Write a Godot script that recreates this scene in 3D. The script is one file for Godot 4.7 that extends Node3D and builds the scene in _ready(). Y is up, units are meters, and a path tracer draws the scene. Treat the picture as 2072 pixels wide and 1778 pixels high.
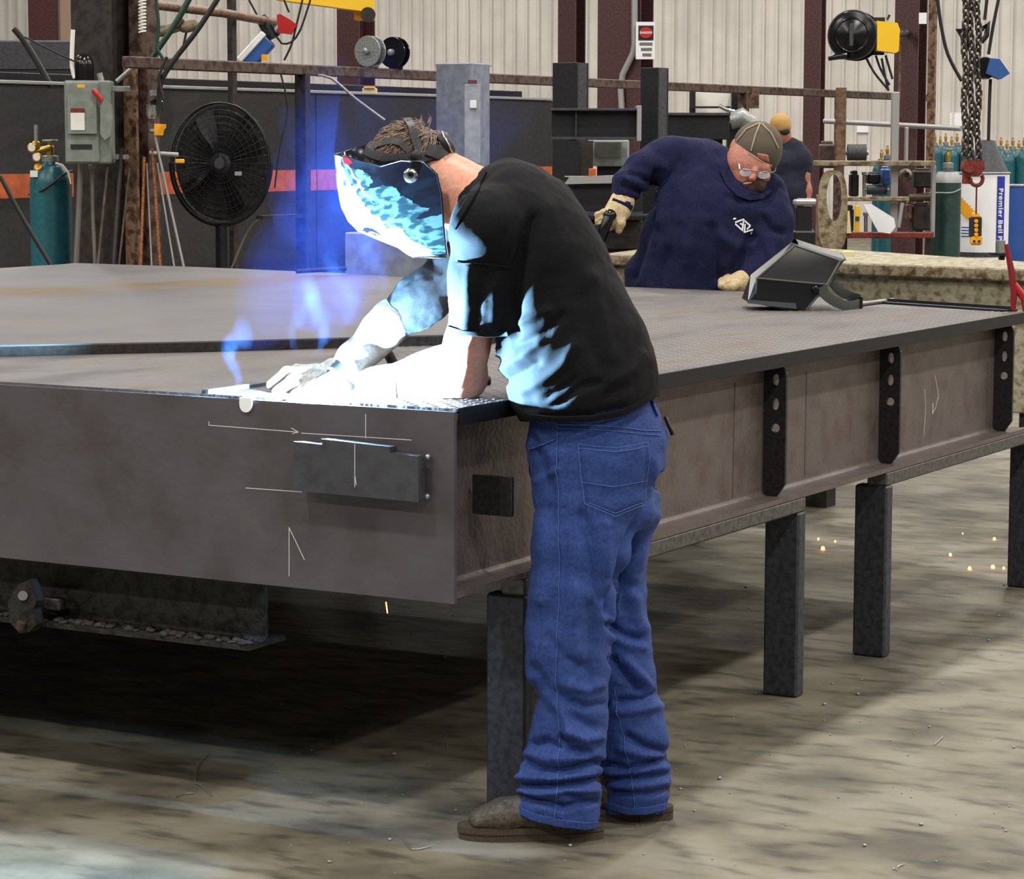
extends Node3D
# A steel fabrication shop: a welder at work on a large deck platform.
# World: origin on the floor under the near corner of the platform; x runs along its end plate, -z along its side beam.

const IMAGE_SIZE := Vector2(2072.0, 1778.0)
const FOCAL := 5280.0
const EYE := Vector3(2.865, 1.55, 4.79)
const YAW := 29.6
const PITCH := -6.47
const ROLL := 0.1

var cam_basis: Basis
var ahead: Vector3      # level direction the camera faces
var aside: Vector3      # level direction across the view
var M := {}
var used_names := {}


func _ready() -> void:
	set_camera()
	set_environment()
	set_materials()
	build_lamps()
	build_hall()
	build_platform()
	build_supports()
	build_arc()
	build_welder()
	build_second_worker()
	build_far_worker()
	build_loose_helmet()
	build_left_background()
	build_middle_background()
	build_right_background()
	build_floor_bits()
	build_smoke()


func set_camera() -> void:
	cam_basis = Basis(Vector3.UP, deg_to_rad(YAW)) * Basis(Vector3.RIGHT, deg_to_rad(PITCH)) * Basis(Vector3.BACK, deg_to_rad(ROLL))
	ahead = Vector3(-sin(deg_to_rad(YAW)), 0, -cos(deg_to_rad(YAW)))
	aside = Vector3(cos(deg_to_rad(YAW)), 0, -sin(deg_to_rad(YAW)))
	var c := Camera3D.new()
	c.name = "camera"
	c.fov = rad_to_deg(2.0 * atan(IMAGE_SIZE.y * 0.5 / FOCAL))
	c.near = 0.05
	c.far = 200.0
	c.transform = Transform3D(cam_basis, EYE)
	c.current = true
	add_child(c)


func set_environment() -> void:
	var e := Environment.new()
	e.background_mode = Environment.BG_COLOR
	e.background_color = Color(0.02, 0.02, 0.022)
	e.tonemap_mode = Environment.TONE_MAPPER_LINEAR
	e.tonemap_exposure = 1.0
	e.sdfgi_enabled = true
	e.ssao_enabled = true
	e.ssil_enabled = true
	e.volumetric_fog_enabled = true
	e.volumetric_fog_density = 0.0
	var w := WorldEnvironment.new()
	w.name = "environment"
	w.environment = e
	add_child(w)


# ---------------------------------------------------------------- places
func ray(px: float, py: float) -> Vector3:
	return cam_basis * Vector3((px - IMAGE_SIZE.x * 0.5) / FOCAL, -(py - IMAGE_SIZE.y * 0.5) / FOCAL, -1.0)

func P(px: float, py: float, depth: float) -> Vector3:
	var v := ray(px, py)
	return EYE + v * (depth / v.dot(ahead))

func on_x(px: float, py: float, x: float) -> Vector3:
	var v := ray(px, py)
	return EYE + v * ((x - EYE.x) / v.x)

func on_y(px: float, py: float, y: float) -> Vector3:
	var v := ray(px, py)
	return EYE + v * ((y - EYE.y) / v.y)

func on_z(px: float, py: float, z: float) -> Vector3:
	var v := ray(px, py)
	return EYE + v * ((z - EYE.z) / v.z)

func facing() -> Basis:
	return Basis(aside, Vector3.UP, -ahead)


# ---------------------------------------------------------------- objects
func numbered(called: String) -> String:
	var n: int = used_names.get(called, 0)
	used_names[called] = n + 1
	return called if n == 0 else "%s_%03d" % [called, n]

func tag(o: Node, label := "", category := "", group := "", kind := "") -> void:
	if label: o.set_meta("label", label)
	if category: o.set_meta("category", category)
	if group: o.set_meta("group", group)
	if kind: o.set_meta("kind", kind)

func thing(called: String, label: String, category: String, at := Vector3.ZERO, group := "", turn := 0.0) -> Node3D:
	var o := Node3D.new()
	o.name = numbered(called)
	add_child(o)
	o.position = at
	o.rotation.y = turn
	tag(o, label, category, group)
	return o

# one named mesh under a parent; the builder's points are in world space and are moved into the parent's own axes
func part(called: String, b: MB, m: Material, parent: Node3D, label := "") -> MeshInstance3D:
	var o := MeshInstance3D.new()
	o.name = called if parent != self else numbered(called)
	o.mesh = b.build(parent.global_transform.affine_inverse() if parent != self else Transform3D())
	o.material_override = null
	if o.mesh.get_surface_count():
		o.mesh.surface_set_material(0, m)
	parent.add_child(o, true)
	if label: o.set_meta("label", label)
	return o

func part_mesh(called: String, mesh: Mesh, m: Material, parent: Node3D, at := Transform3D(), label := "") -> MeshInstance3D:
	var o := MeshInstance3D.new()
	o.name = called if parent != self else numbered(called)
	o.mesh = mesh
	o.material_override = m
	o.transform = at
	parent.add_child(o, true)
	if label: o.set_meta("label", label)
	return o

func structure(called: String, b: MB, m: Material, label := "") -> MeshInstance3D:
	var o := part(called, b, m, self)
	o.set_meta("kind", "structure")
	if label: o.set_meta("label", label)
	return o


# ---------------------------------------------------------------- mesh builder
class MB:
	var v := PackedVector3Array()
	var n := PackedVector3Array()
	var uv := PackedVector2Array()
	var has_uv := false

	func tri(a: Vector3, b: Vector3, c: Vector3) -> void:   # counter-clockwise seen from outside
		var nn := (b - a).cross(c - a).normalized()
		v.append_array([a, c, b])
		n.append_array([nn, nn, nn])
		if has_uv: uv.append_array([Vector2(), Vector2(), Vector2()])

	func tri_n(a: Vector3, b: Vector3, c: Vector3, na: Vector3, nb: Vector3, nc: Vector3) -> void:
		if (b - a).cross(c - a).dot(na + nb + nc) >= 0.0:
			v.append_array([a, c, b])
			n.append_array([na, nc, nb])
		else:
			v.append_array([a, b, c])
			n.append_array([na, nb, nc])
		if has_uv: uv.append_array([Vector2(), Vector2(), Vector2()])

	func face(p: Array, outward: Vector3) -> void:      # flat convex polygon turned to look outward
		var nn: Vector3 = (p[1] - p[0]).cross(p[2] - p[0])
		if nn.length() < 1e-14 and p.size() > 3: nn = (p[2] - p[0]).cross(p[3] - p[0])
		var flip := nn.dot(outward) < 0.0
		for i in range(1, p.size() - 1):
			if flip: tri(p[0], p[i + 1], p[i])
			else: tri(p[0], p[i], p[i + 1])

	func box(c: Vector3, s: Vector3, b := Basis(), bevel := 0.0) -> MB:
		var h := s * 0.5
		var e := minf(bevel, minf(h.x, minf(h.y, h.z)) * 0.9)
		for ax in 3:
			for sg in [-1.0, 1.0]:
				var u := (ax + 1) % 3
				var w := (ax + 2) % 3
				var o := Vector3()
				o[ax] = sg
				var pts := []
				for q in [[-1, -1], [1, -1], [1, 1], [-1, 1]]:
					var k := Vector3()
					k[ax] = sg * h[ax]
					k[u] = q[0] * (h[u] - e)
					k[w] = q[1] * (h[w] - e)
					pts.append(c + b * k)
				face(pts, b * o)
				if e > 0.0:
					for sg2 in [-1.0, 1.0]:          # edge between faces ax and u
						var k1 := Vector3(); k1[ax] = sg * h[ax]; k1[u] = sg2 * (h[u] - e); k1[w] = h[w] - e
						var k2 := k1; k2[w] = -k1[w]
						var k3 := Vector3(); k3[ax] = sg * (h[ax] - e); k3[u] = sg2 * h[u]; k3[w] = -(h[w] - e)
						var k4 := k3; k4[w] = h[w] - e
						var oo := Vector3(); oo[ax] = sg; oo[u] = sg2
						face([c + b * k1, c + b * k2, c + b * k3, c + b * k4], b * oo)
		if e > 0.0:
			for x in [-1.0, 1.0]:
				for y in [-1.0, 1.0]:
					for z in [-1.0, 1.0]:
						face([c + b * Vector3(x * h.x, y * (h.y - e), z * (h.z - e)), c + b * Vector3(x * (h.x - e), y * h.y, z * (h.z - e)), c + b * Vector3(x * (h.x - e), y * (h.y - e), z * h.z)], b * Vector3(x, y, z))
		return self

	# grid of points, rows x cols, smooth; closed = columns wrap round
	func grid(p: Array, closed := false, inward := false, uvs: Array = []) -> MB:
		var rows := p.size()
		var cols: int = p[0].size()
		var nn := []
		for r in rows:
			var line := []
			for c in cols:
				var c0 := c - 1
				var c1 := c + 1
				if closed:
					c0 = posmod(c0, cols); c1 = posmod(c1, cols)
				else:
					c0 = maxi(c0, 0); c1 = mini(c1, cols - 1)
				var du: Vector3 = p[r][c1] - p[r][c0]
				var dv: Vector3 = p[mini(r + 1, rows - 1)][c] - p[maxi(r - 1, 0)][c]
				if du.length_squared() < 1e-16:
					var rr := r + 1 if r == 0 else r - 1
					du = p[rr][c1] - p[rr][c0]
				var k := du.cross(dv)
				line.append((-k if inward else k).normalized())
			nn.append(line)
		for r in rows - 1:
			for c in (cols if closed else cols - 1):
				var d := (c + 1) % cols
				for t in [[[r, c], [r, d], [r + 1, d]], [[r, c], [r + 1, d], [r + 1, c]]]:
					var a: Array = t[0]
					var b: Array = t[1]
					var e: Array = t[2]
					var A: Vector3 = p[a[0]][a[1]]
					var B: Vector3 = p[b[0]][b[1]]
					var C: Vector3 = p[e[0]][e[1]]
					if (B - A).cross(C - A).length_squared() < 1e-18: continue
					var s := v.size()
					tri_n(A, B, C, nn[a[0]][a[1]], nn[b[0]][b[1]], nn[e[0]][e[1]])
					if uvs.size():
						uv[s] = uvs[a[0]][a[1]]
						if v[s + 1] == B:
							uv[s + 1] = uvs[b[0]][b[1]]
							uv[s + 2] = uvs[e[0]][e[1]]
						else:
							uv[s + 1] = uvs[e[0]][e[1]]
							uv[s + 2] = uvs[b[0]][b[1]]
		return self

	func tube(path: Array, radius, sides := 10, caps := true) -> MB:      # radius: a number or one for each point
		var rows := []
		var up := Vector3.UP
		for i in path.size():
			var t: Vector3 = (path[mini(i + 1, path.size() - 1)] - path[maxi(i - 1, 0)]).normalized()
			if i == 0:
				up = Vector3.UP if absf(t.y) < 0.9 else Vector3.RIGHT
			var side := t.cross(up).normalized()
			up = side.cross(t).normalized()
			var r: float = radius[i] if radius is Array else radius
			var line := []
			for k in sides:
				var a := TAU * k / sides
				line.append(path[i] + (side * cos(a) + up * sin(a)) * r)
			rows.append(line)
		grid(rows, true)
		if caps:
			for e in [0, path.size() - 1]:
				var o: Vector3 = (path[0] - path[1]) if e == 0 else (path[e] - path[e - 1])
				face(rows[e], o)
		return self

	func lathe(profile: Array, at: Transform3D, sides := 24) -> MB:       # profile of Vector2(radius, height), bottom to top
		var rows := []
		for q in profile:
			var line := []
			for k in sides:
				var a := -TAU * k / sides
				line.append(at * Vector3(q.x * cos(a), q.y, q.x * sin(a)))
			rows.append(line)
		# sharp corners: break the profile where it turns hard
		var start := 0
		for i in range(1, rows.size()):
			var hard := i == rows.size() - 1
			if not hard:
				var d1: Vector2 = (profile[i] - profile[i - 1]).normalized()
				var d2: Vector2 = (profile[i + 1] - profile[i]).normalized()
				hard = d1.dot(d2) < 0.75
			if hard:
				grid(rows.slice(start, i + 1), true)
				start = i
		if profile[0].x > 1e-5: face(rows[0], at.basis * Vector3.DOWN)
		if profile[-1].x > 1e-5: face(rows[-1], at.basis * Vector3.UP)
		return self

	# flat outline in the local xy plane, extruded from z = 0 to z = depth
	func prism(outline: PackedVector2Array, depth: float, at := Transform3D()) -> MB:
		var idx := Geometry2D.triangulate_polygon(outline)
		for z in [0.0, depth]:
			var o := at.basis * Vector3(0, 0, 1.0 if (z == depth) == (depth > 0.0) else -1.0)
			for i in range(0, idx.size(), 3):
				var t := []
				for j in 3:
					var q := outline[idx[i + j]]
					t.append(at * Vector3(q.x, q.y, z))
				face(t, o)
		var ccw := not Geometry2D.is_polygon_clockwise(outline)
		for i in outline.size():
			var a := outline[i]
			var c := outline[(i + 1) % outline.size()]
			var d := c - a
			var o2 := Vector2(d.y, -d.x) if ccw else Vector2(-d.y, d.x)
			face([at * Vector3(a.x, a.y, 0), at * Vector3(c.x, c.y, 0), at * Vector3(c.x, c.y, depth), at * Vector3(a.x, a.y, depth)], at.basis * Vector3(o2.x, o2.y, 0))
		return self

	func ball(c: Vector3, r, rings := 8, sides := 12, b := Basis()) -> MB:
		var rr: Vector3 = r if r is Vector3 else Vector3(r, r, r)
		var rows := []
		for i in rings + 1:
			var t := PI * i / rings - PI * 0.5
			var line := []
			for k in sides:
				var a := -TAU * k / sides
				line.append(c + b * (Vector3(cos(t) * cos(a), sin(t), cos(t) * sin(a)) * rr))
			rows.append(line)
		return grid(rows, true)

	func ring(c: Vector3, r: float, thick: float, b := Basis(), sides := 20, round_sides := 8, from := 0.0, to := TAU) -> MB:   # torus in the local xy plane
		var rows := []
		var whole := to - from > TAU - 0.001
		for i in (sides + 1):
			var a := from + (to - from) * i / sides
			var d := Vector3(cos(a), sin(a), 0)
			var line := []
			for k in round_sides:
				var q := TAU * k / round_sides
				line.append(c + b * (d * (r + thick * cos(q)) + Vector3(0, 0, thick * sin(q))))
			rows.append(line)
		grid(rows, true)
		if not whole:
			face(rows[0], b * Vector3(sin(from), -cos(from), 0))
			face(rows[-1], b * Vector3(-sin(to), cos(to), 0))
		return self

	func build(into := Transform3D()) -> ArrayMesh:
		var m := ArrayMesh.new()
		if v.is_empty(): return m
		var a := []
		a.resize(Mesh.ARRAY_MAX)
		if into != Transform3D():
			for i in v.size():
				v[i] = into * v[i]
				n[i] = (into.basis * n[i]).normalized()
		a[Mesh.ARRAY_VERTEX] = v
		a[Mesh.ARRAY_NORMAL] = n
		if has_uv: a[Mesh.ARRAY_TEX_UV] = uv
		m.add_surface_from_arrays(Mesh.PRIMITIVE_TRIANGLES, a)
		return m


func mb() -> MB:
	return MB.new()

func bx(c: Vector3, s: Vector3, bevel := 0.0, b := Basis()) -> MB:
	return MB.new().box(c, s, b, bevel)

# upright box whose front face spans those pixels at that depth, turned to the view; thick reaches away
func card_box(x0: float, y0: float, x1: float, y1: float, depth: float, thick: float, bevel := 0.0, b: MB = null) -> MB:
	var a := P((x0 + x1) * 0.5, (y0 + y1) * 0.5, depth)
	var s := depth / FOCAL
	var o: MB = b if b else MB.new()
	return o.box(a + ahead * thick * 0.5, Vector3((x1 - x0) * s, (y1 - y0) * s, thick), facing(), bevel)

# box square to the hall whose seen faces (one across x, one along z to its right) span the pixels x0..x1; t is its size along z
func hall_box(x0: float, y0: float, x1: float, y1: float, depth: float, t: float, bevel := 0.0, b: MB = null) -> MB:
	var s := depth / FOCAL
	var w := maxf(((x1 - x0) * s - t * sin(deg_to_rad(YAW))) / cos(deg_to_rad(YAW)), 0.01)
	var corner := P(x0, (y0 + y1) * 0.5, depth)
	var o: MB = b if b else MB.new()
	return o.box(corner + Vector3(w * 0.5, 0, -t * 0.5), Vector3(w, (y1 - y0) * s, t), Basis(), bevel)

func path_px(pts: Array, depth: float) -> Array:
	var o := []
	for q in pts:
		o.append(P(q[0], q[1], q[2] if q.size() > 2 else depth))
	return o

# smooth curve through points
func curve(pts: Array, step := 0.02) -> Array:
	var c := Curve3D.new()
	for i in pts.size():
		var t: Vector3 = (pts[mini(i + 1, pts.size() - 1)] - pts[maxi(i - 1, 0)]) / 6.0
		c.add_point(pts[i], -t, t)
	c.bake_interval = step
	return Array(c.get_baked_points())


# ---------------------------------------------------------------- materials
func noise_tex(sd: int, freq: float, stops: Array, octaves := 4, size := 512, kind := FastNoiseLite.TYPE_SIMPLEX_SMOOTH) -> NoiseTexture2D:
	var f := FastNoiseLite.new()
	f.seed = sd
	f.noise_type = kind
	f.frequency = freq
	f.fractal_octaves = octaves
	var t := NoiseTexture2D.new()
	t.width = size
	t.height = size
	t.seamless = true
	t.noise = f
	if stops.size():
		var g := Gradient.new()
		var off := PackedFloat32Array()
		var col := PackedColorArray()
		for s in stops:
			off.append(s[0])
			col.append(s[1] if s[1] is Color else Color(s[1], s[1], s[1]))
		g.offsets = off
		g.colors = col
		t.color_ramp = g
	return t

func normal_tex(sd: int, freq: float, strength: float, octaves := 3, size := 512) -> NoiseTexture2D:
	var t := noise_tex(sd, freq, [], octaves, size)
	t.as_normal_map = true
	t.bump_strength = strength
	return t

func mat(called: String, c: Color, rough := 0.6, metal := 0.0, tex: Texture2D = null, tile := 1.0, bump: Texture2D = null, bump_scale := 1.0, world := true) -> StandardMaterial3D:
	var m := StandardMaterial3D.new()
	m.resource_name = called
	m.albedo_color = c
	m.roughness = rough
	m.metallic = metal
	if tex: m.albedo_texture = tex
	if bump:
		m.normal_enabled = true
		m.normal_texture = bump
		m.normal_scale = bump_scale
	if tex or bump:
		m.uv1_triplanar = true
		m.uv1_world_triplanar = world
		m.uv1_scale = Vector3.ONE / tile
	M[called] = m
	return m


func set_materials() -> void:
	var g := func(a: float) -> Color: return Color(a, a, a)
	var mottle := noise_tex(3, 0.012, [[0.2, 0.85], [0.5, 0.93], [0.8, 1.0]], 5, 1024)
	var fine := noise_tex(7, 0.06, [[0.2, 0.7], [0.5, 0.88], [0.85, 1.0]], 4)
	var scale_tex := noise_tex(11, 0.01, [[0.15, Color(0.86, 0.82, 0.83)], [0.45, Color(0.94, 0.92, 0.92)], [0.6, Color(0.95, 0.95, 0.97)], [0.9, Color(1.0, 0.99, 0.98)]], 6, 1024)
	var rusty := noise_tex(13, 0.02, [[0.2, Color(0.45, 0.36, 0.28)], [0.42, Color(0.8, 0.72, 0.62)], [0.6, Color(1, 1, 1)], [0.85, Color(0.75, 0.74, 0.62)]], 5)
	var grain := normal_tex(21, 0.12, 4.0, 3)
	var coarse := normal_tex(22, 0.03, 6.0, 4)
	# floor: trowelled concrete with old stains, tyre streaks and scuffs
	var floor_tex := noise_tex(31, 0.006, [[0.1, Color(0.62, 0.6, 0.56)], [0.35, Color(0.8, 0.78, 0.73)], [0.55, Color(0.93, 0.91, 0.85)], [0.8, Color(1, 0.99, 0.96)]], 6, 1024)
	var m := mat("concrete", Color(0.5, 0.487, 0.445), 0.66, 0.0, floor_tex, 3.1, normal_tex(33, 0.05, 2.0, 4), 0.35)
	m.detail_enabled = true
	m.detail_blend_mode = BaseMaterial3D.BLEND_MODE_MUL
	m.detail_albedo = noise_tex(37, 0.02, [[0.12, 0.66], [0.3, 0.86], [0.42, 0.96], [0.7, 1.0]], 5, 1024)
	m.detail_uv_layer = BaseMaterial3D.DETAIL_UV_2
	m.uv2_triplanar = true
	m.uv2_world_triplanar = true
	m.uv2_scale = Vector3(0.2, 0.4, 0.5)
	mat("end_plate_steel", Color(0.37, 0.355, 0.37), 0.5, 0.4, scale_tex, 2.6, grain, 0.06)
	mat("beam_steel", Color(0.44, 0.4, 0.385), 0.45, 0.35, scale_tex, 1.2, grain, 0.12)
	mat("stiffener_steel", Color(0.2, 0.195, 0.2), 0.5, 0.4, fine, 0.6)
	mat("lug_steel", Color(0.33, 0.335, 0.36), 0.42, 0.5, scale_tex, 0.6, grain, 0.12)
	mat("bright_steel", Color(0.72, 0.72, 0.74), 0.3, 0.8)
	mat("weld", Color(0.5, 0.47, 0.45), 0.35, 0.8)
	mat("tube_steel", Color(0.28, 0.285, 0.31), 0.5, 0.35, fine, 0.9, grain, 0.1)
	mat("rail_steel", Color(0.4, 0.39, 0.38), 0.45, 0.4, fine, 0.9)
	mat("slag", Color(0.2, 0.18, 0.165), 0.8, 0.1, rusty, 0.12, coarse, 0.8)
	mat("dark_old_steel", Color(0.17, 0.165, 0.16), 0.6, 0.3, rusty, 0.5, coarse, 0.4)
	mat("chalk", Color(0.86, 0.85, 0.82), 0.95)
	mat("chalk_dark", Color(0.2, 0.18, 0.17), 0.8)
	# deck sheets: mill scale with long rust runs
	var deck_tex := noise_tex(41, 0.007, [[0.1, Color(0.78, 0.74, 0.74)], [0.35, Color(0.92, 0.9, 0.9)], [0.6, Color(1, 0.98, 0.97)], [0.78, Color(0.98, 0.9, 0.78)], [0.9, Color(0.9, 0.76, 0.56)]], 5, 1024)
	m = mat("deck_steel", Color(0.375, 0.365, 0.365), 0.62, 0.15, deck_tex, 1.0, grain, 0.1)
	m.uv1_scale = Vector3(0.55, 0.5, 0.18)
	m = mat("sheet_steel", Color(0.375, 0.37, 0.375), 0.66, 0.15, rust_band_tex(), 8.0)
	mat("sheet_rust", Color(0.5, 0.42, 0.3), 0.8, 0.0, rusty, 0.8)
	mat("sheet_edge", Color(0.17, 0.15, 0.12), 0.8, 0.1, rusty, 0.2)
	# hall
	mat("wall_sheet", Color(0.81, 0.79, 0.765), 0.5, 0.0, noise_tex(51, 0.01, [[0.2, 0.93], [0.7, 1.0]], 4), 6.0)
	mat("wall_plain", Color(0.5, 0.49, 0.47), 0.7)
	mat("ceiling_sheet", Color(0.42, 0.42, 0.42), 0.7)
	mat("maroon_paint", Color(0.3, 0.17, 0.175), 0.5, 0.0, fine, 0.8)
	mat("brown_steel", Color(0.33, 0.26, 0.235), 0.55, 0.1, rusty, 0.9)
	mat("brown_dark", Color(0.17, 0.145, 0.135), 0.6, 0.1, rusty, 0.9)
	mat("tan_steel", Color(0.47, 0.37, 0.29), 0.6, 0.0, rusty, 0.7)
	mat("cream_paint", Color(0.55, 0.47, 0.4), 0.6)
	mat("black_steel", Color(0.105, 0.105, 0.125), 0.5, 0.3, fine, 0.8)
	mat("panel_black", Color(0.135, 0.13, 0.14), 0.6, 0.1, fine, 1.4)
	mat("grey_sheet", Color(0.27, 0.27, 0.29), 0.6, 0.1, fine, 0.9)
	mat("orange_paint", Color(0.76, 0.36, 0.15), 0.6, 0.0, mottle, 1.2)
	mat("grey_enamel", Color(0.5, 0.53, 0.5), 0.45, 0.0, mottle, 0.8)
	mat("cabinet_grey", Color(0.5, 0.53, 0.58), 0.45, 0.0, mottle, 0.9)
	mat("cabinet_light", Color(0.64, 0.66, 0.69), 0.45, 0.0, mottle, 0.9)
	mat("teal_paint", Color(0.13, 0.37, 0.41), 0.35, 0.0, mottle, 0.5)
	mat("green_paint", Color(0.15, 0.27, 0.25), 0.4, 0.0, mottle, 0.5)
	mat("brass", Color(0.72, 0.58, 0.26), 0.35, 0.8)
	mat("chrome", Color(0.8, 0.8, 0.8), 0.2, 1.0)
	mat("galvanised", Color(0.62, 0.64, 0.63), 0.45, 0.5, fine, 0.4)
	mat("rubber", Color(0.06, 0.06, 0.065), 0.6)
	mat("green_hose", Color(0.05, 0.2, 0.14), 0.5)
	mat("red_paint", Color(0.68, 0.09, 0.08), 0.4)
	mat("red_dull", Color(0.5, 0.16, 0.12), 0.6, 0.0, rusty, 0.2)
	mat("crimson_paint", Color(0.5, 0.09, 0.14), 0.4)
	mat("yellow_paint", Color(0.9, 0.72, 0.08), 0.45)
	mat("amber_paint", Color(0.9, 0.62, 0.06), 0.5)
	mat("white_card", Color(0.9, 0.9, 0.91), 0.6)
	mat("white_paper", Color(0.86, 0.85, 0.82), 0.8)
	mat("blue_print", Color(0.12, 0.17, 0.6), 0.6)
	mat("blue_drum", Color(0.12, 0.28, 0.55), 0.45)
	mat("blue_plastic", Color(0.16, 0.33, 0.58), 0.4)
	mat("black_plastic", Color(0.045, 0.045, 0.05), 0.2)
	mat("ink", Color(0.12, 0.12, 0.12), 0.8)
	mat("grey_card", Color(0.42, 0.41, 0.41), 0.8)
	mat("rust_rod", Color(0.62, 0.38, 0.18), 0.7, 0.0, rusty, 0.2)
	mat("chain_steel", Color(0.36, 0.34, 0.33), 0.3, 0.8)
	mat("rod_steel", Color(0.5, 0.48, 0.47), 0.4, 0.5)
	mat("pale_steel", Color(0.58, 0.55, 0.47), 0.55, 0.1, rusty, 0.6, grain, 0.3)
	mat("lichen_steel", Color(0.62, 0.6, 0.52), 0.7, 0.0, noise_tex(61, 0.03, [[0.18, Color(0.58, 0.51, 0.41)], [0.38, Color(0.84, 0.82, 0.75)], [0.6, Color(1, 1, 1)], [0.85, Color(0.88, 0.88, 0.76)]], 5), 0.9, coarse, 0.4)
	mat("wood_pale", Color(0.8, 0.75, 0.58), 0.7)
	mat("light_grey_steel", Color(0.6, 0.6, 0.6), 0.45, 0.3)
	# cloth, skin, leather
	m = mat("denim", Color(0.165, 0.275, 0.53), 0.85, 0.0, noise_tex(71, 0.05, [[0.15, Color(0.66, 0.69, 0.75)], [0.45, Color(0.86, 0.88, 0.91)], [0.8, Color(1, 1, 1)]], 6), 0.3, normal_tex(73, 0.3, 5.0, 2), 0.4, false)
	m.rim_enabled = true; m.rim = 0.08; m.rim_tint = 0.6
	mat("denim_dark", Color(0.15, 0.21, 0.38), 0.85, 0.0, fine, 0.1, null, 1.0, false)
	mat("stitch", Color(0.3, 0.4, 0.64), 0.8)
	m = mat("black_shirt", Color(0.1, 0.1, 0.11), 0.85, 0.0, fine, 0.15, normal_tex(75, 0.3, 4.0, 2), 0.3, false)
	m.rim_enabled = true; m.rim = 0.06; m.rim_tint = 0.5; m.metallic_specular = 0.25
	m = mat("navy_shirt", Color(0.115, 0.13, 0.26), 0.9, 0.0, noise_tex(77, 0.05, [[0.2, 0.75], [0.8, 1.0]], 5), 0.3, normal_tex(78, 0.3, 4.0, 2), 0.3, false)
	m.rim_enabled = true; m.rim = 0.1; m.rim_tint = 0.7; m.metallic_specular = 0.3
	mat("navy_dark", Color(0.07, 0.08, 0.16), 0.9)
	m = mat("skin", Color(0.8, 0.58, 0.48), 0.5, 0.0, noise_tex(79, 0.03, [[0.2, Color(0.93, 0.86, 0.84)], [0.7, Color(1, 1, 1)]], 4), 0.2, null, 1.0, false)
	m.subsurf_scatter_enabled = true; m.subsurf_scatter_strength = 0.15
	m = mat("skin_ruddy", Color(0.68, 0.45, 0.38), 0.5, 0.0, noise_tex(80, 0.03, [[0.2, Color(0.86, 0.76, 0.74)], [0.7, Color(1, 1, 1)]], 4), 0.15, null, 1.0, false)
	m.subsurf_scatter_enabled = true; m.subsurf_scatter_strength = 0.15
	mat("beard", Color(0.28, 0.19, 0.15), 0.9, 0.0, fine, 0.03, null, 1.0, false)
	mat("hair_brown", Color(0.43, 0.36, 0.31), 0.6, 0.0, fine, 0.04, null, 1.0, false)
	mat("hair_light", Color(0.55, 0.47, 0.41), 0.6)
	mat("boot_leather", Color(0.31, 0.285, 0.235), 0.6, 0.0, noise_tex(83, 0.03, [[0.2, Color(0.6, 0.5, 0.4)], [0.5, Color(0.9, 0.85, 0.8)], [0.8, Color(1, 1, 1)]], 5), 0.2, normal_tex(84, 0.08, 5.0, 4), 0.5, false)
	mat("boot_sole", Color(0.3, 0.25, 0.2), 0.75, 0.0, fine, 0.15, null, 1.0, false)
	var smudge := noise_tex(91, 0.03, [[0.2, Color(0.72, 0.69, 0.64)], [0.5, Color(0.93, 0.92, 0.9)], [0.8, Color(1, 1, 1)]], 5)
	mat("glove_pale", Color(0.72, 0.7, 0.66), 0.8, 0.0, smudge, 0.14, null, 1.0, false)
	mat("glove_grey", Color(0.55, 0.56, 0.56), 0.8, 0.0, smudge, 0.14, null, 1.0, false)
	mat("glove_cream", Color(0.78, 0.71, 0.56), 0.85, 0.0, smudge, 0.16, null, 1.0, false)
	mat("glove_olive", Color(0.5, 0.45, 0.18), 0.85, 0.0, fine, 0.05, null, 1.0, false)
	mat("cap_olive", Color(0.37, 0.33, 0.27), 0.85, 0.0, fine, 0.06, null, 1.0, false)
	mat("cap_pale", Color(0.62, 0.56, 0.45), 0.85)
	mat("cap_yellow", Color(0.76, 0.6, 0.34), 0.8, 0.0, fine, 0.06, null, 1.0, false)
	mat("strap_black", Color(0.1, 0.1, 0.115), 0.5)
	mat("helmet_black", Color(0.055, 0.058, 0.065), 0.33, 0.1, fine, 0.2, null, 1.0, false)
	mat("strap_grey", Color(0.24, 0.25, 0.24), 0.6)
	m = mat("clear_plastic", Color(0.95, 0.97, 1.0, 0.25), 0.05)
	m.transparency = BaseMaterial3D.TRANSPARENCY_ALPHA


# mill scale with one long run of yellow rust, laid out over 8 m of the sheet
func rust_band_tex() -> ImageTexture:
	var im := Image.create(768, 768, false, Image.FORMAT_RGB8)
	var f := FastNoiseLite.new()
	f.seed = 17
	f.frequency = 0.9
	f.fractal_octaves = 5
	var a := on_y(-60, 594, 1.01)
	var b := on_y(640, 562, 1.01)
	var p0 := Vector2(a.x, a.z)
	var p1 := Vector2(b.x, b.z)
	for y in 768:
		for x in 768:
			var w := Vector2(x / 96.0 - 8.0, y / 96.0 - 8.0)
			var n := f.get_noise_2d(w.x, w.y)
			var n2 := f.get_noise_2d(w.x * 5.0 + 40.0, w.y * 5.0)
			var c := Color(0.9, 0.885, 0.885).lerp(Color(1, 0.99, 0.99), clampf(0.5 + n + n2 * 0.4, 0.0, 1.0))
			var d := Geometry2D.get_closest_point_to_segment(w, p0, p1).distance_to(w)
			var k := smoothstep(0.3, 0.02, d + n * 0.3 + n2 * 0.14) * 0.75
			k = maxf(k, smoothstep(0.36, 0.6, n + n2 * 0.25) * 0.35)
			im.set_pixel(x, y, c.lerp(Color(0.97, 0.8, 0.52), k))
	return ImageTexture.create_from_image(im)


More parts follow.
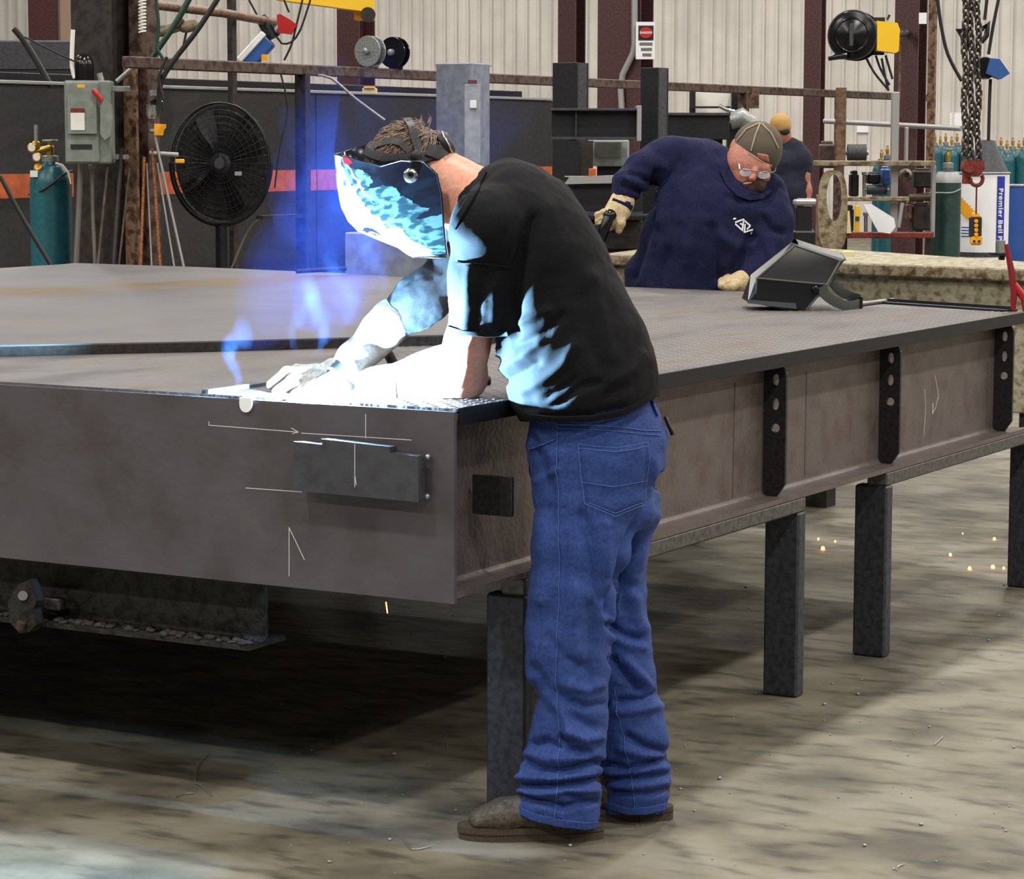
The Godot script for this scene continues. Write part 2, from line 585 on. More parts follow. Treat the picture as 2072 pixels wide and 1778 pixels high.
# ---------------------------------------------------------------- light
func build_lamps() -> void:
	var glow := StandardMaterial3D.new()
	glow.resource_name = "lamp_glow"
	glow.emission_enabled = true
	glow.emission = Color(1.0, 0.96, 0.9)
	glow.emission_energy_multiplier = 4.0
	var shade := mat("lamp_shade", Color(0.6, 0.6, 0.6), 0.4, 0.6)
	for x in [-28.4, -21.7, -15.0, -8.3, -1.6, 5.1, 11.8]:
		for z in [-30.0, -23.0, -16.3, -9.6, -2.7, 4.2, 11.0]:
			if x < -20.0 and z > -20.0: continue
			var at := Vector3(x, 8.4, z)
			var o := thing("high_bay_lamp", "round metal high bay lamp hanging from the hall ceiling", "lamp", at, "high bay lamps")
			part("shade", mb().lathe([Vector2(0.26, 0.0), Vector2(0.2, 0.16), Vector2(0.09, 0.3), Vector2(0.08, 0.42)], Transform3D(Basis(), at)), shade, o)
			part("hanger", mb().tube([at + Vector3(0, 0.42, 0), at + Vector3(0, 0.62, 0)], 0.015, 6), shade, o)
			part("diffuser", mb().lathe([Vector2(0.24, -0.012), Vector2(0.24, -0.002)], Transform3D(Basis(), at)), glow, o)
			var l := AreaLight3D.new()
			l.name = "high_bay_light"
			l.area_size = Vector2(0.45, 0.45)
			l.light_color = Color(1.0, 0.98, 0.95)
			l.light_energy = LAMP_ENERGY
			l.shadow_enabled = true
			l.area_range = 60.0
			l.area_attenuation = 2.0
			l.rotation_degrees.x = -90.0
			l.position = Vector3(0, -0.03, 0)
			o.add_child(l)

const LAMP_ENERGY := 38.0
const ARC_ENERGY := 24.0


# ---------------------------------------------------------------- hall
func build_hall() -> void:
	structure("floor", bx(Vector3(-9.5, -0.1, -8), Vector3(55, 0.2, 56)), M.concrete, "stained grey brown concrete shop floor")
	structure("ceiling", bx(Vector3(-9.5, 9.1, -8), Vector3(55, 0.2, 56)), M.ceiling_sheet)
	structure("wall_left", bx(Vector3(-36.9, 4.5, -8), Vector3(0.2, 9.0, 56)), M.wall_plain)
	structure("wall_right", bx(Vector3(17.9, 4.5, -8), Vector3(0.2, 9.0, 56)), M.wall_plain)
	structure("wall_front", bx(Vector3(-9.5, 4.5, 19.9), Vector3(55, 9.0, 0.2)), M.wall_plain)
	# far wall of ribbed sheets: one long folded sheet for each metre
	var back := structure("wall_back", bx(Vector3(-9.5, 4.5, -35.9), Vector3(55, 9.0, 0.2)), M.wall_plain, "pale ribbed sheet metal wall")
	var pitch := 0.24
	var one := mb()
	var w := 0.96
	var prof := PackedVector2Array()
	prof.append(Vector2(0, 0))
	for k in 4:
		var a := k * pitch
		for q in [[0.0, 0.012], [0.1, 0.012], [0.106, 0.07], [0.134, 0.07], [0.14, 0.012], [0.24, 0.012]]:
			prof.append(Vector2(a + q[0], q[1]))
	prof.append(Vector2(w, 0))
	one.prism(prof, 9.0, Transform3D(Basis(Vector3(1, 0, 0), Vector3(0, 0, 1), Vector3(0, -1, 0)), Vector3(0, 9.0, 0)))
	var mesh := one.build()
	for i in 56:
		part_mesh("wall_panel", mesh, M.wall_sheet, back, Transform3D(Basis(), Vector3(-36.8 + i * w, 0, -35.8)))


# ---------------------------------------------------------------- the platform being welded
const DECK := 0.982
const XZ := Basis(Vector3(1, 0, 0), Vector3(0, 0, -1), Vector3(0, 1, 0))     # outline given as (x, -z), extruded upwards

func i_section(w: float, h: float, tf: float, tw: float, r: float) -> PackedVector2Array:
	var q := PackedVector2Array()
	var a := w * 0.5
	var t := tw * 0.5
	var quarter := [Vector2(-a, 0), Vector2(a, 0), Vector2(a, tf)]
	for p in quarter: q.append(p)
	for k in 6:
		var u := PI * 0.5 * k / 5.0
		q.append(Vector2(t + r - r * sin(u), tf + r - r * cos(u)))
	for k in 6:
		var u := PI * 0.5 * k / 5.0
		q.append(Vector2(t + r - r * cos(u), h - tf - r + r * sin(u)))
	for p in [Vector2(a, h - tf), Vector2(a, h), Vector2(-a, h), Vector2(-a, h - tf)]: q.append(p)
	for k in 6:
		var u := PI * 0.5 * k / 5.0
		q.append(Vector2(-t - r + r * sin(u), h - tf - r + r * cos(u)))
	for k in 6:
		var u := PI * 0.5 * k / 5.0
		q.append(Vector2(-t - r + r * cos(u), tf + r - r * sin(u)))
	q.append(Vector2(-a, tf))
	return q

func strip(a: Vector3, b: Vector3, normal: Vector3, width: float, thick := 0.0006, into: MB = null) -> MB:
	var o: MB = into if into else mb()
	var d := (b - a).normalized()
	o.box((a + b) * 0.5 + normal * thick * 0.5, Vector3((b - a).length() + width, width, thick), Basis(d, normal.cross(d), normal))
	return o

func build_platform() -> void:
	var o := thing("steel_platform", "long steel deck platform with end plate, side beam and tread plate top", "platform", Vector3(0, 0.558, 0))
	# end plate; an added white tab paints the arc-lit notch at its top
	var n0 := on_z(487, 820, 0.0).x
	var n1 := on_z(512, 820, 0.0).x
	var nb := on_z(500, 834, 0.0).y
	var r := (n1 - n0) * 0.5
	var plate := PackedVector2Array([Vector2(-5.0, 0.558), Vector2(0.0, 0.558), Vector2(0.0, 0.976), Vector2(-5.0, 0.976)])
	var glow_outline := PackedVector2Array([Vector2(n1, 0.979), Vector2(n0, 0.979)])
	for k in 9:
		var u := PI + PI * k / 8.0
		glow_outline.append(Vector2((n0 + n1) * 0.5 + r * cos(u), nb + r + r * sin(u)))
	part("painted_notch_glow", mb().prism(glow_outline, 0.005, Transform3D(Basis(), Vector3(0, 0, 0.0003))), M.white_card, o)
	part("painted_notch_glow", bx(Vector3((n0 + n1) * 0.5, 0.9785, -0.004), Vector3(n1 - n0, 0.004, 0.018)), M.white_card, o)
	part("end_plate", mb().prism(plate, -0.012), M.end_plate_steel, o)
	# side beam
	part("side_beam", mb().prism(i_section(0.15, 0.404, 0.014, 0.009, 0.017), -3.83, Transform3D(Basis(), Vector3(-0.077, 0.568, -0.012))), M.beam_steel, o)
	part("edge_shade_strip", bx(Vector3(0.0025, 0.9645, -1.93), Vector3(0.005, 0.039, 3.82), 0.001), M.black_steel, o)  # added strip: dark flange edge plus the shade under it, put into colour
	part("far_beam", mb().prism(i_section(0.15, 0.404, 0.014, 0.009, 0.017), -4.8, Transform3D(Basis(), Vector3(-4.92, 0.568, -0.012))), M.beam_steel, o)
	part("back_beam", mb().prism(i_section(0.15, 0.404, 0.014, 0.009, 0.017), -4.7, Transform3D(Basis(Vector3(0, 0, -1), Vector3.UP, Vector3(1, 0, 0)), Vector3(-0.16, 0.568, -3.75))), M.beam_steel, o)
	for z in [-1.2, -2.4, -3.1]:
		part("joist", mb().prism(i_section(0.1, 0.2, 0.01, 0.006, 0.01), -4.68, Transform3D(Basis(Vector3(0, 0, -1), Vector3.UP, Vector3(1, 0, 0)), Vector3(-0.16, 0.772, z))), M.beam_steel, o)
	# stiffener plates with holes
	for q in [[1548, 1000], [1781, 933], [2012, 865]]:
		var z := on_x(q[0], q[1], -0.07).z
		var body := mb()
		for side in [-1.0, 1.0]:          # two halves meeting on the line through the holes
			var half := PackedVector2Array()
			if side < 0.0: half.append_array([Vector2(-0.036, 0.583), Vector2(-0.073, 0.583), Vector2(-0.073, 0.958), Vector2(-0.036, 0.958)])
			else: half.append_array([Vector2(-0.036, 0.583), Vector2(-0.03, 0.583), Vector2(-0.006, 0.618), Vector2(-0.006, 0.925), Vector2(-0.03, 0.958), Vector2(-0.036, 0.958)])
			for h in [[0.905, 0.009, 0.017], [0.838, 0.009, 0.017], [0.772, 0.0125, 0.0125]]:
				for k in 11:
					var u := PI * 0.5 - PI * k / 10.0
					half.append(Vector2(-0.036 + side * h[1] * cos(u), h[0] + h[2] * sin(u)))
			body.prism(half, 0.012, Transform3D(Basis(), Vector3(0, 0, z)))
		part("stiffener", body, M.stiffener_steel, o)
		part("weld_bead", mb().tube([Vector3(-0.07, 0.59, z + 0.003), Vector3(-0.07, 0.955, z + 0.003)], 0.0035, 6), M.weld, o)
		part("weld_bead", mb().tube([Vector3(-0.066, 0.584, z + 0.002), Vector3(-0.03, 0.584, z + 0.002)], 0.004, 6), M.weld, o)
	# small square tab on the beam close to the corner
	var tz := -0.16
	var ta := on_z(955, 960, tz)
	var tb := on_z(1035, 1046, tz)
	part("square_tab", bx(Vector3((ta.x + tb.x) * 0.5, (ta.y + tb.y) * 0.5, tz - 0.006), Vector3(tb.x - ta.x, ta.y - tb.y, 0.012), 0.0015), M.stiffener_steel, o)
	# tread plate deck with an added slit shaped to leak arc light onto the floor
	var out := PackedVector2Array([Vector2(0.0, 0.0125), Vector2(-0.445, 0.0125), Vector2(-0.445, 0.0168), Vector2(-0.475, 0.0168), Vector2(-0.475, 0.0125), Vector2(-0.665, 0.0125), Vector2(-5.0, 0.0125), Vector2(-5.05, 4.9), Vector2(-3.4, 4.84), Vector2(-1.89, 4.5), Vector2(-1.35, 4.44), Vector2(-0.61, 4.07), Vector2(-0.0, 3.85)])
	part("deck_plate", mb().prism(out, 0.006, Transform3D(XZ, Vector3(0, DECK - 0.006, 0))), M.deck_steel, o)
	# raised lugs of the tread plate
	var lug := mb()
	lug.grid([[Vector3(-0.012, 0, 0), Vector3(-0.004, 0, 0.003), Vector3(0.004, 0, 0.003), Vector3(0.012, 0, 0)], [Vector3(-0.012, 0, 0), Vector3(-0.004, 0.0022, 0), Vector3(0.004, 0.0022, 0), Vector3(0.012, 0, 0)], [Vector3(-0.012, 0, 0), Vector3(-0.004, 0, -0.003), Vector3(0.004, 0, -0.003), Vector3(0.012, 0, 0)]])
	var mm := MultiMesh.new()
	mm.transform_format = MultiMesh.TRANSFORM_3D
	mm.mesh = lug.build()
	mm.mesh.surface_set_material(0, M.deck_steel)
	var where: Array[Transform3D] = []
	for i in 95:
		for j in 145:
			var x := -0.008 - i * 0.026
			var z := -0.024 - j * 0.026
			if not Geometry2D.is_point_in_polygon(Vector2(x, -z), out): continue
			if x < -1.15 - (z + 1.7) * -0.71 - 0.2: continue
			where.append(Transform3D(Basis(Vector3.UP, (PI * 0.25) * (1.0 if (i + j) % 2 == 0 else -1.0)), Vector3(x, DECK - 0.558, z)))
	mm.instance_count = where.size()
	for i in where.size(): mm.set_instance_transform(i, where[i])
	var lugs := MultiMeshInstance3D.new()
	lugs.name = "tread_lugs"
	lugs.multimesh = mm
	lugs.set_meta("kind", "stuff")
	o.add_child(lugs, true)
	# backing strip near the slit
	part("backing_bar", bx(Vector3(-0.67, DECK + 0.004, -0.15), Vector3(0.022, 0.012, 0.27), 0.002), M.lug_steel, o)
	# lug bolted to the end plate
	var z1 := 0.045
	var pts := PackedVector2Array()
	for q in [[594, 893], [651, 899], [651, 888], [789, 904], [789, 916], [846, 923], [847, 1016], [594, 992]]:
		var w := on_z(q[0], q[1], z1)
		pts.append(Vector2(w.x, w.y))
	part("mounting_lug", mb().prism(pts, -0.028, Transform3D(Basis(), Vector3(0, 0, z1))), M.lug_steel, o)
	part("spacer", bx(Vector3((pts[0].x + pts[5].x) * 0.5, 0.84, 0.009), Vector3(0.2, 0.07, 0.018)), M.lug_steel, o)
	for y in [[866, 924], [865, 1004]]:
		var w := on_z(y[0], y[1], 0.01)
		part("tack_weld", mb().ball(w, Vector3(0.006, 0.007, 0.008), 6, 10), M.bright_steel, o)
	# chalk layout marks
	var marks := [[[423, 853], [423, 860], [604, 874], [590, 866]], [[604, 874], [592, 877]], [[610, 876], [832, 890]], [[740, 838], [740, 886]], [[498, 987], [610, 995]], [[585, 1067], [585, 1165]], [[585, 1067], [616, 1132]]]
	for m in marks:
		for i in m.size() - 1:
			part("chalk_mark", strip(on_z(m[i][0], m[i][1], 0.0), on_z(m[i + 1][0], m[i + 1][1], 0.0), Vector3.BACK, 0.0013), M.chalk, o)
	part("chalk_mark", strip(on_z(718, 898, z1), on_z(718, 985, z1), Vector3.BACK, 0.0013), M.chalk, o)
	part("chalk_mark", strip(on_z(718, 960, z1), on_z(721, 980, z1), Vector3.BACK, 0.0013), M.chalk, o)
	for m in [[[1871, 788], [1873, 830], [1869, 880]], [[1892, 760], [1899, 800], [1893, 825], [1886, 836], [1889, 815]], [[1886, 816], [1888, 838]]]:
		for i in m.size() - 1:
			part("chalk_mark", strip(on_x(m[i][0], m[i][1], -0.0725), on_x(m[i + 1][0], m[i + 1][1], -0.0725), Vector3.RIGHT, 0.0016), M.chalk, o)
	for m in [[[1487, 775], [1482, 1008]], [[1632, 752], [1628, 960]]]:
		part("layout_line", strip(on_x(m[0][0], m[0][1], -0.0725), on_x(m[1][0], m[1][1], -0.0725), Vector3.RIGHT, 0.005, 0.0004), M.chalk_dark, o)
	# loose sheets lying askew on the deck
	var e0 := on_y(-330, 728, DECK)
	var e1 := on_y(420, 712, DECK)
	var e2 := on_y(1120, 692, DECK)
	var sheet := thing("steel_sheet", "thick flat steel sheet with rust band lying askew on platform deck", "steel sheet", Vector3(e1.x, DECK, e1.z))
	var fr := on_y(1180, 585, DECK + 0.03)
	var edge := PackedVector2Array([Vector2(e0.x, -e0.z), Vector2(e1.x, -e1.z), Vector2(e2.x, -e2.z), Vector2(fr.x, -fr.z)])
	for q in [[700, 553], [400, 540], [152, 532], [0, 546], [-200, 562]]:
		var w := on_y(q[0], q[1], DECK + 0.03)
		edge.append(Vector2(w.x, -w.z))
	part("sheet", mb().prism(edge, 0.004, Transform3D(XZ, Vector3(0, DECK + 0.026, 0))), M.sheet_steel, sheet)
	part("edge_core", mb().prism(edge, 0.0255, Transform3D(XZ, Vector3(0, DECK + 0.0005, 0))), M.sheet_edge, sheet)
	# rod and angle bar at the far rim of the deck
	var rb := thing("steel_rod", "thin steel rod lying on deck behind the black welding helmet", "rod", P(1780, 608, 8.9))
	part("rod", mb().tube([on_y(1735, 616, DECK + 0.008), on_y(1806, 607, DECK + 0.008)], 0.008, 8), M.rod_steel, rb)
	var a0 := on_y(1795, 613, DECK)
	var a1 := on_y(2050, 630, DECK)
	var ab := thing("angle_bar", "dark steel angle bar along the back rim of platform", "steel bar", (a0 + a1) * 0.5)
	var ad := (a1 - a0).normalized()
	part("angle", mb().prism(PackedVector2Array([Vector2(0, 0), Vector2(0.05, 0), Vector2(0.05, 0.006), Vector2(0.006, 0.006), Vector2(0.006, 0.016), Vector2(0, 0.016)]), (a1 - a0).length(), Transform3D(Basis(Vector3.UP.cross(ad) * -1.0, Vector3.UP, ad), a0 + Vector3(0, 0.001, 0))), M.black_steel, ab)


# ---------------------------------------------------------------- stands under it
func stand(z0: float, z1: float, label: String) -> void:
	var o := thing("support_stand", label, "stand", Vector3(-0.055, 0, (z0 + z1) * 0.5))
	for z in [z0, z1]:
		var lg := part("leg", bx(Vector3(-0.054, 0.263, z), Vector3(0.104, 0.526, 0.052), 0.006), M.tube_steel, o)
		lg.position = lg.position
	part("rail", bx(Vector3(-0.035, 0.547, (z0 + z1) * 0.5), Vector3(0.065, 0.042, absf(z1 - z0) + 0.052), 0.005), M.rail_steel, o)

func build_supports() -> void:
	stand(-0.345, -1.905, "steel stand on two rectangular legs under platform corner beside the welder")
	stand(-2.57, -4.0, "steel stand on two rectangular legs under far end of platform beam")
	# old beam crossing under the end plate
	var z := -0.05
	var b0 := on_z(546, 1322, z)
	var o := thing("cross_beam", "old slag-crusted steel beam under the end plate", "steel beam", Vector3(-2.6, b0.y, z - 0.06))
	var h := 0.556 - b0.y
	b0.x -= 0.06
	part("beam", mb().prism(i_section(0.15, h, 0.012, 0.009, 0.012), -4.2, Transform3D(Basis(Vector3(0, 0, -1), Vector3.UP, Vector3(1, 0, 0)), Vector3(b0.x, b0.y, z - 0.075))), M.dark_old_steel, o)
	var rng := RandomNumberGenerator.new()
	rng.seed = 5
	var crust := mb()
	for i in 260:
		var x := b0.x - 0.01 - rng.randf() * 1.1
		var s := rng.randf_range(0.003, 0.012)
		crust.ball(Vector3(x, b0.y + 0.013 + s * 0.2, z - rng.randf_range(0.005, 0.068)), Vector3(s * 1.4, s * rng.randf_range(0.4, 0.9), s), 4, 6, Basis(Vector3.UP, rng.randf() * TAU))
	part("slag_crust", crust, M.slag, o).set_meta("kind", "stuff")
	for x in [b0.x - 1.5, b0.x - 3.9]:
		part("post", bx(Vector3(x, b0.y * 0.5, z - 0.075), Vector3(0.1, b0.y, 0.1), 0.004), M.dark_old_steel, o)
	# shackle hanging off it
	var c := thing("lifting_clamp", "grimy lifting clamp gripping the slag-crusted beam", "clamp", on_z(42, 1240, z + 0.02))
	var f := Transform3D(Basis(), Vector3())
	var jaw := PackedVector2Array()
	for q in [[18, 1215], [40, 1182], [62, 1172], [70, 1195], [76, 1215], [70, 1232], [76, 1262], [62, 1278], [42, 1280], [22, 1258]]:
		var w := on_z(q[0], q[1], z + 0.03)
		jaw.append(Vector2(w.x, w.y))
	part("jaw", mb().prism(jaw, -0.03, Transform3D(Basis(), Vector3(0, 0, z + 0.035))), M.dark_old_steel, c)
	part("pin", mb().tube([on_z(46, 1205, z + 0.05), on_z(46, 1205, z - 0.02)], 0.012, 10), M.rod_steel, c)
	part("screw", mb().tube([on_z(40, 1272, z + 0.045), on_z(44, 1258, z + 0.045)], 0.011, 10), M.brown_steel, c)
	part("side_block", bx(on_z(105, 1222, z + 0.0) + Vector3(0, 0, -0.01), Vector3(0.05, 0.028, 0.03), 0.003), M.dark_old_steel, c)


func build_arc() -> void:
	var at := on_z(622, 800, -0.016)
	var o := thing("welding_arc_light", "blinding blue white welding arc at the end of the torch", "welding arc", at)
	var m := StandardMaterial3D.new()
	m.resource_name = "arc_glow"
	m.emission_enabled = true
	m.emission = Color(0.8, 0.9, 1.0)
	m.emission_energy_multiplier = 60.0
	part("arc_glow", mb().ball(at, 0.008, 8, 12), m, o)
	var l := OmniLight3D.new()
	l.name = "arc_light"
	l.light_color = Color(0.6, 0.83, 1.0)
	l.light_energy = ARC_ENERGY
	l.light_size = 0.012
	l.shadow_enabled = true
	l.omni_range = 30.0
	l.omni_attenuation = 2.0
	o.add_child(l)


# ---------------------------------------------------------------- smooth bodies from blended tapered limbs
class Limb:
	var a: Vector3
	var ab: Vector3
	var inv: float
	var T: Vector3
	var U: Vector3
	var V: Vector3
	var au: float
	var av: float
	var bu: float
	var bv: float
	var rmax: float
	var k := 0.03

	func d(p: Vector3) -> float:
		var q := p - a
		var t := clampf(q.dot(ab) * inv, 0.0, 1.0)
		q -= ab * t
		var ru := au + (bu - au) * t
		var rv := av + (bv - av) * t
		var rw := minf(ru, rv)
		var x := q.dot(U) / ru
		var y := q.dot(V) / rv
		var z := q.dot(T) / rw
		var k0 := sqrt(x * x + y * y + z * z)
		if k0 < 0.02: return -rw
		x /= ru
		y /= rv
		z /= rw
		return k0 * (k0 - 1.0) / sqrt(x * x + y * y + z * z)

	func reach(p: Vector3) -> float:
		var q := p - a
		return (q - ab * clampf(q.dot(ab) * inv, 0.0, 1.0)).length() - rmax

class Sdf:
	var limbs: Array[Limb] = []
	var lo := Vector3.ONE * 1e9
	var hi := Vector3.ONE * -1e9

	# joints: [point, half width along u, half width along v]
	func chain(joints: Array, u: Vector3, k := 0.03) -> void:
		for i in maxi(1, joints.size() - 1):
			var j0: Array = joints[i]
			var j1: Array = joints[mini(i + 1, joints.size() - 1)]
			var l := Limb.new()
			l.a = j0[0]
			l.ab = j1[0] - j0[0]
			var len2 := l.ab.length_squared()
			l.inv = 1.0 / len2 if len2 > 1e-10 else 0.0
			l.T = l.ab.normalized() if len2 > 1e-10 else (Vector3.UP if absf(u.y) < 0.9 else Vector3.RIGHT)
			l.U = (u - l.T * u.dot(l.T)).normalized()
			l.V = l.T.cross(l.U)
			l.au = j0[1]
			l.av = j0[2] if j0.size() > 2 else j0[1]
			l.bu = j1[1]
			l.bv = j1[2] if j1.size() > 2 else j1[1]
			l.rmax = maxf(maxf(l.au, l.av), maxf(l.bu, l.bv))
			l.k = k
			limbs.append(l)
			for p in [j0[0], j1[0]]:
				lo = lo.min(p - Vector3.ONE * (l.rmax + 0.01))
				hi = hi.max(p + Vector3.ONE * (l.rmax + 0.01))

	func at(p: Vector3, which: Array[Limb]) -> float:
		var d := 1e3
		for l in which:
			var e := l.d(p)
			var h := l.k - absf(d - e)
			d = minf(d, e)
			if h > 0.0: d -= h * h * 0.25 / l.k
		return d

	# first point on the surface along a ray, or null
	func hit(o: Vector3, dir: Vector3, from: float, to: float) -> Variant:
		var t := from
		while t < to:
			var d := at(o + dir * t, limbs)
			if d < 0.0008: return o + dir * t
			t += clampf(d * 0.7, 0.0006, 0.05)
		return null

	func normal(p: Vector3) -> Vector3:
		var e := 0.004
		return Vector3(at(p + Vector3(e, 0, 0), limbs) - at(p - Vector3(e, 0, 0), limbs), at(p + Vector3(0, e, 0), limbs) - at(p - Vector3(0, e, 0), limbs), at(p + Vector3(0, 0, e), limbs) - at(p - Vector3(0, 0, e), limbs)).normalized()

	# surface nets; moved is called with (point, normal) and gives the point's new place
	func mesh(cell: float, into: Transform3D, moved = null, keep = null) -> ArrayMesh:
		const B := 6
		var dims := Vector3i(((hi - lo) / cell).ceil()) + Vector3i.ONE * 2
		var nb := Vector3i((Vector3(dims) / B).ceil())
		dims = nb * B
		var sx := dims.x + 1
		var sy := dims.y + 1
		var sz := dims.z + 1
		var f := PackedFloat32Array()
		f.resize(sx * sy * sz)
		f.fill(1.0)
		var active: Array[Vector3i] = []
		var half := cell * B * 0.5
		var rad := half * 1.7321 + cell
		for bz in nb.z:
			for by in nb.y:
				for bxx in nb.x:
					var c := lo + Vector3(bxx, by, bz) * (cell * B) + Vector3.ONE * half
					var near: Array[Limb] = []
					for l in limbs:
						if l.reach(c) < rad + l.k: near.append(l)
					if near.is_empty(): continue
					var dc := at(c, near)
					var inside := dc < -rad * 2.2
					if dc > rad * 2.5: continue
					if not inside: active.append(Vector3i(bxx, by, bz))
					for z in range(bz * B, bz * B + B + 1):
						for y in range(by * B, by * B + B + 1):
							var row := (z * sy + y) * sx
							for x in range(bxx * B, bxx * B + B + 1):
								if f[row + x] != 1.0: continue
								f[row + x] = -0.5 if inside else at(lo + Vector3(x, y, z) * cell, near)
		var index := PackedInt32Array()
		index.resize(dims.x * dims.y * dims.z)
		index.fill(-1)
		var verts := PackedVector3Array()
		var cells := PackedInt32Array()
		var off := [0, 1, sx, sx + 1, sx * sy, sx * sy + 1, sx * sy + sx, sx * sy + sx + 1]
		var edges := [[0, 1], [2, 3], [4, 5], [6, 7], [0, 2], [1, 3], [4, 6], [5, 7], [0, 4], [1, 5], [2, 6], [3, 7]]
		var corner := []
		for i in 8: corner.append(Vector3(i & 1, (i >> 1) & 1, i >> 2))
		for b in active:
			for z in range(b.z * B, b.z * B + B):
				for y in range(b.y * B, b.y * B + B):
					for x in range(b.x * B, b.x * B + B):
						var s := (z * sy + y) * sx + x
						var first := f[s] < 0.0
						if (f[s + 1] < 0.0) == first and (f[s + sx] < 0.0) == first and (f[s + sx + 1] < 0.0) == first and (f[s + sx * sy] < 0.0) == first and (f[s + sx * sy + 1] < 0.0) == first and (f[s + sx * sy + sx] < 0.0) == first and (f[s + sx * sy + sx + 1] < 0.0) == first: continue
						var sum := Vector3()
						var n := 0
						for e in edges:
							var d0 := f[s + off[e[0]]]
							var d1 := f[s + off[e[1]]]
							if (d0 < 0.0) != (d1 < 0.0):
								var t := d0 / (d0 - d1)
								sum += corner[e[0]] + (corner[e[1]] - corner[e[0]]) * t
								n += 1
						index[(z * dims.y + y) * dims.x + x] = verts.size()
						verts.append(lo + (Vector3(x, y, z) + sum / n) * cell)
						cells.append_array([x, y, z])
		var idx := PackedInt32Array()
		var strides := [1, dims.x, dims.x * dims.y]
		var sstr := [1, sx, sx * sy]
		for i in verts.size():
			var xyz := [cells[i * 3], cells[i * 3 + 1], cells[i * 3 + 2]]
			var s: int = (xyz[2] * sy + xyz[1]) * sx + xyz[0]
			var ci: int = (xyz[2] * dims.y + xyz[1]) * dims.x + xyz[0]
			var in0 := f[s] < 0.0
			for ax in 3:
				var u := (ax + 1) % 3
				var w := (ax + 2) % 3
				if xyz[u] == 0 or xyz[w] == 0: continue
				if (f[s + sstr[ax]] < 0.0) == in0: continue
				var c0 := index[ci]
				var c1 := index[ci - strides[u]]
				var c2 := index[ci - strides[u] - strides[w]]
				var c3 := index[ci - strides[w]]
				if c1 < 0 or c2 < 0 or c3 < 0: continue
				if in0: idx.append_array([c0, c2, c1, c0, c3, c2])      # clockwise from outside
				else: idx.append_array([c0, c1, c2, c0, c2, c3])
		if keep != null:
			var kept := PackedInt32Array()
			for i in range(0, idx.size(), 3):
				if keep.call((verts[idx[i]] + verts[idx[i + 1]] + verts[idx[i + 2]]) / 3.0):
					kept.append_array([idx[i], idx[i + 1], idx[i + 2]])
			idx = kept
		var norms := normals_of(verts, idx)
		if moved != null:
			for i in verts.size(): verts[i] = moved.call(verts[i], norms[i])
			norms = normals_of(verts, idx)
		for i in verts.size():
			verts[i] = into * verts[i]
			norms[i] = into.basis * norms[i]
		var arr := []
		arr.resize(Mesh.ARRAY_MAX)
		arr[Mesh.ARRAY_VERTEX] = verts
		arr[Mesh.ARRAY_NORMAL] = norms
		arr[Mesh.ARRAY_INDEX] = idx
		var m := ArrayMesh.new()
		if idx.size(): m.add_surface_from_arrays(Mesh.PRIMITIVE_TRIANGLES, arr)
		return m

	func normals_of(verts: PackedVector3Array, idx: PackedInt32Array) -> PackedVector3Array:
		var n := PackedVector3Array()
		n.resize(verts.size())
		for i in range(0, idx.size(), 3):
			var k := (verts[idx[i + 2]] - verts[idx[i]]).cross(verts[idx[i + 1]] - verts[idx[i]])
			n[idx[i]] += k
			n[idx[i + 1]] += k
			n[idx[i + 2]] += k
		for i in n.size(): n[i] = n[i].normalized()
		return n


func to_px(p: Vector3) -> Vector2:
	var q := cam_basis.inverse() * (p - EYE)
	return Vector2(IMAGE_SIZE.x * 0.5 + FOCAL * q.x / -q.z, IMAGE_SIZE.y * 0.5 - FOCAL * q.y / -q.z)

# folds of cloth: [points on the side towards the viewer, height (m), half width (px)]
func fold_mover(folds: Array, noise: FastNoiseLite = null, noise_amp := 0.0, stretch := Vector3.ONE) -> Callable:
	var list := []
	for f in folds:
		var pts := PackedVector2Array()
		var box := Rect2(f[0][0][0], f[0][0][1], 0, 0)
		for q in f[0]:
			pts.append(Vector2(q[0], q[1]))
			box = box.expand(Vector2(q[0], q[1]))
		list.append([pts, f[1], f[2], box.grow(f[2] * 2.6)])
	return func(p: Vector3, n: Vector3) -> Vector3:
		var move := 0.0
		if n.dot(-ahead) > -0.35 and list.size():
			var q := to_px(p)
			for f in list:
				if not (f[3] as Rect2).has_point(q): continue
				var best := 1e9
				var pts: PackedVector2Array = f[0]
				var end := 1.0
				for i in pts.size() - 1:
					var c := Geometry2D.get_closest_point_to_segment(q, pts[i], pts[i + 1])
					best = minf(best, c.distance_to(q))
				move += f[1] * exp(-(best / f[2]) * (best / f[2])) * end
		if noise: move += noise.get_noise_3dv(p * stretch) * noise_amp
		return p + n * move

func body(called: String, s: Sdf, cell: float, m: Material, parent: Node3D, moved = null, keep = null, label := "") -> MeshInstance3D:
	var o := MeshInstance3D.new()
	o.name = called
	o.mesh = s.mesh(cell, parent.global_transform.affine_inverse(), moved, keep)
	if o.mesh.get_surface_count(): o.mesh.surface_set_material(0, m)
	parent.add_child(o, true)
	if label: o.set_meta("label", label)
	return o

# points on a body under those pixels, lifted off it
func draped(s: Sdf, pts: Array, lift: float, depth: float, steps := 6, moved = null) -> Array:
	var o := []
	for i in pts.size() - 1:
		for k in (steps + 1 if i == pts.size() - 2 else steps):
			var t := float(k) / steps
			var px: float = lerpf(pts[i][0], pts[i + 1][0], t)
			var py: float = lerpf(pts[i][1], pts[i + 1][1], t)
			var v := ray(px, py)
			v /= v.dot(ahead)
			var h: Variant = s.hit(EYE, v, depth - 0.4, depth + 0.4)
			if h != null:
				var n := s.normal(h)
				o.append((moved.call(h, n) if moved != null else h) + n * lift)
	return o

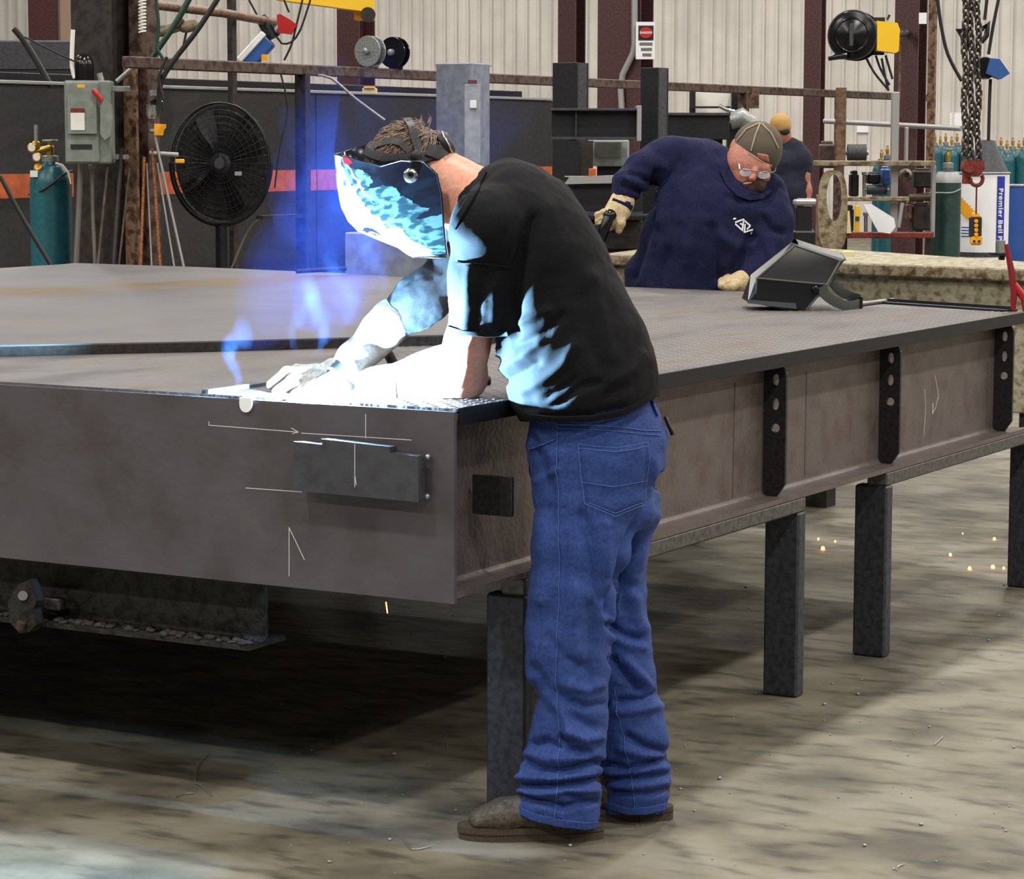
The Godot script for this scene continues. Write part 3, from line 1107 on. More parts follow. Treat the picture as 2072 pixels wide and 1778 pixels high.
# flat band following points on a body
func band(s: Sdf, pts: Array, width: float, thick: float, into: MB = null) -> MB:
	var o: MB = into if into else mb()
	if pts.size() < 2: return o
	var rows := []
	for i in pts.size():
		var t: Vector3 = (pts[mini(i + 1, pts.size() - 1)] - pts[maxi(i - 1, 0)]).normalized()
		var n := s.normal(pts[i])
		var w := t.cross(n).normalized() * width * 0.5
		var h := n * thick
		rows.append([pts[i] - w - h * 0.4, pts[i] - w + h * 0.7, pts[i] - w * 0.8 + h, pts[i] + w * 0.8 + h, pts[i] + w + h * 0.7, pts[i] + w - h * 0.4])
	o.grid(rows, true)
	o.face([rows[0][0], rows[0][1], rows[0][2], rows[0][3], rows[0][4], rows[0][5]], pts[0] - pts[1])
	o.face([rows[-1][0], rows[-1][1], rows[-1][2], rows[-1][3], rows[-1][4], rows[-1][5]], pts[-1] - pts[-2])
	return o

# raised patch lying on a body: outline in pixels
func patch(s: Sdf, outline: Array, lift: float, depth: float, nu := 10, nv := 10, moved = null) -> MB:
	# outline: four corners, clockwise from top left; filled by a bilinear grid
	var rows := []
	for j in nv + 1:
		var line := []
		for i in nu + 1:
			var u := float(i) / nu
			var v := float(j) / nv
			var a: Vector2 = Vector2(outline[0][0], outline[0][1]).lerp(Vector2(outline[1][0], outline[1][1]), u)
			var c: Vector2 = Vector2(outline[3][0], outline[3][1]).lerp(Vector2(outline[2][0], outline[2][1]), u)
			var q := a.lerp(c, v)
			if outline.size() > 4 and v > 0.0: q.y += outline[4] * (1.0 - absf(u - 0.5) * 2.0) * v
			if outline.size() > 5: q.y += outline[5] * (1.0 - (u - 0.5) * (u - 0.5) * 4.0) * (1.0 - v)
			var d := ray(q.x, q.y)
			d /= d.dot(ahead)
			var h: Variant = s.hit(EYE, d, depth - 0.4, depth + 0.4)
			var p: Vector3 = h if h != null else EYE + d * depth
			var edge := 0.0 if i == 0 or j == 0 or i == nu or j == nv else 1.0
			var pn := s.normal(p)
			line.append((moved.call(p, pn) if moved != null else p) + pn * (lift * edge + (0.0 if edge else -0.003)))
		rows.append(line)
	var o := mb()
	o.grid(rows, false, true)
	return o


# ---------------------------------------------------------------- the welder
func W(px: float, py: float, z := 0.0) -> Vector3:      # z: metres towards the viewer from the plane through his hips
	return P(px, py, 5.78 - z)

func js(list: Array, origin: Callable) -> Array:        # [px, py, z, ru, rv] -> joints
	var o := []
	for q in list: o.append([origin.call(q[0], q[1], q[2]), q[3], q[4] if q.size() > 4 else q[3]])
	return o

func build_welder() -> void:
	var foot := W(1150, 1690, 0.05)
	foot.y = 0.0
	var o := thing("person", "welder in black t-shirt and blue jeans bent over the platform corner", "person", foot)
	var side := aside
	var wave := FastNoiseLite.new()
	wave.seed = 4
	wave.frequency = 9.0
	wave.fractal_octaves = 3

	# skin: head, neck, trunk core and both arms in one surface
	var skin := Sdf.new()
	skin.chain(js([[822, 338, -0.12, 0.094, 0.076], [832, 352, -0.12, 0.09, 0.074]], W), side, 0.03)
	skin.chain(js([[808, 395, -0.12, 0.07, 0.065], [800, 430, -0.12, 0.045, 0.045]], W), side, 0.03)
	skin.chain(js([[880, 352, -0.11, 0.062, 0.06], [925, 388, -0.07, 0.066, 0.066], [985, 430, -0.03, 0.08, 0.1], [1080, 620, -0.03, 0.1, 0.12]], W), side, 0.04)
	skin.chain(js([[1000, 440, 0.0, 0.06], [985, 455, 0.13, 0.06], [962, 600, 0.06, 0.052], [944, 700, -0.02, 0.047], [937, 762, -0.06, 0.047]], W), side, 0.03)
	skin.chain(js([[940, 764, -0.06, 0.048], [895, 758, -0.075, 0.06], [850, 768, -0.085, 0.052], [800, 776, -0.1, 0.038], [760, 776, -0.11, 0.034]], W), Vector3.UP, 0.03)
	skin.chain(js([[985, 440, -0.2, 0.055], [935, 560, -0.2, 0.04], [800, 650, -0.17, 0.03]], W), side, 0.03)
	body("body", skin, 0.009, M.skin, o)

	# hair: cropped, over the crown
	var scalp := Sdf.new()
	scalp.chain(js([[818, 334, -0.12, 0.1, 0.084], [832, 340, -0.12, 0.098, 0.082]], W), side, 0.03)
	scalp.chain(js([[868, 332, -0.12, 0.05, 0.062], [888, 335, -0.12, 0.034, 0.05]], W), side, 0.03)
	var hw := FastNoiseLite.new()
	hw.seed = 9
	hw.frequency = 45.0
	var hair := body("hair", scalp, 0.006, M.hair_brown, o, fold_mover([], hw, 0.006))
	var rng := RandomNumberGenerator.new()
	rng.seed = 12
	var tuft := mb()
	for i in 1500:
		var px := rng.randf_range(715, 918)
		var py := rng.randf_range(238, 350)
		var v := ray(px, py)
		v /= v.dot(ahead)
		var h: Variant = scalp.hit(EYE, v, 5.6, 6.1)
		if h == null: continue
		var n := scalp.normal(h)
		# combed away from a whorl at the back of the crown
		var flow: Vector3 = (h - W(872, 262, -0.12))
		flow = (flow - n * flow.dot(n)).normalized()
		var len := rng.randf_range(0.014, 0.032)
		var tip: Vector3 = h + (flow * 0.9 + n * rng.randf_range(0.02, 0.22) + Vector3(rng.randf() - 0.5, rng.randf() - 0.5, rng.randf() - 0.5) * 0.3).normalized() * len
		tuft.tube([h - n * 0.003, h.lerp(tip, 0.5) + n * 0.003, tip], [0.0016, 0.0013, 0.0003], 3, false)
	for i in 18:      # ruffled crest
		var p0 := W(rng.randf_range(838, 872), rng.randf_range(246, 262), -0.12 + rng.randf_range(-0.03, 0.03))
		tuft.tube([p0, p0 + Vector3(0, 0.012, 0) + aside * rng.randf_range(-0.004, 0.006), p0 + Vector3(0, rng.randf_range(0.008, 0.02), 0) + aside * rng.randf_range(-0.01, 0.012)], [0.0018, 0.0012, 0.0003], 3, false)
	part("hair_tufts", tuft, M.hair_light, o).set_meta("kind", "stuff")
	# ear
	part("ear", mb().ball(W(798, 372, -0.035), Vector3(0.016, 0.03, 0.009), 8, 10, facing()), M.skin, o)

	# t-shirt
	var shirt := Sdf.new()
	shirt.chain(js([[1200, 822, -0.02, 0.138, 0.172], [1182, 775, -0.02, 0.158, 0.19], [1162, 700, -0.02, 0.148, 0.185], [1125, 610, -0.03, 0.137, 0.19], [1090, 520, -0.03, 0.13, 0.2], [1058, 445, -0.03, 0.112, 0.19], [1032, 405, -0.03, 0.083, 0.13]], W), side, 0.05)
	shirt.chain(js([[1020, 418, -0.02, 0.075, 0.1], [960, 410, -0.02, 0.055, 0.075]], W), side, 0.05)
	shirt.chain(js([[1020, 445, 0.06, 0.085, 0.08], [988, 460, 0.13, 0.076, 0.076], [978, 560, 0.09, 0.071, 0.07], [966, 668, 0.02, 0.066, 0.068]], W), side, 0.035)
	shirt.chain(js([[1010, 445, -0.14, 0.08, 0.08], [975, 460, -0.22, 0.07, 0.07], [930, 545, -0.24, 0.065, 0.065], [905, 575, -0.22, 0.062, 0.06]], W), side, 0.04)
	var shirt_folds := [
		[[[1080, 440], [1060, 486], [1050, 530], [1042, 600], [1038, 676]], -0.022, 11.0],
		[[[1100, 470], [1086, 540], [1080, 620]], 0.006, 16.0],
		[[[1064, 825], [1110, 828], [1140, 811], [1168, 785], [1212, 773]], -0.010, 7.0],
		[[[1105, 802], [1134, 788], [1163, 767]], -0.008, 7.0],
		[[[1099, 842], [1128, 840], [1197, 838], [1262, 822]], -0.007, 6.0],
		[[[1060, 790], [1100, 770], [1140, 740], [1160, 700]], 0.010, 11.0],
		[[[1040, 700], [1075, 690], [1110, 668], [1135, 640]], -0.010, 9.0],
		[[[1020, 745], [1060, 720], [1090, 690]], 0.010, 10.0],
		[[[1010, 780], [1050, 755], [1085, 735]], -0.010, 8.0],
		[[[1045, 655], [1080, 640], [1108, 628]], 0.010, 8.0],
		[[[1200, 560], [1215, 640], [1240, 720]], 0.005, 14.0],
		[[[1180, 600], [1190, 680], [1215, 740]], -0.005, 12.0],
		[[[1230, 800], [1280, 780], [1315, 745]], -0.006, 8.0],
		[[[1240, 770], [1285, 745], [1300, 715]], 0.005, 8.0],
		[[[950, 540], [945, 600], [940, 660]], 0.006, 9.0],
		[[[975, 560], [968, 620], [962, 665]], -0.007, 8.0],
		[[[1000, 560], [1000, 620], [995, 670]], 0.006, 9.0],
		[[[1020, 470], [1000, 520], [990, 560]], -0.005, 10.0],
		[[[1020, 350], [1080, 400], [1130, 470], [1180, 560]], 0.004, 30.0],
	]
	body("t_shirt", shirt, 0.0075, M.black_shirt, o, fold_mover(shirt_folds, wave, 0.005), func(p: Vector3) -> bool: return shirt_kept(p))
	var hem := draped(shirt, [[908, 664], [940, 672], [985, 676], [1029, 674]], 0.001, 5.6, 8)
	part("sleeve_hem", band(shirt, hem, 0.012, 0.003), M.black_shirt, o)
	part("bottom_hem", band(shirt, draped(shirt, [[1076, 842], [1130, 848], [1200, 846], [1262, 833], [1322, 800]], 0.001, 5.7, 8), 0.014, 0.003), M.black_shirt, o)
	part("collar", band(shirt, draped(shirt, [[978, 352], [966, 378], [948, 410], [930, 440], [920, 458]], 0.001, 5.65, 6), 0.02, 0.004), M.black_shirt, o)
	part("pocket_seam", mb().tube(draped(shirt, [[922, 532], [950, 532], [985, 534], [1030, 540]], 0.001, 5.6, 6), 0.0016, 5), M.black_shirt, o)

	# jeans
	var jeans := Sdf.new()
	jeans.chain(js([[1200, 838, -0.03, 0.134, 0.15], [1208, 900, -0.03, 0.152, 0.165], [1205, 985, -0.03, 0.142, 0.165]], W), side, 0.03)
	jeans.chain(js([[1194, 1010, 0.035, 0.124, 0.1], [1178, 1100, 0.045, 0.106, 0.1], [1163, 1200, 0.05, 0.098, 0.094], [1150, 1300, 0.05, 0.091, 0.09], [1152, 1350, 0.05, 0.087, 0.086], [1163, 1415, 0.05, 0.07, 0.08], [1152, 1470, 0.05, 0.08, 0.084], [1142, 1530, 0.05, 0.085, 0.086], [1132, 1585, 0.05, 0.09, 0.088], [1131, 1640, 0.05, 0.094, 0.088]], W), side, 0.022)
	jeans.chain(js([[1240, 1010, -0.1, 0.11, 0.1], [1238, 1100, -0.12, 0.08, 0.09], [1238, 1200, -0.12, 0.075, 0.085], [1243, 1290, -0.12, 0.077, 0.083], [1251, 1345, -0.12, 0.077, 0.082], [1266, 1420, -0.12, 0.074, 0.08], [1279, 1500, -0.12, 0.08, 0.08], [1284, 1570, -0.12, 0.08, 0.082], [1284, 1625, -0.12, 0.075, 0.08]], W), side, 0.022)
	var jean_folds := [
		[[[1339, 967], [1313, 1028], [1279, 1083], [1261, 1126], [1250, 1184], [1234, 1240]], -0.0290, 9.0],
		[[[1325, 1040], [1298, 1100], [1285, 1170]], 0.0116, 12.0],
		[[[1177, 1040], [1192, 1083], [1206, 1141], [1216, 1210]], -0.0116, 10.0],
		[[[1225, 1060], [1225, 1120], [1228, 1180]], 0.0116, 14.0],
		[[[1085, 975], [1108, 962], [1128, 950]], 0.0072, 7.0],
		[[[1085, 1030], [1110, 1028], [1140, 1030]], -0.0043, 6.0],
		[[[1075, 1240], [1082, 1320], [1075, 1370]], 0.0087, 14.0],
		[[[1082, 1350], [1100, 1380], [1112, 1410]], -0.0087, 10.0],
		[[[1110, 1410], [1140, 1440], [1150, 1480]], 0.0145, 12.0],
		[[[1134, 1400], [1160, 1450], [1200, 1470]], -0.0087, 10.0],
		[[[1077, 1505], [1103, 1499], [1130, 1512]], -0.0174, 7.0],
		[[[1136, 1492], [1162, 1515], [1194, 1525]], -0.0188, 7.0],
		[[[1150, 1480], [1180, 1495], [1215, 1490]], 0.0145, 9.0],
		[[[1064, 1540], [1090, 1557], [1123, 1560], [1152, 1557], [1207, 1541]], -0.0217, 7.0],
		[[[1070, 1525], [1110, 1535], [1150, 1535], [1200, 1528]], 0.0101, 8.0],
		[[[1050, 1573], [1110, 1575], [1160, 1571], [1200, 1563]], 0.0116, 7.0],
		[[[1048, 1587], [1077, 1590], [1126, 1588], [1175, 1583], [1204, 1580]], -0.0217, 6.0],
		[[[1050, 1603], [1100, 1606], [1150, 1600], [1205, 1598]], 0.0116, 7.0],
		[[[1048, 1608], [1084, 1621], [1142, 1634], [1175, 1624], [1207, 1621]], -0.0188, 6.0],
		[[[1142, 1606], [1175, 1613]], -0.0116, 5.0],
		[[[1233, 1265], [1259, 1281], [1295, 1291]], -0.0174, 7.0],
		[[[1240, 1290], [1270, 1305], [1300, 1310]], 0.0101, 9.0],
		[[[1240, 1336], [1266, 1369], [1295, 1395]], -0.0203, 8.0],
		[[[1270, 1340], [1295, 1365], [1310, 1385]], 0.0116, 9.0],
		[[[1253, 1418], [1305, 1414], [1326, 1403]], -0.0203, 6.0],
		[[[1250, 1440], [1290, 1437], [1330, 1428]], 0.0116, 9.0],
		[[[1269, 1489], [1305, 1509], [1347, 1520]], -0.0203, 7.0],
		[[[1255, 1515], [1300, 1527], [1340, 1528]], 0.0116, 7.0],
		[[[1217, 1544], [1266, 1557], [1305, 1546], [1350, 1537]], -0.0203, 6.0],
		[[[1230, 1567], [1280, 1562], [1340, 1551]], 0.0101, 6.0],
		[[[1211, 1577], [1272, 1574], [1311, 1572], [1352, 1566]], -0.0203, 6.0],
		[[[1240, 1592], [1290, 1590], [1345, 1582]], 0.0101, 6.0],
		[[[1100, 1060], [1095, 1130], [1092, 1210]], 0.010, 16.0],
		[[[1140, 1090], [1135, 1170], [1120, 1250]], -0.009, 13.0],
		[[[1165, 1190], [1160, 1260], [1172, 1330]], 0.010, 15.0],
		[[[1195, 1230], [1198, 1300], [1190, 1380]], -0.010, 13.0],
		[[[1110, 1290], [1140, 1330], [1185, 1350]], -0.008, 10.0],
		[[[1150, 1385], [1185, 1395], [1215, 1385]], 0.010, 10.0],
		[[[1160, 1420], [1190, 1432], [1222, 1425]], -0.012, 8.0],
		[[[1320, 930], [1330, 990]], 0.010, 12.0],
		[[[1090, 920], [1115, 990], [1112, 1060]], -0.008, 12.0],
		[[[1285, 1210], [1290, 1250], [1300, 1270]], 0.010, 12.0],
		[[[1265, 1180], [1262, 1230]], -0.012, 10.0],
		[[[1240, 1600], [1270, 1605], [1320, 1606], [1350, 1598]], -0.0145, 5.0],
	]
	var denim_wave := FastNoiseLite.new()
	denim_wave.seed = 14
	denim_wave.frequency = 14.0
	denim_wave.fractal_octaves = 3
	var jm := fold_mover(jean_folds, denim_wave, 0.006, Vector3(0.6, 1.0, 0.6))
	body("jeans", jeans, 0.0065, M.denim, o, jm, func(p: Vector3) -> bool: return jeans_kept(p))
	# seams, pockets, belt loops and hems
	var seam := draped(jeans, [[1128, 856], [1130, 1000], [1130, 1100], [1128, 1250], [1124, 1380], [1132, 1430], [1131, 1520], [1127, 1600], [1121, 1664]], 0.0012, 5.65, 14, jm)
	part("outer_seam", mb().tube(seam, 0.001, 5), M.stitch, o)
	var seam2 := draped(jeans, [[1242, 1390], [1250, 1440], [1262, 1490], [1270, 1540], [1282, 1600], [1284, 1634]], 0.0012, 5.8, 8, jm)
	part("inner_seam", mb().tube(seam2, 0.0009, 5), M.stitch, o)
	var yoke := draped(jeans, [[1128, 858], [1180, 860], [1240, 863], [1300, 870], [1338, 872]], 0.0012, 5.65, 8, jm)
	part("yoke_seam", mb().tube(yoke, 0.0011, 5), M.stitch, o)
	part("yoke_seam", mb().tube(draped(jeans, [[1128, 866], [1180, 868], [1240, 872], [1300, 878], [1336, 881]], 0.0012, 5.65, 8, jm), 0.0009, 5), M.stitch, o)
	part("front_pocket_edge", mb().tube(draped(jeans, [[1072, 908], [1100, 899], [1124, 889]], 0.0015, 5.65, 6, jm), 0.0014, 5), M.stitch, o)
	var pocket := part("back_pocket", patch(jeans, [[1171, 897], [1311, 893], [1304, 1019], [1183, 1018], 24, 7], 0.0035, 5.65, 16, 16, jm), M.denim, o)
	for line in [[[1171, 898], [1205, 903], [1245, 906], [1280, 901], [1311, 894]], [[1172, 906], [1205, 911], [1245, 914], [1280, 909], [1310, 902]], [[1171, 898], [1176, 960], [1183, 1018]], [[1311, 894], [1308, 950], [1303, 1019]], [[1183, 1018], [1243, 1043], [1303, 1019]], [[1190, 1016], [1243, 1037], [1297, 1016]], [[1178, 975], [1240, 984], [1305, 972]]]:
		part("stitching", mb().tube(draped(jeans, line, 0.0045, 5.65, 6, jm), 0.0008, 4), M.stitch, pocket)
	part("hem", band(jeans, draped(jeans, [[1044, 1634], [1080, 1652], [1130, 1664], [1180, 1670], [1216, 1668]], 0.001, 5.65, 8, jm), 0.018, 0.003), M.denim, o)
	part("hem", band(jeans, draped(jeans, [[1225, 1628], [1270, 1640], [1310, 1640], [1352, 1630]], 0.001, 5.8, 8, jm), 0.018, 0.003), M.denim, o)
	part("belt_loop", band(jeans, draped(jeans, [[1318, 806], [1324, 828], [1330, 842]], 0.003, 5.65, 4, jm), 0.012, 0.003), M.denim, o)
	part("tool_strap", band(jeans, draped(jeans, [[1340, 848], [1346, 868], [1350, 880]], 0.008, 5.7, 5, jm), 0.012, 0.006), M.strap_black, o)

	# boots
	boot(o, 0.05, [[931, 1690], [960, 1664], [1000, 1648], [1045, 1638], [1100, 1650], [1180, 1660], [1215, 1668]], 925.0, 1222.0, 1706.0)
	boot(o, -0.12, [[1075, 1664], [1110, 1640], [1150, 1626], [1195, 1616], [1250, 1624], [1320, 1636], [1352, 1642]], 1068.0, 1362.0, 1676.0)

	build_welder_hands(o)
	build_worn_helmet(scalp)

func shirt_kept(p: Vector3) -> bool:
	var q := to_px(p)
	var t := clampf((q.x - 1060.0) / 265.0, 0.0, 1.0)
	var hem := 850.0 - 50.0 * t * t
	var near := (p - EYE).dot(ahead)
	if q.x > 1040.0 and q.y > hem + 2.0: return false
	if q.x < 1045.0 and near < 5.88 and q.y > 679.0 and q.x > 870.0 and not (q.x > 1003.0): return false
	return true

func jeans_kept(p: Vector3) -> bool:
	var q := to_px(p)
	var near := (p - EYE).dot(ahead)
	if near < 5.815:
		return q.y < 1638.0 + clampf((q.x - 1043.0) / 170.0, 0.0, 1.0) * 34.0
	return q.y < 1646.0

func boot(o: Node3D, z: float, top: Array, x0: float, x1: float, base: float) -> void:
	# sole as an outline in plan, upper as stacked ribs along the foot
	var b := thing_part("boot", o)
	var d := 5.78 - z
	var heel := P(x1, base, d)
	var toe := P(x0, base - 8.0, d)
	heel.y = 0.0
	toe.y = 0.0
	var along := (toe - heel)
	var length := along.length()
	along = along.normalized()
	var across := Vector3.UP.cross(along).normalized()
	var s := Sdf.new()
	var u := Vector3.UP
	s.chain([[heel + along * 0.05 + Vector3(0, 0.075, 0), 0.05, 0.042], [heel + along * 0.13 + Vector3(0, 0.065, 0), 0.05, 0.042], [heel + along * (length - 0.1) + Vector3(0, 0.05, 0), 0.032, 0.048], [heel + along * (length - 0.05) + Vector3(0, 0.042, 0), 0.024, 0.042]], u, 0.03)
	s.chain([[heel + along * 0.095 + Vector3(0, 0.14, 0), 0.04, 0.04], [heel + along * 0.095 + Vector3(0, 0.08, 0), 0.05, 0.042]], along, 0.04)
	var crease := FastNoiseLite.new()
	crease.seed = 3
	crease.frequency = 22.0
	body("upper", s, 0.006, M.boot_leather, b, fold_mover([], crease, 0.004))
	var outline := PackedVector2Array()
	for k in 40:
		var t := TAU * k / 40.0
		var ax := cos(t)
		var w := 0.041 + 0.012 * smoothstep(-0.4, 0.6, ax) - 0.006 * exp(-pow((ax + 0.1) / 0.25, 2.0))
		outline.append(Vector2(length * 0.5 + length * 0.5 * signf(ax) * pow(absf(ax), 0.8), w * signf(sin(t)) * pow(absf(sin(t)), 0.75)))
	var at := Transform3D(Basis(along, across, along.cross(across)), heel)
	var up := 1.0 if at.basis.z.y > 0.0 else -1.0
	part("welt", mb().prism(outline, 0.014 * up, Transform3D(at.basis, heel + Vector3(0, 0.017, 0))), M.boot_sole, b)
	part("sole", mb().prism(Geometry2D.offset_polygon(outline, -0.003)[0], 0.018 * up, Transform3D(at.basis, heel + Vector3(0, 0.0005, 0))), M.boot_sole, b)
	var hl := PackedVector2Array()
	for q in outline:
		if q.x < 0.085: hl.append(q)
	hl.append(Vector2(0.085, 0.0))
	var heel_pts := Geometry2D.convex_hull(hl)
	heel_pts.remove_at(heel_pts.size() - 1)
	part("heel", mb().prism(heel_pts, 0.02 * up, Transform3D(at.basis, heel + Vector3(0, 0.0, 0))), M.boot_sole, b)

func thing_part(called: String, parent: Node3D) -> Node3D:
	var o := Node3D.new()
	o.name = called
	parent.add_child(o, true)
	return o

func build_welder_hands(o: Node3D) -> void:
	# near glove: palm down on the work, fingers reaching past the torch
	var g := Sdf.new()
	g.chain(js([[815, 779.0, -0.095, 0.05, 0.05], [790, 777.0, -0.110, 0.042, 0.044], [765, 777.0, -0.115, 0.036, 0.042]], W), Vector3.UP, 0.02)
	g.chain(js([[765, 775.0, -0.115, 0.034, 0.044], [720, 769.0, -0.125, 0.03, 0.05], [690, 769.0, -0.145, 0.026, 0.05]], W), Vector3.UP, 0.02)
	g.chain(js([[692, 762.0, -0.190, 0.016], [640, 749.0, -0.200, 0.0145], [600, 749.0, -0.210, 0.0135], [572, 769.0, -0.215, 0.0125]], W), Vector3.UP, 0.008)
	g.chain(js([[690, 767.0, -0.162, 0.016], [632, 753.0, -0.175, 0.0145], [580, 753.0, -0.185, 0.0135], [549, 778.0, -0.190, 0.0125]], W), Vector3.UP, 0.008)
	g.chain(js([[692, 777.0, -0.132, 0.016], [640, 769.0, -0.146, 0.0145], [592, 769.0, -0.158, 0.0135], [560, 792.0, -0.165, 0.0125]], W), Vector3.UP, 0.008)
	g.chain(js([[698, 785.0, -0.105, 0.015], [655, 783.0, -0.118, 0.0135], [618, 786.0, -0.130, 0.0125], [596, 799.0, -0.135, 0.0115]], W), Vector3.UP, 0.008)
	g.chain(js([[760, 759.0, -0.180, 0.019], [715, 741.0, -0.195, 0.017], [672, 739.0, -0.215, 0.015], [645, 749.0, -0.225, 0.013]], W), Vector3.UP, 0.01)
	body("glove", g, 0.0042, M.glove_pale, o, null, null, "pale leather welding glove")
	part("glove_cuff_edge", mb().ring(W(816, 779, -0.095), 0.05, 0.003, Basis(Vector3.UP, (W(816, 779, -0.095) - W(765, 775, -0.115)).normalized().cross(Vector3.UP), (W(816, 779, -0.095) - W(765, 775, -0.115)).normalized()), 24, 6), M.glove_grey, o)
	# far glove: gauntlet coming down on the torch handle
	var r := Sdf.new()
	var R := func(x, y, z): return P(x, y, 5.95 - z)
	r.chain(js([[792, 648, 0.0, 0.05, 0.052], [770, 672, 0.0, 0.045, 0.046], [745, 702, 0.0, 0.036, 0.04]], R), Vector3.UP, 0.02)
	r.chain(js([[745, 702, 0.0, 0.038, 0.04], [718, 724, 0.02, 0.036, 0.044], [706, 736, 0.03, 0.03, 0.044]], R), Vector3.UP, 0.02)
	for k in 4:
		var z := -0.015 + 0.027 * k
		r.chain(js([[710 + k * 4, 732 + k * 4, z, 0.016], [684 + k * 5, 742 + k * 4, z + 0.012, 0.0145], [672 + k * 5, 760 + k * 4, z + 0.02, 0.0135], [688 + k * 5, 772 + k * 3, z + 0.028, 0.0125]], R), Vector3.UP, 0.008)
	r.chain(js([[738, 718, 0.05, 0.018], [712, 744, 0.075, 0.016], [692, 762, 0.085, 0.014]], R), Vector3.UP, 0.01)
	body("glove", r, 0.005, M.glove_grey, o, null, null, "sooty grey leather gauntlet")
	# dark sleeve of the far forearm
	var s := Sdf.new()
	s.chain(js([[925, 550, -0.02, 0.064, 0.06], [850, 608, -0.01, 0.056, 0.054], [782, 660, 0.0, 0.046, 0.046]], R), Vector3.UP, 0.03)
	var wv := FastNoiseLite.new()
	wv.seed = 8
	wv.frequency = 16.0
	body("long_sleeve", s, 0.008, M.black_shirt, o, fold_mover([], wv, 0.006))
	# torch held between the hands
	var tip: Vector3 = P(614, 792, 5.83)
	var t := thing("welding_torch", "black welding torch with brass nozzle held in gloved hands", "welding torch", P(690, 752, 5.9))
	part("handle", mb().tube(curve([P(745, 705, 5.93), P(700, 738, 5.91), P(672, 756, 5.88)], 0.01), 0.017, 12), M.rubber, t)
	part("neck", mb().tube(curve([P(672, 756, 5.88), P(648, 768, 5.86), P(632, 778, 5.845)], 0.008), 0.009, 10), M.chrome, t)
	part("nozzle", mb().tube([P(636, 776, 5.85), P(626, 784, 5.84), tip], [0.011, 0.012, 0.009], 14), M.brass, t)
	part("cable", mb().tube(curve([P(745, 705, 5.93), P(775, 700, 5.97), P(800, 740, 6.0), P(840, 770, 6.02), P(900, 772, 6.1), P(990, 770, 6.15)], 0.03), 0.012, 8), M.rubber, t)


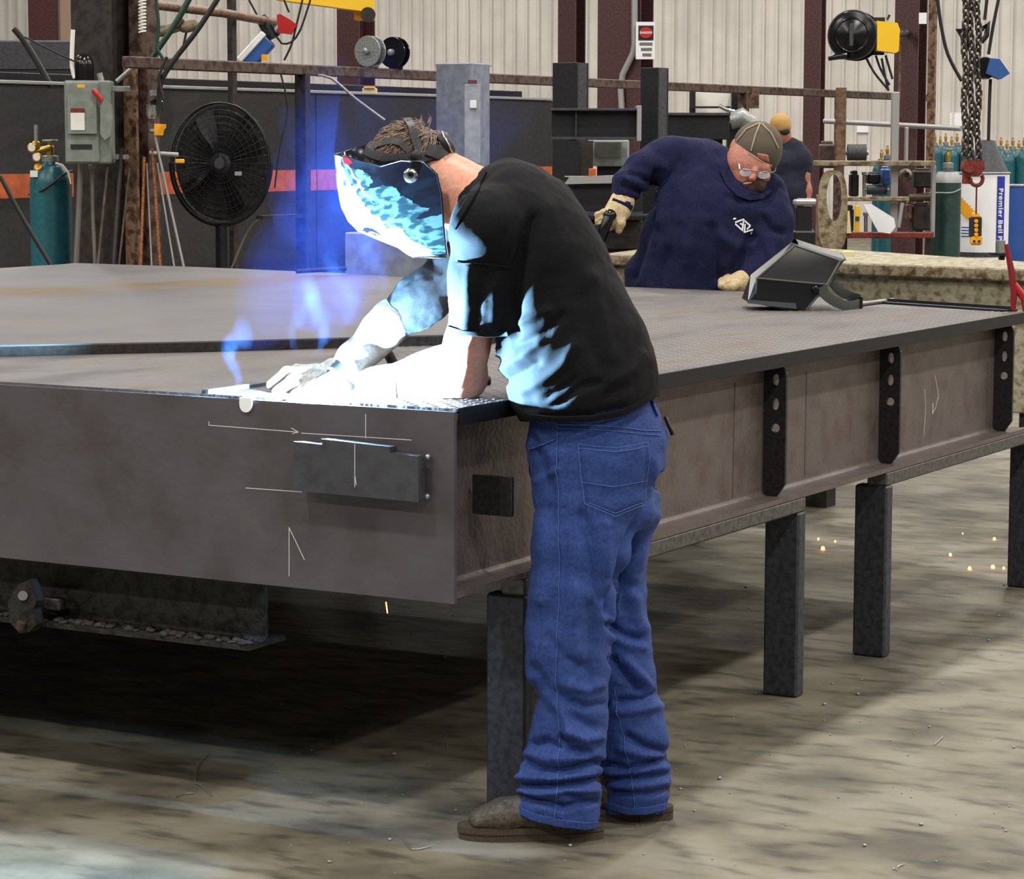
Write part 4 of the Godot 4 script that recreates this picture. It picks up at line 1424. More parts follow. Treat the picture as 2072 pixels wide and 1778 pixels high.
func build_worn_helmet(scalp: Sdf) -> void:
	var at := W(800, 430, -0.1)
	var o := thing("welding_helmet", "glossy printed welding helmet worn by welder in black t-shirt", "helmet", at)
	var F := [[676, 312], [678, 342], [682, 384], [690, 420], [704, 448], [724, 468], [766, 486], [806, 502], [822, 514], [836, 521]]
	var R := [[770, 336], [812, 324], [858, 328], [884, 352], [893, 392], [896, 430], [899, 470], [902, 498], [904, 512], [905, 521]]
	var outer := []
	var inner := []
	var uvs := []
	var n := 28
	for i in F.size():
		var line := []
		var line2 := []
		var uvl := []
		for k in n + 1:
			var a := -PI * 0.5 + PI * k / n
			var c := pow(cos(a), 0.62) if cos(a) > 0.0 else 0.0
			var z := 0.118 * signf(sin(a)) * pow(absf(sin(a)), 0.82)
			var tilt := -z / 0.118          # far side stands higher in the picture, near side as measured
			var rx: float = R[i][0] - (1.0 + tilt) * 0.5 * 20.0
			var ry: float = R[i][1] - (1.0 + tilt) * 0.5 * 44.0
			var x := lerpf(rx, F[i][0], c)
			var y := lerpf(ry, F[i][1], c)
			line.append(W(x, y, z - 0.12 + (x - 800.0) * 0.00045))
			line2.append(W(lerpf(x, lerpf(rx, F[i][0], 0.35), 0.035), y, z * 0.965 - 0.12 + (x - 800.0) * 0.00045))
			uvl.append(Vector2(float(k) / n, float(i) / (F.size() - 1)))
		outer.append(line)
		inner.append(line2)
		uvs.append(uvl)
	# chin closes under the front
	var shell := mb()
	shell.has_uv = true
	shell.grid(outer, false, true, uvs)
	var m := StandardMaterial3D.new()
	m.resource_name = "helmet_print"
	m.albedo_texture = helmet_print()
	m.roughness = 0.16
	m.metallic = 0.25
	m.clearcoat_enabled = true
	m.clearcoat = 0.8
	m.clearcoat_roughness = 0.06
	part("shell", shell, m, o)
	part("lining", mb().grid(inner, false, false), M.black_plastic, o)
	var rim := []
	for i in F.size(): rim.append(outer[i][n])
	for k in range(n, -1, -1): rim.append(outer[F.size() - 1][k])
	for i in range(F.size() - 1, -1, -1): rim.append(outer[i][0])
	for k in n + 1: rim.append(outer[0][k])
	part("rim", mb().tube(rim, 0.0022, 6), M.black_plastic, o)
	# pivot knob
	var pk := W(831, 356, 0.012)
	var kn := part("pivot_knob", mb().lathe([Vector2(0.016, 0), Vector2(0.016, 0.006), Vector2(0.012, 0.009), Vector2(0.008, 0.0095)], Transform3D(Basis(aside, -ahead + Vector3(0, 0.2, 0), Vector3.UP), pk), 20), M.chrome, o)
	part("knob_screw", mb().lathe([Vector2(0.007, 0), Vector2(0.007, 0.012), Vector2(0.004, 0.013)], Transform3D(Basis(aside, -ahead + Vector3(0, 0.2, 0), Vector3.UP), pk), 12), M.black_plastic, kn)
	# headgear
	var hg := thing_part("headgear", o)
	part("crown_strap", band(scalp, draped(scalp, [[824, 246], [834, 262], [840, 290], [848, 312], [856, 322]], 0.006, 5.75, 6), 0.02, 0.003), M.strap_black, hg)
	part("head_band", band(scalp, draped(scalp, [[733, 300], [760, 314], [790, 322], [830, 324], [862, 318], [888, 308], [904, 296]], 0.006, 5.75, 6), 0.024, 0.004), M.strap_black, hg)
	part("over_strap", band(scalp, draped(scalp, [[746, 303], [770, 294], [795, 288], [812, 292], [828, 308]], 0.006, 5.75, 6), 0.017, 0.003), M.strap_black, hg)
	part("band_lock", mb().ball(W(842, 316, -0.025), Vector3(0.012, 0.014, 0.008), 8, 12, facing()), M.strap_black, hg)
	part("rear_band", band(scalp, draped(scalp, [[862, 305], [880, 312], [898, 310]], 0.008, 5.75, 6), 0.034, 0.006), M.strap_black, hg)
	part("adjuster_knob", mb().lathe([Vector2(0.024, -0.012), Vector2(0.028, -0.006), Vector2(0.028, 0.006), Vector2(0.02, 0.012)], Transform3D(Basis(Vector3.UP, (aside + Vector3(0, 0.35, 0)).normalized(), ahead) if false else Basis(ahead.cross((aside + Vector3(0, 0.5, 0)).normalized()).normalized(), (aside + Vector3(0, 0.5, 0)).normalized(), ahead).orthonormalized(), W(904, 290, -0.09)), 18), M.strap_black, hg)
	part("knob_ring", mb().ring(W(906, 289, -0.09), 0.029, 0.0025, Basis(ahead.cross((aside + Vector3(0, 0.5, 0)).normalized()).normalized(), ahead, (aside + Vector3(0, 0.5, 0)).normalized()).orthonormalized(), 20, 6), M.chrome, hg)


func helmet_print() -> ImageTexture:
	var im := Image.create(512, 512, false, Image.FORMAT_RGB8)
	var f := FastNoiseLite.new()
	f.seed = 2
	f.frequency = 0.012
	f.fractal_octaves = 4
	for y in 512:
		for x in 512:
			var n := f.get_noise_2d(x, y)
			var c := Color(0.62, 0.66, 0.68).lerp(Color(0.36, 0.5, 0.52), smoothstep(-0.05, 0.4, n))
			if n < -0.32: c = Color(0.8, 0.82, 0.84)
			# darker rear flanks on both sides
			var u := absf(x / 511.0 - 0.5) * 2.0
			var v := y / 511.0
			var edge := u - 0.52 - v * 0.9 + n * 0.2
			var mid := u - 0.3 - v * 0.6 + n * 0.3
			if edge > 0.0: c = Color(0.03, 0.035, 0.06).lerp(Color(0.05, 0.07, 0.1), smoothstep(-0.1, 0.35, n))
			elif mid > 0.0: c = Color(0.1, 0.16, 0.18).lerp(Color(0.26, 0.34, 0.33), smoothstep(-0.25, 0.25, f.get_noise_2d(x * 2.5 + 90.0, y * 2.5)))
			im.set_pixel(x, y, c)
	var spots := [[392, 22, 24, 26, Color(0.42, 0.05, 0.09)], [300, 260, 20, 14, Color(0.66, 0.16, 0.28)], [345, 300, 30, 26, Color(0.04, 0.05, 0.12)], [340, 312, 18, 16, Color(0.86, 0.88, 0.9)], [340, 312, 9, 8, Color(0.04, 0.05, 0.1)], [360, 400, 12, 24, Color(0.5, 0.2, 0.3)], [280, 60, 16, 12, Color(0.45, 0.3, 0.36)], [270, 120, 14, 16, Color(0.5, 0.3, 0.36)], [180, 200, 30, 18, Color(0.6, 0.14, 0.24)], [150, 330, 22, 22, Color(0.08, 0.1, 0.24)], [400, 440, 50, 8, Color(0.16, 0.28, 0.24)]]
	for stripe in [[0.66, 0.0, 0.84, 0.72, 0.022], [0.74, 0.05, 0.82, 0.4, 0.008], [0.62, 0.3, 0.72, 0.95, 0.014], [0.84, 0.72, 0.9, 0.96, 0.03]]:      # painted blades
		for y in 512:
			var tt: float = (y / 511.0 - stripe[1]) / (stripe[3] - stripe[1])
			if tt < 0.0 or tt > 1.0: continue
			var cx: float = lerpf(stripe[0], stripe[2], tt) * 511.0 + f.get_noise_2d(y * 3.0, stripe[0] * 900.0) * 10.0
			var hw: float = stripe[4] * 511.0 * sin(tt * PI)
			for side in [1, -1]:
				for x in range(int(cx - hw), int(cx + hw)):
					var xx := x if side == 1 else 511 - x
					if xx >= 0 and xx < 512: im.set_pixel(xx, y, Color(0.78, 0.8, 0.8) if tt < 0.8 else Color(0.3, 0.46, 0.44))
	for s in spots:
		for y in range(maxi(0, s[1] - s[3]), mini(512, s[1] + s[3])):
			for x in range(maxi(0, s[0] - s[2]), mini(512, s[0] + s[2])):
				var d := Vector2((x - s[0]) / float(s[2]), (y - s[1]) / float(s[3])).length() + f.get_noise_2d(x * 5.0, y * 5.0) * 0.25
				if d < 0.95: im.set_pixel(x, y, s[4])
	return ImageTexture.create_from_image(im)


# ---------------------------------------------------------------- the man across the platform
func build_second_worker() -> void:
	var Q := func(x, y, z): return P(x, y, 10.55 - z)
	var base: Vector3 = P(1420, 600, 10.6)
	base.y = 0.0
	var o := thing("person", "man in navy sweatshirt and backwards olive cap leaning over the platform", "person", base)
	var side := aside
	# skin: head with jaw and nose, neck and trunk core in one surface
	var skin := Sdf.new()
	skin.chain(js([[1528, 300, 0.02, 0.086, 0.098], [1516, 328, 0.045, 0.094, 0.092]], Q), side, 0.03)
	skin.chain(js([[1510, 348, 0.065, 0.08, 0.075], [1506, 371, 0.085, 0.05, 0.05]], Q), side, 0.03)
	skin.chain(js([[1528, 346, 0.148, 0.012], [1522, 361, 0.168, 0.015]], Q), side, 0.012)          # nose
	skin.chain(js([[1510, 340, 0.128, 0.02, 0.012], [1552, 341, 0.115, 0.018, 0.012]], Q), Vector3.UP, 0.015)   # brow
	skin.chain(js([[1500, 356, 0.105, 0.026], [1500, 358, 0.105, 0.026]], Q), side, 0.02)
	skin.chain(js([[1547, 356, 0.095, 0.024], [1547, 358, 0.095, 0.024]], Q), side, 0.02)
	skin.chain(js([[1505, 340, 0.0, 0.07, 0.07], [1480, 372, -0.03, 0.075, 0.075], [1440, 440, -0.02, 0.1, 0.1], [1420, 560, 0.0, 0.12, 0.12]], Q), side, 0.04)
	body("body", skin, 0.008, M.skin_ruddy, o)
	part("ear", mb().ball(Q.call(1484, 296, 0.03), Vector3(0.014, 0.032, 0.018), 8, 10, facing() * Basis(Vector3.BACK, -0.3)), M.skin_ruddy, o)
	var jaw := Sdf.new()
	jaw.chain(js([[1488, 352, 0.04, 0.03, 0.05], [1500, 374, 0.075, 0.042, 0.05], [1508, 380, 0.1, 0.036, 0.04], [1530, 374, 0.095, 0.034, 0.035], [1546, 362, 0.07, 0.02, 0.03]], Q), side, 0.02)
	var stubble := FastNoiseLite.new()
	stubble.seed = 6
	stubble.frequency = 70.0
	body("beard", jaw, 0.006, M.beard, o, fold_mover([], stubble, 0.003))
	part("mouth", mb().ball(Q.call(1512, 371, 0.139), Vector3(0.018, 0.005, 0.006), 6, 10, facing() * Basis(Vector3.BACK, 0.15)), M.skin, o)
	for e in [[1512, 350, 0.138], [1541, 351, 0.128]]:
		part("eye", mb().ball(Q.call(e[0], e[1], e[2]), Vector3(0.011, 0.005, 0.006), 6, 10, facing()), M.hair_brown, o)
	# cap worn backwards
	var crown: Vector3 = (Vector3.UP * 0.66 - ahead * 0.4 + aside * 0.52).normalized()
	var cc: Vector3 = Q.call(1524, 313, 0.06)
	var cap := Sdf.new()
	cap.chain(js([[1533, 297, 0.02, 0.1, 0.112], [1532, 306, 0.03, 0.1, 0.11]], Q), side, 0.03)
	var cp := thing_part("cap", o)
	body("crown", cap, 0.007, M.cap_olive, cp, null, func(p: Vector3) -> bool: return (p - cc).dot(crown) > -0.004)
	for k in 3:
		var line = [[[1538, 250], [1528, 275], [1520, 305]], [[1540, 250], [1560, 270], [1574, 300]], [[1536, 250], [1510, 262], [1492, 285]]][k]
		part("panel_seam", mb().tube(draped(cap, line, 0.002, 10.5, 6), 0.0035, 5), M.cap_pale, cp)
	part("strap", band(cap, draped(cap, [[1514, 312], [1530, 323], [1545, 332], [1558, 337]], 0.003, 10.5, 6), 0.02, 0.004), M.cap_pale, cp)
	part("forehead_gap", patch(cap, [[1530, 308], [1556, 312], [1560, 332], [1532, 322]], 0.003, 10.5, 6, 6), M.skin_ruddy, cp)
	part("bill", mb().prism(PackedVector2Array([Vector2(-0.085, 0), Vector2(-0.08, 0.05), Vector2(-0.04, 0.085), Vector2(0.04, 0.085), Vector2(0.08, 0.05), Vector2(0.085, 0)]), 0.005, Transform3D(Basis(aside, ahead * 0.9 + Vector3.DOWN * 0.3, Vector3.UP).orthonormalized(), Q.call(1535, 285, -0.085))), M.cap_olive, cp)
	# safety glasses
	var gl := thing("safety_glasses", "clear safety glasses on the man in the navy sweatshirt", "glasses", Q.call(1530, 350, 0.15))
	for e in [[1509, 349, 0.156], [1545, 354, 0.14]]:
		part("lens", mb().ball(Q.call(e[0], e[1], e[2]), Vector3(0.026, 0.016, 0.003), 8, 14, facing()), M.clear_plastic, gl)
	part("brow_bar", mb().tube(curve([Q.call(1496, 343, 0.15), Q.call(1528, 346, 0.17), Q.call(1559, 350, 0.13)], 0.01), 0.0025, 6), M.grey_card, gl)
	part("temple", mb().tube([Q.call(1497, 342, 0.15), Q.call(1494, 322, 0.11), Q.call(1490, 302, 0.07)], 0.0028, 6), M.white_card, gl)
	part("temple", mb().tube([Q.call(1559, 350, 0.13), Q.call(1568, 346, 0.08), Q.call(1571, 332, 0.02)], 0.0028, 6), M.grey_card, gl)

	# sweatshirt
	var s := Sdf.new()
	s.chain(js([[1392, 640, 0.0, 0.27, 0.17], [1398, 580, 0.0, 0.265, 0.175], [1430, 500, 0.02, 0.26, 0.18], [1442, 430, 0.02, 0.245, 0.17], [1425, 372, -0.02, 0.19, 0.14], [1412, 338, -0.04, 0.14, 0.11]], Q), side, 0.05)
	s.chain(js([[1400, 325, -0.01, 0.09], [1350, 316, 0.0, 0.078], [1300, 345, 0.06, 0.068], [1272, 372, 0.1, 0.058], [1256, 415, 0.13, 0.047]], Q), side, 0.035)
	s.chain(js([[1490, 362, -0.05, 0.09], [1548, 395, 0.0, 0.085], [1562, 450, 0.06, 0.08], [1560, 505, 0.1, 0.072], [1535, 548, 0.15, 0.058], [1506, 570, 0.19, 0.045]], Q), side, 0.04)
	var folds := [
		[[[1330, 350], [1322, 390], [1318, 440], [1300, 500], [1280, 560]], -0.0288, 8.0],
		[[[1345, 340], [1338, 400], [1330, 450]], 0.0160, 10.0],
		[[[1275, 350], [1300, 358], [1315, 372]], -0.0160, 5.0],
		[[[1262, 375], [1285, 385], [1300, 392]], -0.0160, 5.0],
		[[[1265, 362], [1290, 372]], 0.0112, 5.0],
		[[[1255, 398], [1275, 402], [1285, 406]], -0.0112, 4.0],
		[[[1440, 460], [1445, 510], [1455, 560]], -0.0192, 10.0],
		[[[1460, 480], [1490, 500], [1520, 495]], 0.0192, 14.0],
		[[[1520, 480], [1500, 520], [1480, 550]], -0.0256, 9.0],
		[[[1535, 470], [1560, 520], [1570, 545]], 0.0128, 9.0],
		[[[1390, 500], [1385, 540], [1380, 580]], 0.0160, 12.0],
		[[[1350, 510], [1340, 550], [1335, 580]], -0.0160, 10.0],
		[[[1470, 395], [1500, 408], [1545, 400], [1575, 375]], -0.0128, 6.0],
		[[[1545, 440], [1560, 465], [1585, 470]], -0.0160, 6.0],
	]
	var wave := FastNoiseLite.new()
	wave.seed = 24
	wave.frequency = 7.0
	wave.fractal_octaves = 3
	var sm := fold_mover(folds, wave, 0.012)
	body("sweatshirt", s, 0.011, M.navy_shirt, o, sm)
	part("collar", band(s, draped(s, [[1460, 345], [1473, 374], [1493, 394], [1516, 402], [1540, 399], [1558, 385]], 0.002, 10.5, 5), 0.018, 0.004), M.navy_shirt, o)
	part("cuff", band(s, draped(s, [[1240, 408], [1258, 415], [1276, 422]], 0.002, 10.45, 5), 0.03, 0.005), M.navy_shirt, o)
	# emblem printed on the chest
	var em := thing_part("chest_emblem", o)
	for line in [[[1487.9, 450.2], [1505.7, 443.7]], [[1505.7, 443.7], [1502.4, 463.3]], [[1498, 452], [1503, 455]], [[1507.5, 447], [1517.6, 456.8]], [[1517.6, 456.8], [1511, 464]], [[1508, 453], [1505.7, 470.5]], [[1505.7, 470], [1522.4, 464.5]], [[1488, 453], [1503, 467]], [[1521, 469], [1522, 474]], [[1484, 443], [1490, 442]]]:
		part("emblem_stroke", band(s, draped(s, line, 0.0, 10.4, 6, sm), 0.0065, 0.002), M.white_card, em)
	# trousers and boots, behind the platform
	var legs := Sdf.new()
	var h: Vector3 = Q.call(1392, 640, 0.0)
	for k in [-1.0, 1.0]:
		var hip: Vector3 = Vector3(h.x, 0.86, h.z) + aside * 0.1 * k
		legs.chain([[hip, 0.13, 0.14], [Vector3(hip.x, 0.48, hip.z) + aside * 0.02 * k, 0.1, 0.1], [Vector3(hip.x, 0.1, hip.z) + aside * 0.03 * k, 0.08, 0.09]], side, 0.04)
	body("trousers", legs, 0.016, M.denim_dark, o)
	for k in [-1.0, 1.0]:
		var f: Vector3 = Vector3(h.x, 0, h.z) + aside * 0.13 * k
		var bt := Sdf.new()
		bt.chain([[f + Vector3(0, 0.06, 0), 0.055, 0.05], [f - ahead * 0.16 + Vector3(0, 0.045, 0), 0.045, 0.05]], Vector3.UP, 0.03)
		body("boot", bt, 0.014, M.boot_leather, o)
	# gloves
	var g := Sdf.new()
	g.chain(js([[1259, 408, 0.125, 0.05, 0.048], [1252, 425, 0.14, 0.048, 0.044]], Q), side, 0.02)
	g.chain(js([[1250, 425, 0.15, 0.046, 0.04], [1238, 442, 0.16, 0.045, 0.038]], Q), side, 0.02)
	for k in 4:
		var y: float = 424 + k * 12
		g.chain(js([[1238 - k * 1, y, 0.165, 0.0135], [1222 - k * 1, y + 5, 0.185, 0.0128], [1209 + k * 1, y + 11, 0.17, 0.012], [1212 + k * 2, y + 17, 0.14, 0.0115]], Q), side, 0.008)
	g.chain(js([[1258, 432, 0.165, 0.02], [1256, 452, 0.185, 0.018], [1252, 466, 0.18, 0.015]], Q), side, 0.01)
	body("glove", g, 0.0048, M.glove_cream, o, null, null, "cream leather work glove")
	part("glove_cuff", mb().ball(Q.call(1252, 413, 0.135), Vector3(0.042, 0.02, 0.046), 8, 14, facing() * Basis(Vector3.BACK, 0.5)), M.glove_olive, o)
	var g2 := Sdf.new()
	g2.chain(js([[1500, 568, 0.2, 0.042, 0.042], [1488, 574, 0.22, 0.04, 0.042]], Q), Vector3.UP, 0.02)
	for k in 4:
		g2.chain(js([[1488, 565 + k * 3, 0.165 + k * 0.03, 0.0145], [1472, 561 + k * 3.5, 0.175 + k * 0.03, 0.014], [1460, 569 + k * 3, 0.18 + k * 0.03, 0.0135], [1466, 578 + k * 1, 0.18 + k * 0.03, 0.013]], Q), Vector3.UP, 0.008)
	g2.chain(js([[1493, 575, 0.255, 0.018], [1480, 581, 0.27, 0.016], [1470, 582, 0.265, 0.015]], Q), Vector3.UP, 0.01)
	body("glove", g2, 0.0048, M.glove_cream, o, null, null, "cream leather work glove")
	# torch in his raised fist
	var t := thing("cutting_torch", "black hand torch held in cream glove by man in navy", "torch", Q.call(1225, 470, 0.15))
	part("handle", mb().tube(curve([Q.call(1232, 440, 0.21), Q.call(1224, 460, 0.215), Q.call(1214, 486, 0.21)], 0.02), 0.022, 10), M.black_plastic, t)
	part("collar", mb().ball(Q.call(1234, 436, 0.2), Vector3(0.028, 0.026, 0.026), 8, 12), M.black_plastic, t)
	part("trigger", bx(Q.call(1208, 466, 0.2), Vector3(0.03, 0.05, 0.02), 0.004), M.rubber, t)
	part("hose", mb().tube(curve([Q.call(1214, 484, 0.21), Q.call(1218, 505, 0.2), Q.call(1224, 530, 0.17), Q.call(1230, 570, 0.1)], 0.03), 0.02, 8), M.rubber, t)


func build_far_worker() -> void:
	var Q := func(x, y, z): return P(x, y, 17.0 - z)
	var base: Vector3 = P(1600, 500, 17.0)
	base.y = 0.0
	var o := thing("person", "man in dark t-shirt and yellow cap with his back turned", "person", base)
	var skin := Sdf.new()
	skin.chain(js([[1580, 262, 0.0, 0.06, 0.075], [1583, 276, 0.0, 0.05, 0.06]], Q), aside, 0.03)
	skin.chain(js([[1584, 276, -0.01, 0.045, 0.045], [1592, 310, -0.02, 0.05, 0.05], [1600, 400, 0.0, 0.06, 0.06]], Q), aside, 0.04)
	skin.chain(js([[1619, 320, 0.02, 0.045], [1626, 352, 0.04, 0.04], [1631, 385, 0.05, 0.035], [1632, 412, 0.07, 0.028]], Q), aside, 0.03)
	skin.chain(js([[1632, 412, 0.07, 0.03], [1631, 424, 0.08, 0.032], [1630, 436, 0.08, 0.024]], Q), aside, 0.02)
	body("body", skin, 0.014, M.skin_ruddy, o)
	var shirt := Sdf.new()
	shirt.chain(js([[1594, 440, 0.0, 0.13, 0.12], [1597, 390, 0.0, 0.14, 0.12], [1598, 330, 0.0, 0.14, 0.11], [1592, 303, -0.02, 0.09, 0.08]], Q), aside, 0.05)
	shirt.chain(js([[1610, 306, 0.0, 0.065], [1620, 320, 0.02, 0.055], [1625, 342, 0.03, 0.048]], Q), aside, 0.04)
	shirt.chain(js([[1580, 306, -0.02, 0.06], [1570, 325, 0.0, 0.055], [1567, 345, 0.02, 0.048]], Q), aside, 0.04)
	var wave := FastNoiseLite.new()
	wave.seed = 5
	wave.frequency = 6.0
	body("t_shirt", shirt, 0.016, M.navy_dark, o, fold_mover([], wave, 0.02))
	var cap := Sdf.new()
	cap.chain(js([[1579, 250, 0.0, 0.068, 0.085], [1580, 255, 0.0, 0.068, 0.085]], Q), aside, 0.03)
	var cp := thing_part("cap", o)
	body("crown", cap, 0.012, M.cap_yellow, cp, null, func(p: Vector3) -> bool: return p.y > (Q.call(1580, 264, 0.0) as Vector3).y)
	part("strap", mb().ball(Q.call(1588, 266, 0.066), Vector3(0.035, 0.022, 0.015), 6, 10, facing()), M.ink, cp)
	var legs := Sdf.new()
	var h: Vector3 = Q.call(1594, 440, 0.0)
	for k in [-1.0, 1.0]:
		var hip: Vector3 = Vector3(h.x, 0.92, h.z) + aside * 0.09 * k
		legs.chain([[hip, 0.11, 0.12], [Vector3(hip.x, 0.5, hip.z), 0.085, 0.09], [Vector3(hip.x, 0.02, hip.z), 0.07, 0.08]], aside, 0.04)
	body("trousers", legs, 0.024, M.denim_dark, o)


# ---------------------------------------------------------------- helmet lying on the deck
func build_loose_helmet() -> void:
	var c := on_y(1600, 628, DECK + 0.002)
	var d0 := (c - EYE).dot(ahead)
	var H := func(x, y, z): return P(x, y, d0 + 0.12 - z)
	var o := thing("welding_helmet", "plain black welding helmet lying on the deck", "helmet", c)
	var w := 0.23
	# folded shell: near profile runs from the brim over the ridge to the crown
	var near := [H.call(1513, 611, 0.11), H.call(1529, 594, 0.115), H.call(1531, 563, 0.115), H.call(1608, 497, 0.02), H.call(1616, 495, 0.0)]
	var near_back := [H.call(1594, 628, 0.115), H.call(1632, 626, 0.115), H.call(1673, 576, 0.115), H.call(1700, 528, 0.02), H.call(1710, 525, 0.0)]
	var shell := mb()
	var rows := []
	for i in 5:
		var line := []
		for k in 5: line.append(near[i].lerp(near_back[i], k / 4.0))
		rows.append(line)
	for i in 4:
		shell.grid([rows[i], rows[i + 1]], false, false)
	var far := ahead * w
	var top_far := [near[4] + far, near_back[4] + far]
	var tf := []
	for k in 7:
		var t := k / 6.0
		var bulge := sin(t * PI) * 0.016
		tf.append([near[4] + far * t + Vector3(0, bulge, 0), near_back[4] + far * t + Vector3(0, bulge, 0)])
	shell.grid(tf)
	# front window face and far side
	shell.face([near[0], near[1], near[2], near[3], near[4], near[4] + far, near[2] + far, near[0] + far], -aside)
	shell.face([near[4] + far, near_back[4] + far, near_back[2] + far, near_back[1] + far, near[0] + far, near[2] + far], ahead)
	shell.face([near[0], near_back[0], near_back[1], near_back[1] + far, near_back[0] + far, near[0] + far], Vector3.DOWN)
	part("shell", shell, M.helmet_black, o)
	var lining := mb()
	lining.face([near_back[1], near_back[2], near_back[3], near_back[4], near_back[4] + far, near_back[2] + far, near_back[1] + far], aside)
	var lin := part("lining", lining, M.black_plastic, o)
	for line in [[near[2], near_back[2]], [near[3], near_back[3]], [near[1], near[2], near[3]]]:
		part("edge_bead", mb().tube(line, 0.004, 6), M.strap_grey, o)
	part("rear_edge", mb().tube([near_back[1], near_back[2], near_back[3], near_back[4], near_back[4] + far * 0.5 + Vector3(0, 0.016, 0), near_back[4] + far], 0.004, 6), M.strap_grey, o)
	part("brim", mb().prism(PackedVector2Array([Vector2(0, 0), Vector2(0.17, -0.02), Vector2(0.165, 0.0), Vector2(0.0, 0.012)]), 0.006, Transform3D(facing(), H.call(1512, 613, 0.118))), M.strap_grey, o)
	var kp: Vector3 = H.call(1649, 586, 0.12)
	part("pivot_knob", mb().lathe([Vector2(0.014, 0), Vector2(0.014, 0.012), Vector2(0.01, 0.017), Vector2(0.004, 0.017)], Transform3D(Basis(aside, -ahead, Vector3.UP), kp), 16), M.black_plastic, o)
	# head band hanging out of the open back
	var loop := [H.call(1662, 580, 0.125), H.call(1672, 598, 0.12), H.call(1694, 612, 0.1), H.call(1720, 619, 0.05), H.call(1740, 614, -0.02), H.call(1742, 606, -0.07), H.call(1722, 600, -0.1), H.call(1700, 588, -0.1), H.call(1684, 570, -0.08)]
	var pts := curve(loop, 0.015)
	var st := mb()
	var br := []
	for i in pts.size():
		var t: Vector3 = (pts[mini(i + 1, pts.size() - 1)] - pts[maxi(i - 1, 0)]).normalized()
		var upv := Vector3(0, 1, 0) - t * t.y
		var nn := t.cross(upv).normalized() * 0.0025
		upv = upv.normalized() * 0.017
		br.append([pts[i] - upv - nn, pts[i] - upv + nn, pts[i] + upv + nn, pts[i] + upv - nn])
	st.grid(br, true)
	part("head_band", st, M.strap_grey, o)
	part("band_clip", bx(H.call(1741, 615, -0.02), Vector3(0.014, 0.05, 0.02), 0.003, facing()), M.black_plastic, o)


# ---------------------------------------------------------------- background helpers
func rod(called: String, pts: Array, depth: float, r, m: Material, parent: Node3D, sides := 8) -> MeshInstance3D:
	return part(called, mb().tube(path_px(pts, depth), r, sides), m, parent)

func hose(called: String, pts: Array, depth: float, r: float, m: Material, parent: Node3D) -> MeshInstance3D:
	return part(called, mb().tube(curve(path_px(pts, depth), 0.06), r, 7), m, parent)

# rolled column square to the hall: flanges across x, web along z
func column(called: String, x0: float, x1: float, depth: float, m: Material, label: String, deep := 0.25) -> Node3D:
	var s := depth / FOCAL
	var w := maxf(((x1 - x0) * s - deep * sin(deg_to_rad(YAW))) / cos(deg_to_rad(YAW)), 0.06)
	var at := P(x0, 300, depth)
	var o := thing(called, label, "column", Vector3(at.x + w * 0.5, 0, at.z - deep * 0.5))
	o.set_meta("kind", "structure")
	part("front_flange", bx(Vector3(at.x + w * 0.5, 4.5, at.z - 0.008), Vector3(w, 9.0, 0.016)), m, o)
	part("rear_flange", bx(Vector3(at.x + w * 0.5, 4.5, at.z - deep + 0.008), Vector3(w, 9.0, 0.016)), m, o)
	part("web", bx(Vector3(at.x + w * 0.5, 4.5, at.z - deep * 0.5), Vector3(0.012, 9.0, deep - 0.032)), m, o)
	part("base_plate", bx(Vector3(at.x + w * 0.5, 0.012, at.z - deep * 0.5), Vector3(w + 0.12, 0.024, deep + 0.12)), m, o)
	return o

func lettering(txt: String, size: float, m: Material, at: Transform3D, parent: Node3D) -> MeshInstance3D:
	var t := TextMesh.new()
	var f := SystemFont.new()
	f.font_names = PackedStringArray(["Droid Sans"])
	f.font_weight = 700
	t.font = f
	t.text = txt
	t.font_size = 64
	t.pixel_size = size / 64.0
	t.depth = 0.002
	var o := MeshInstance3D.new()
	o.name = "lettering"
	o.mesh = t
	o.material_override = m
	parent.add_child(o, true)
	o.global_transform = at
	return o

# gas cylinder standing on the floor
func cylinder(px: float, top: float, depth: float, r: float, m: Material, label: String, group := "", detailed := true) -> Node3D:
	var a := P(px, top, depth)
	var h := a.y
	a.y = 0.0
	var o := thing("gas_cylinder", label, "gas cylinder", a, group)
	var body_top := h - 0.12
	part("tank", mb().lathe([Vector2(r * 0.9, 0.0), Vector2(r, 0.02), Vector2(r, body_top - r * 1.1), Vector2(r * 0.93, body_top - r * 0.65), Vector2(r * 0.72, body_top - r * 0.28), Vector2(r * 0.42, body_top - 0.02), Vector2(r * 0.36, body_top)], Transform3D(Basis(), a), 28 if detailed else 14), m, o)
	part("neck_ring", mb().lathe([Vector2(r * 0.4, 0), Vector2(r * 0.4, 0.03), Vector2(r * 0.25, 0.035)], Transform3D(Basis(), a + Vector3(0, body_top - 0.005, 0)), 14), M.galvanised, o)
	part("valve", mb().lathe([Vector2(r * 0.16, 0.0), Vector2(r * 0.2, 0.05), Vector2(r * 0.12, 0.06), Vector2(r * 0.12, 0.085)], Transform3D(Basis(), a + Vector3(0, body_top + 0.025, 0)), 12), M.brass, o)
	if detailed:
		part("hand_wheel", mb().ring(a + Vector3(0, h - 0.012, 0), r * 0.32, r * 0.06, Basis(Vector3.RIGHT, PI * 0.5), 16, 6), M.galvanised, o)
	return o


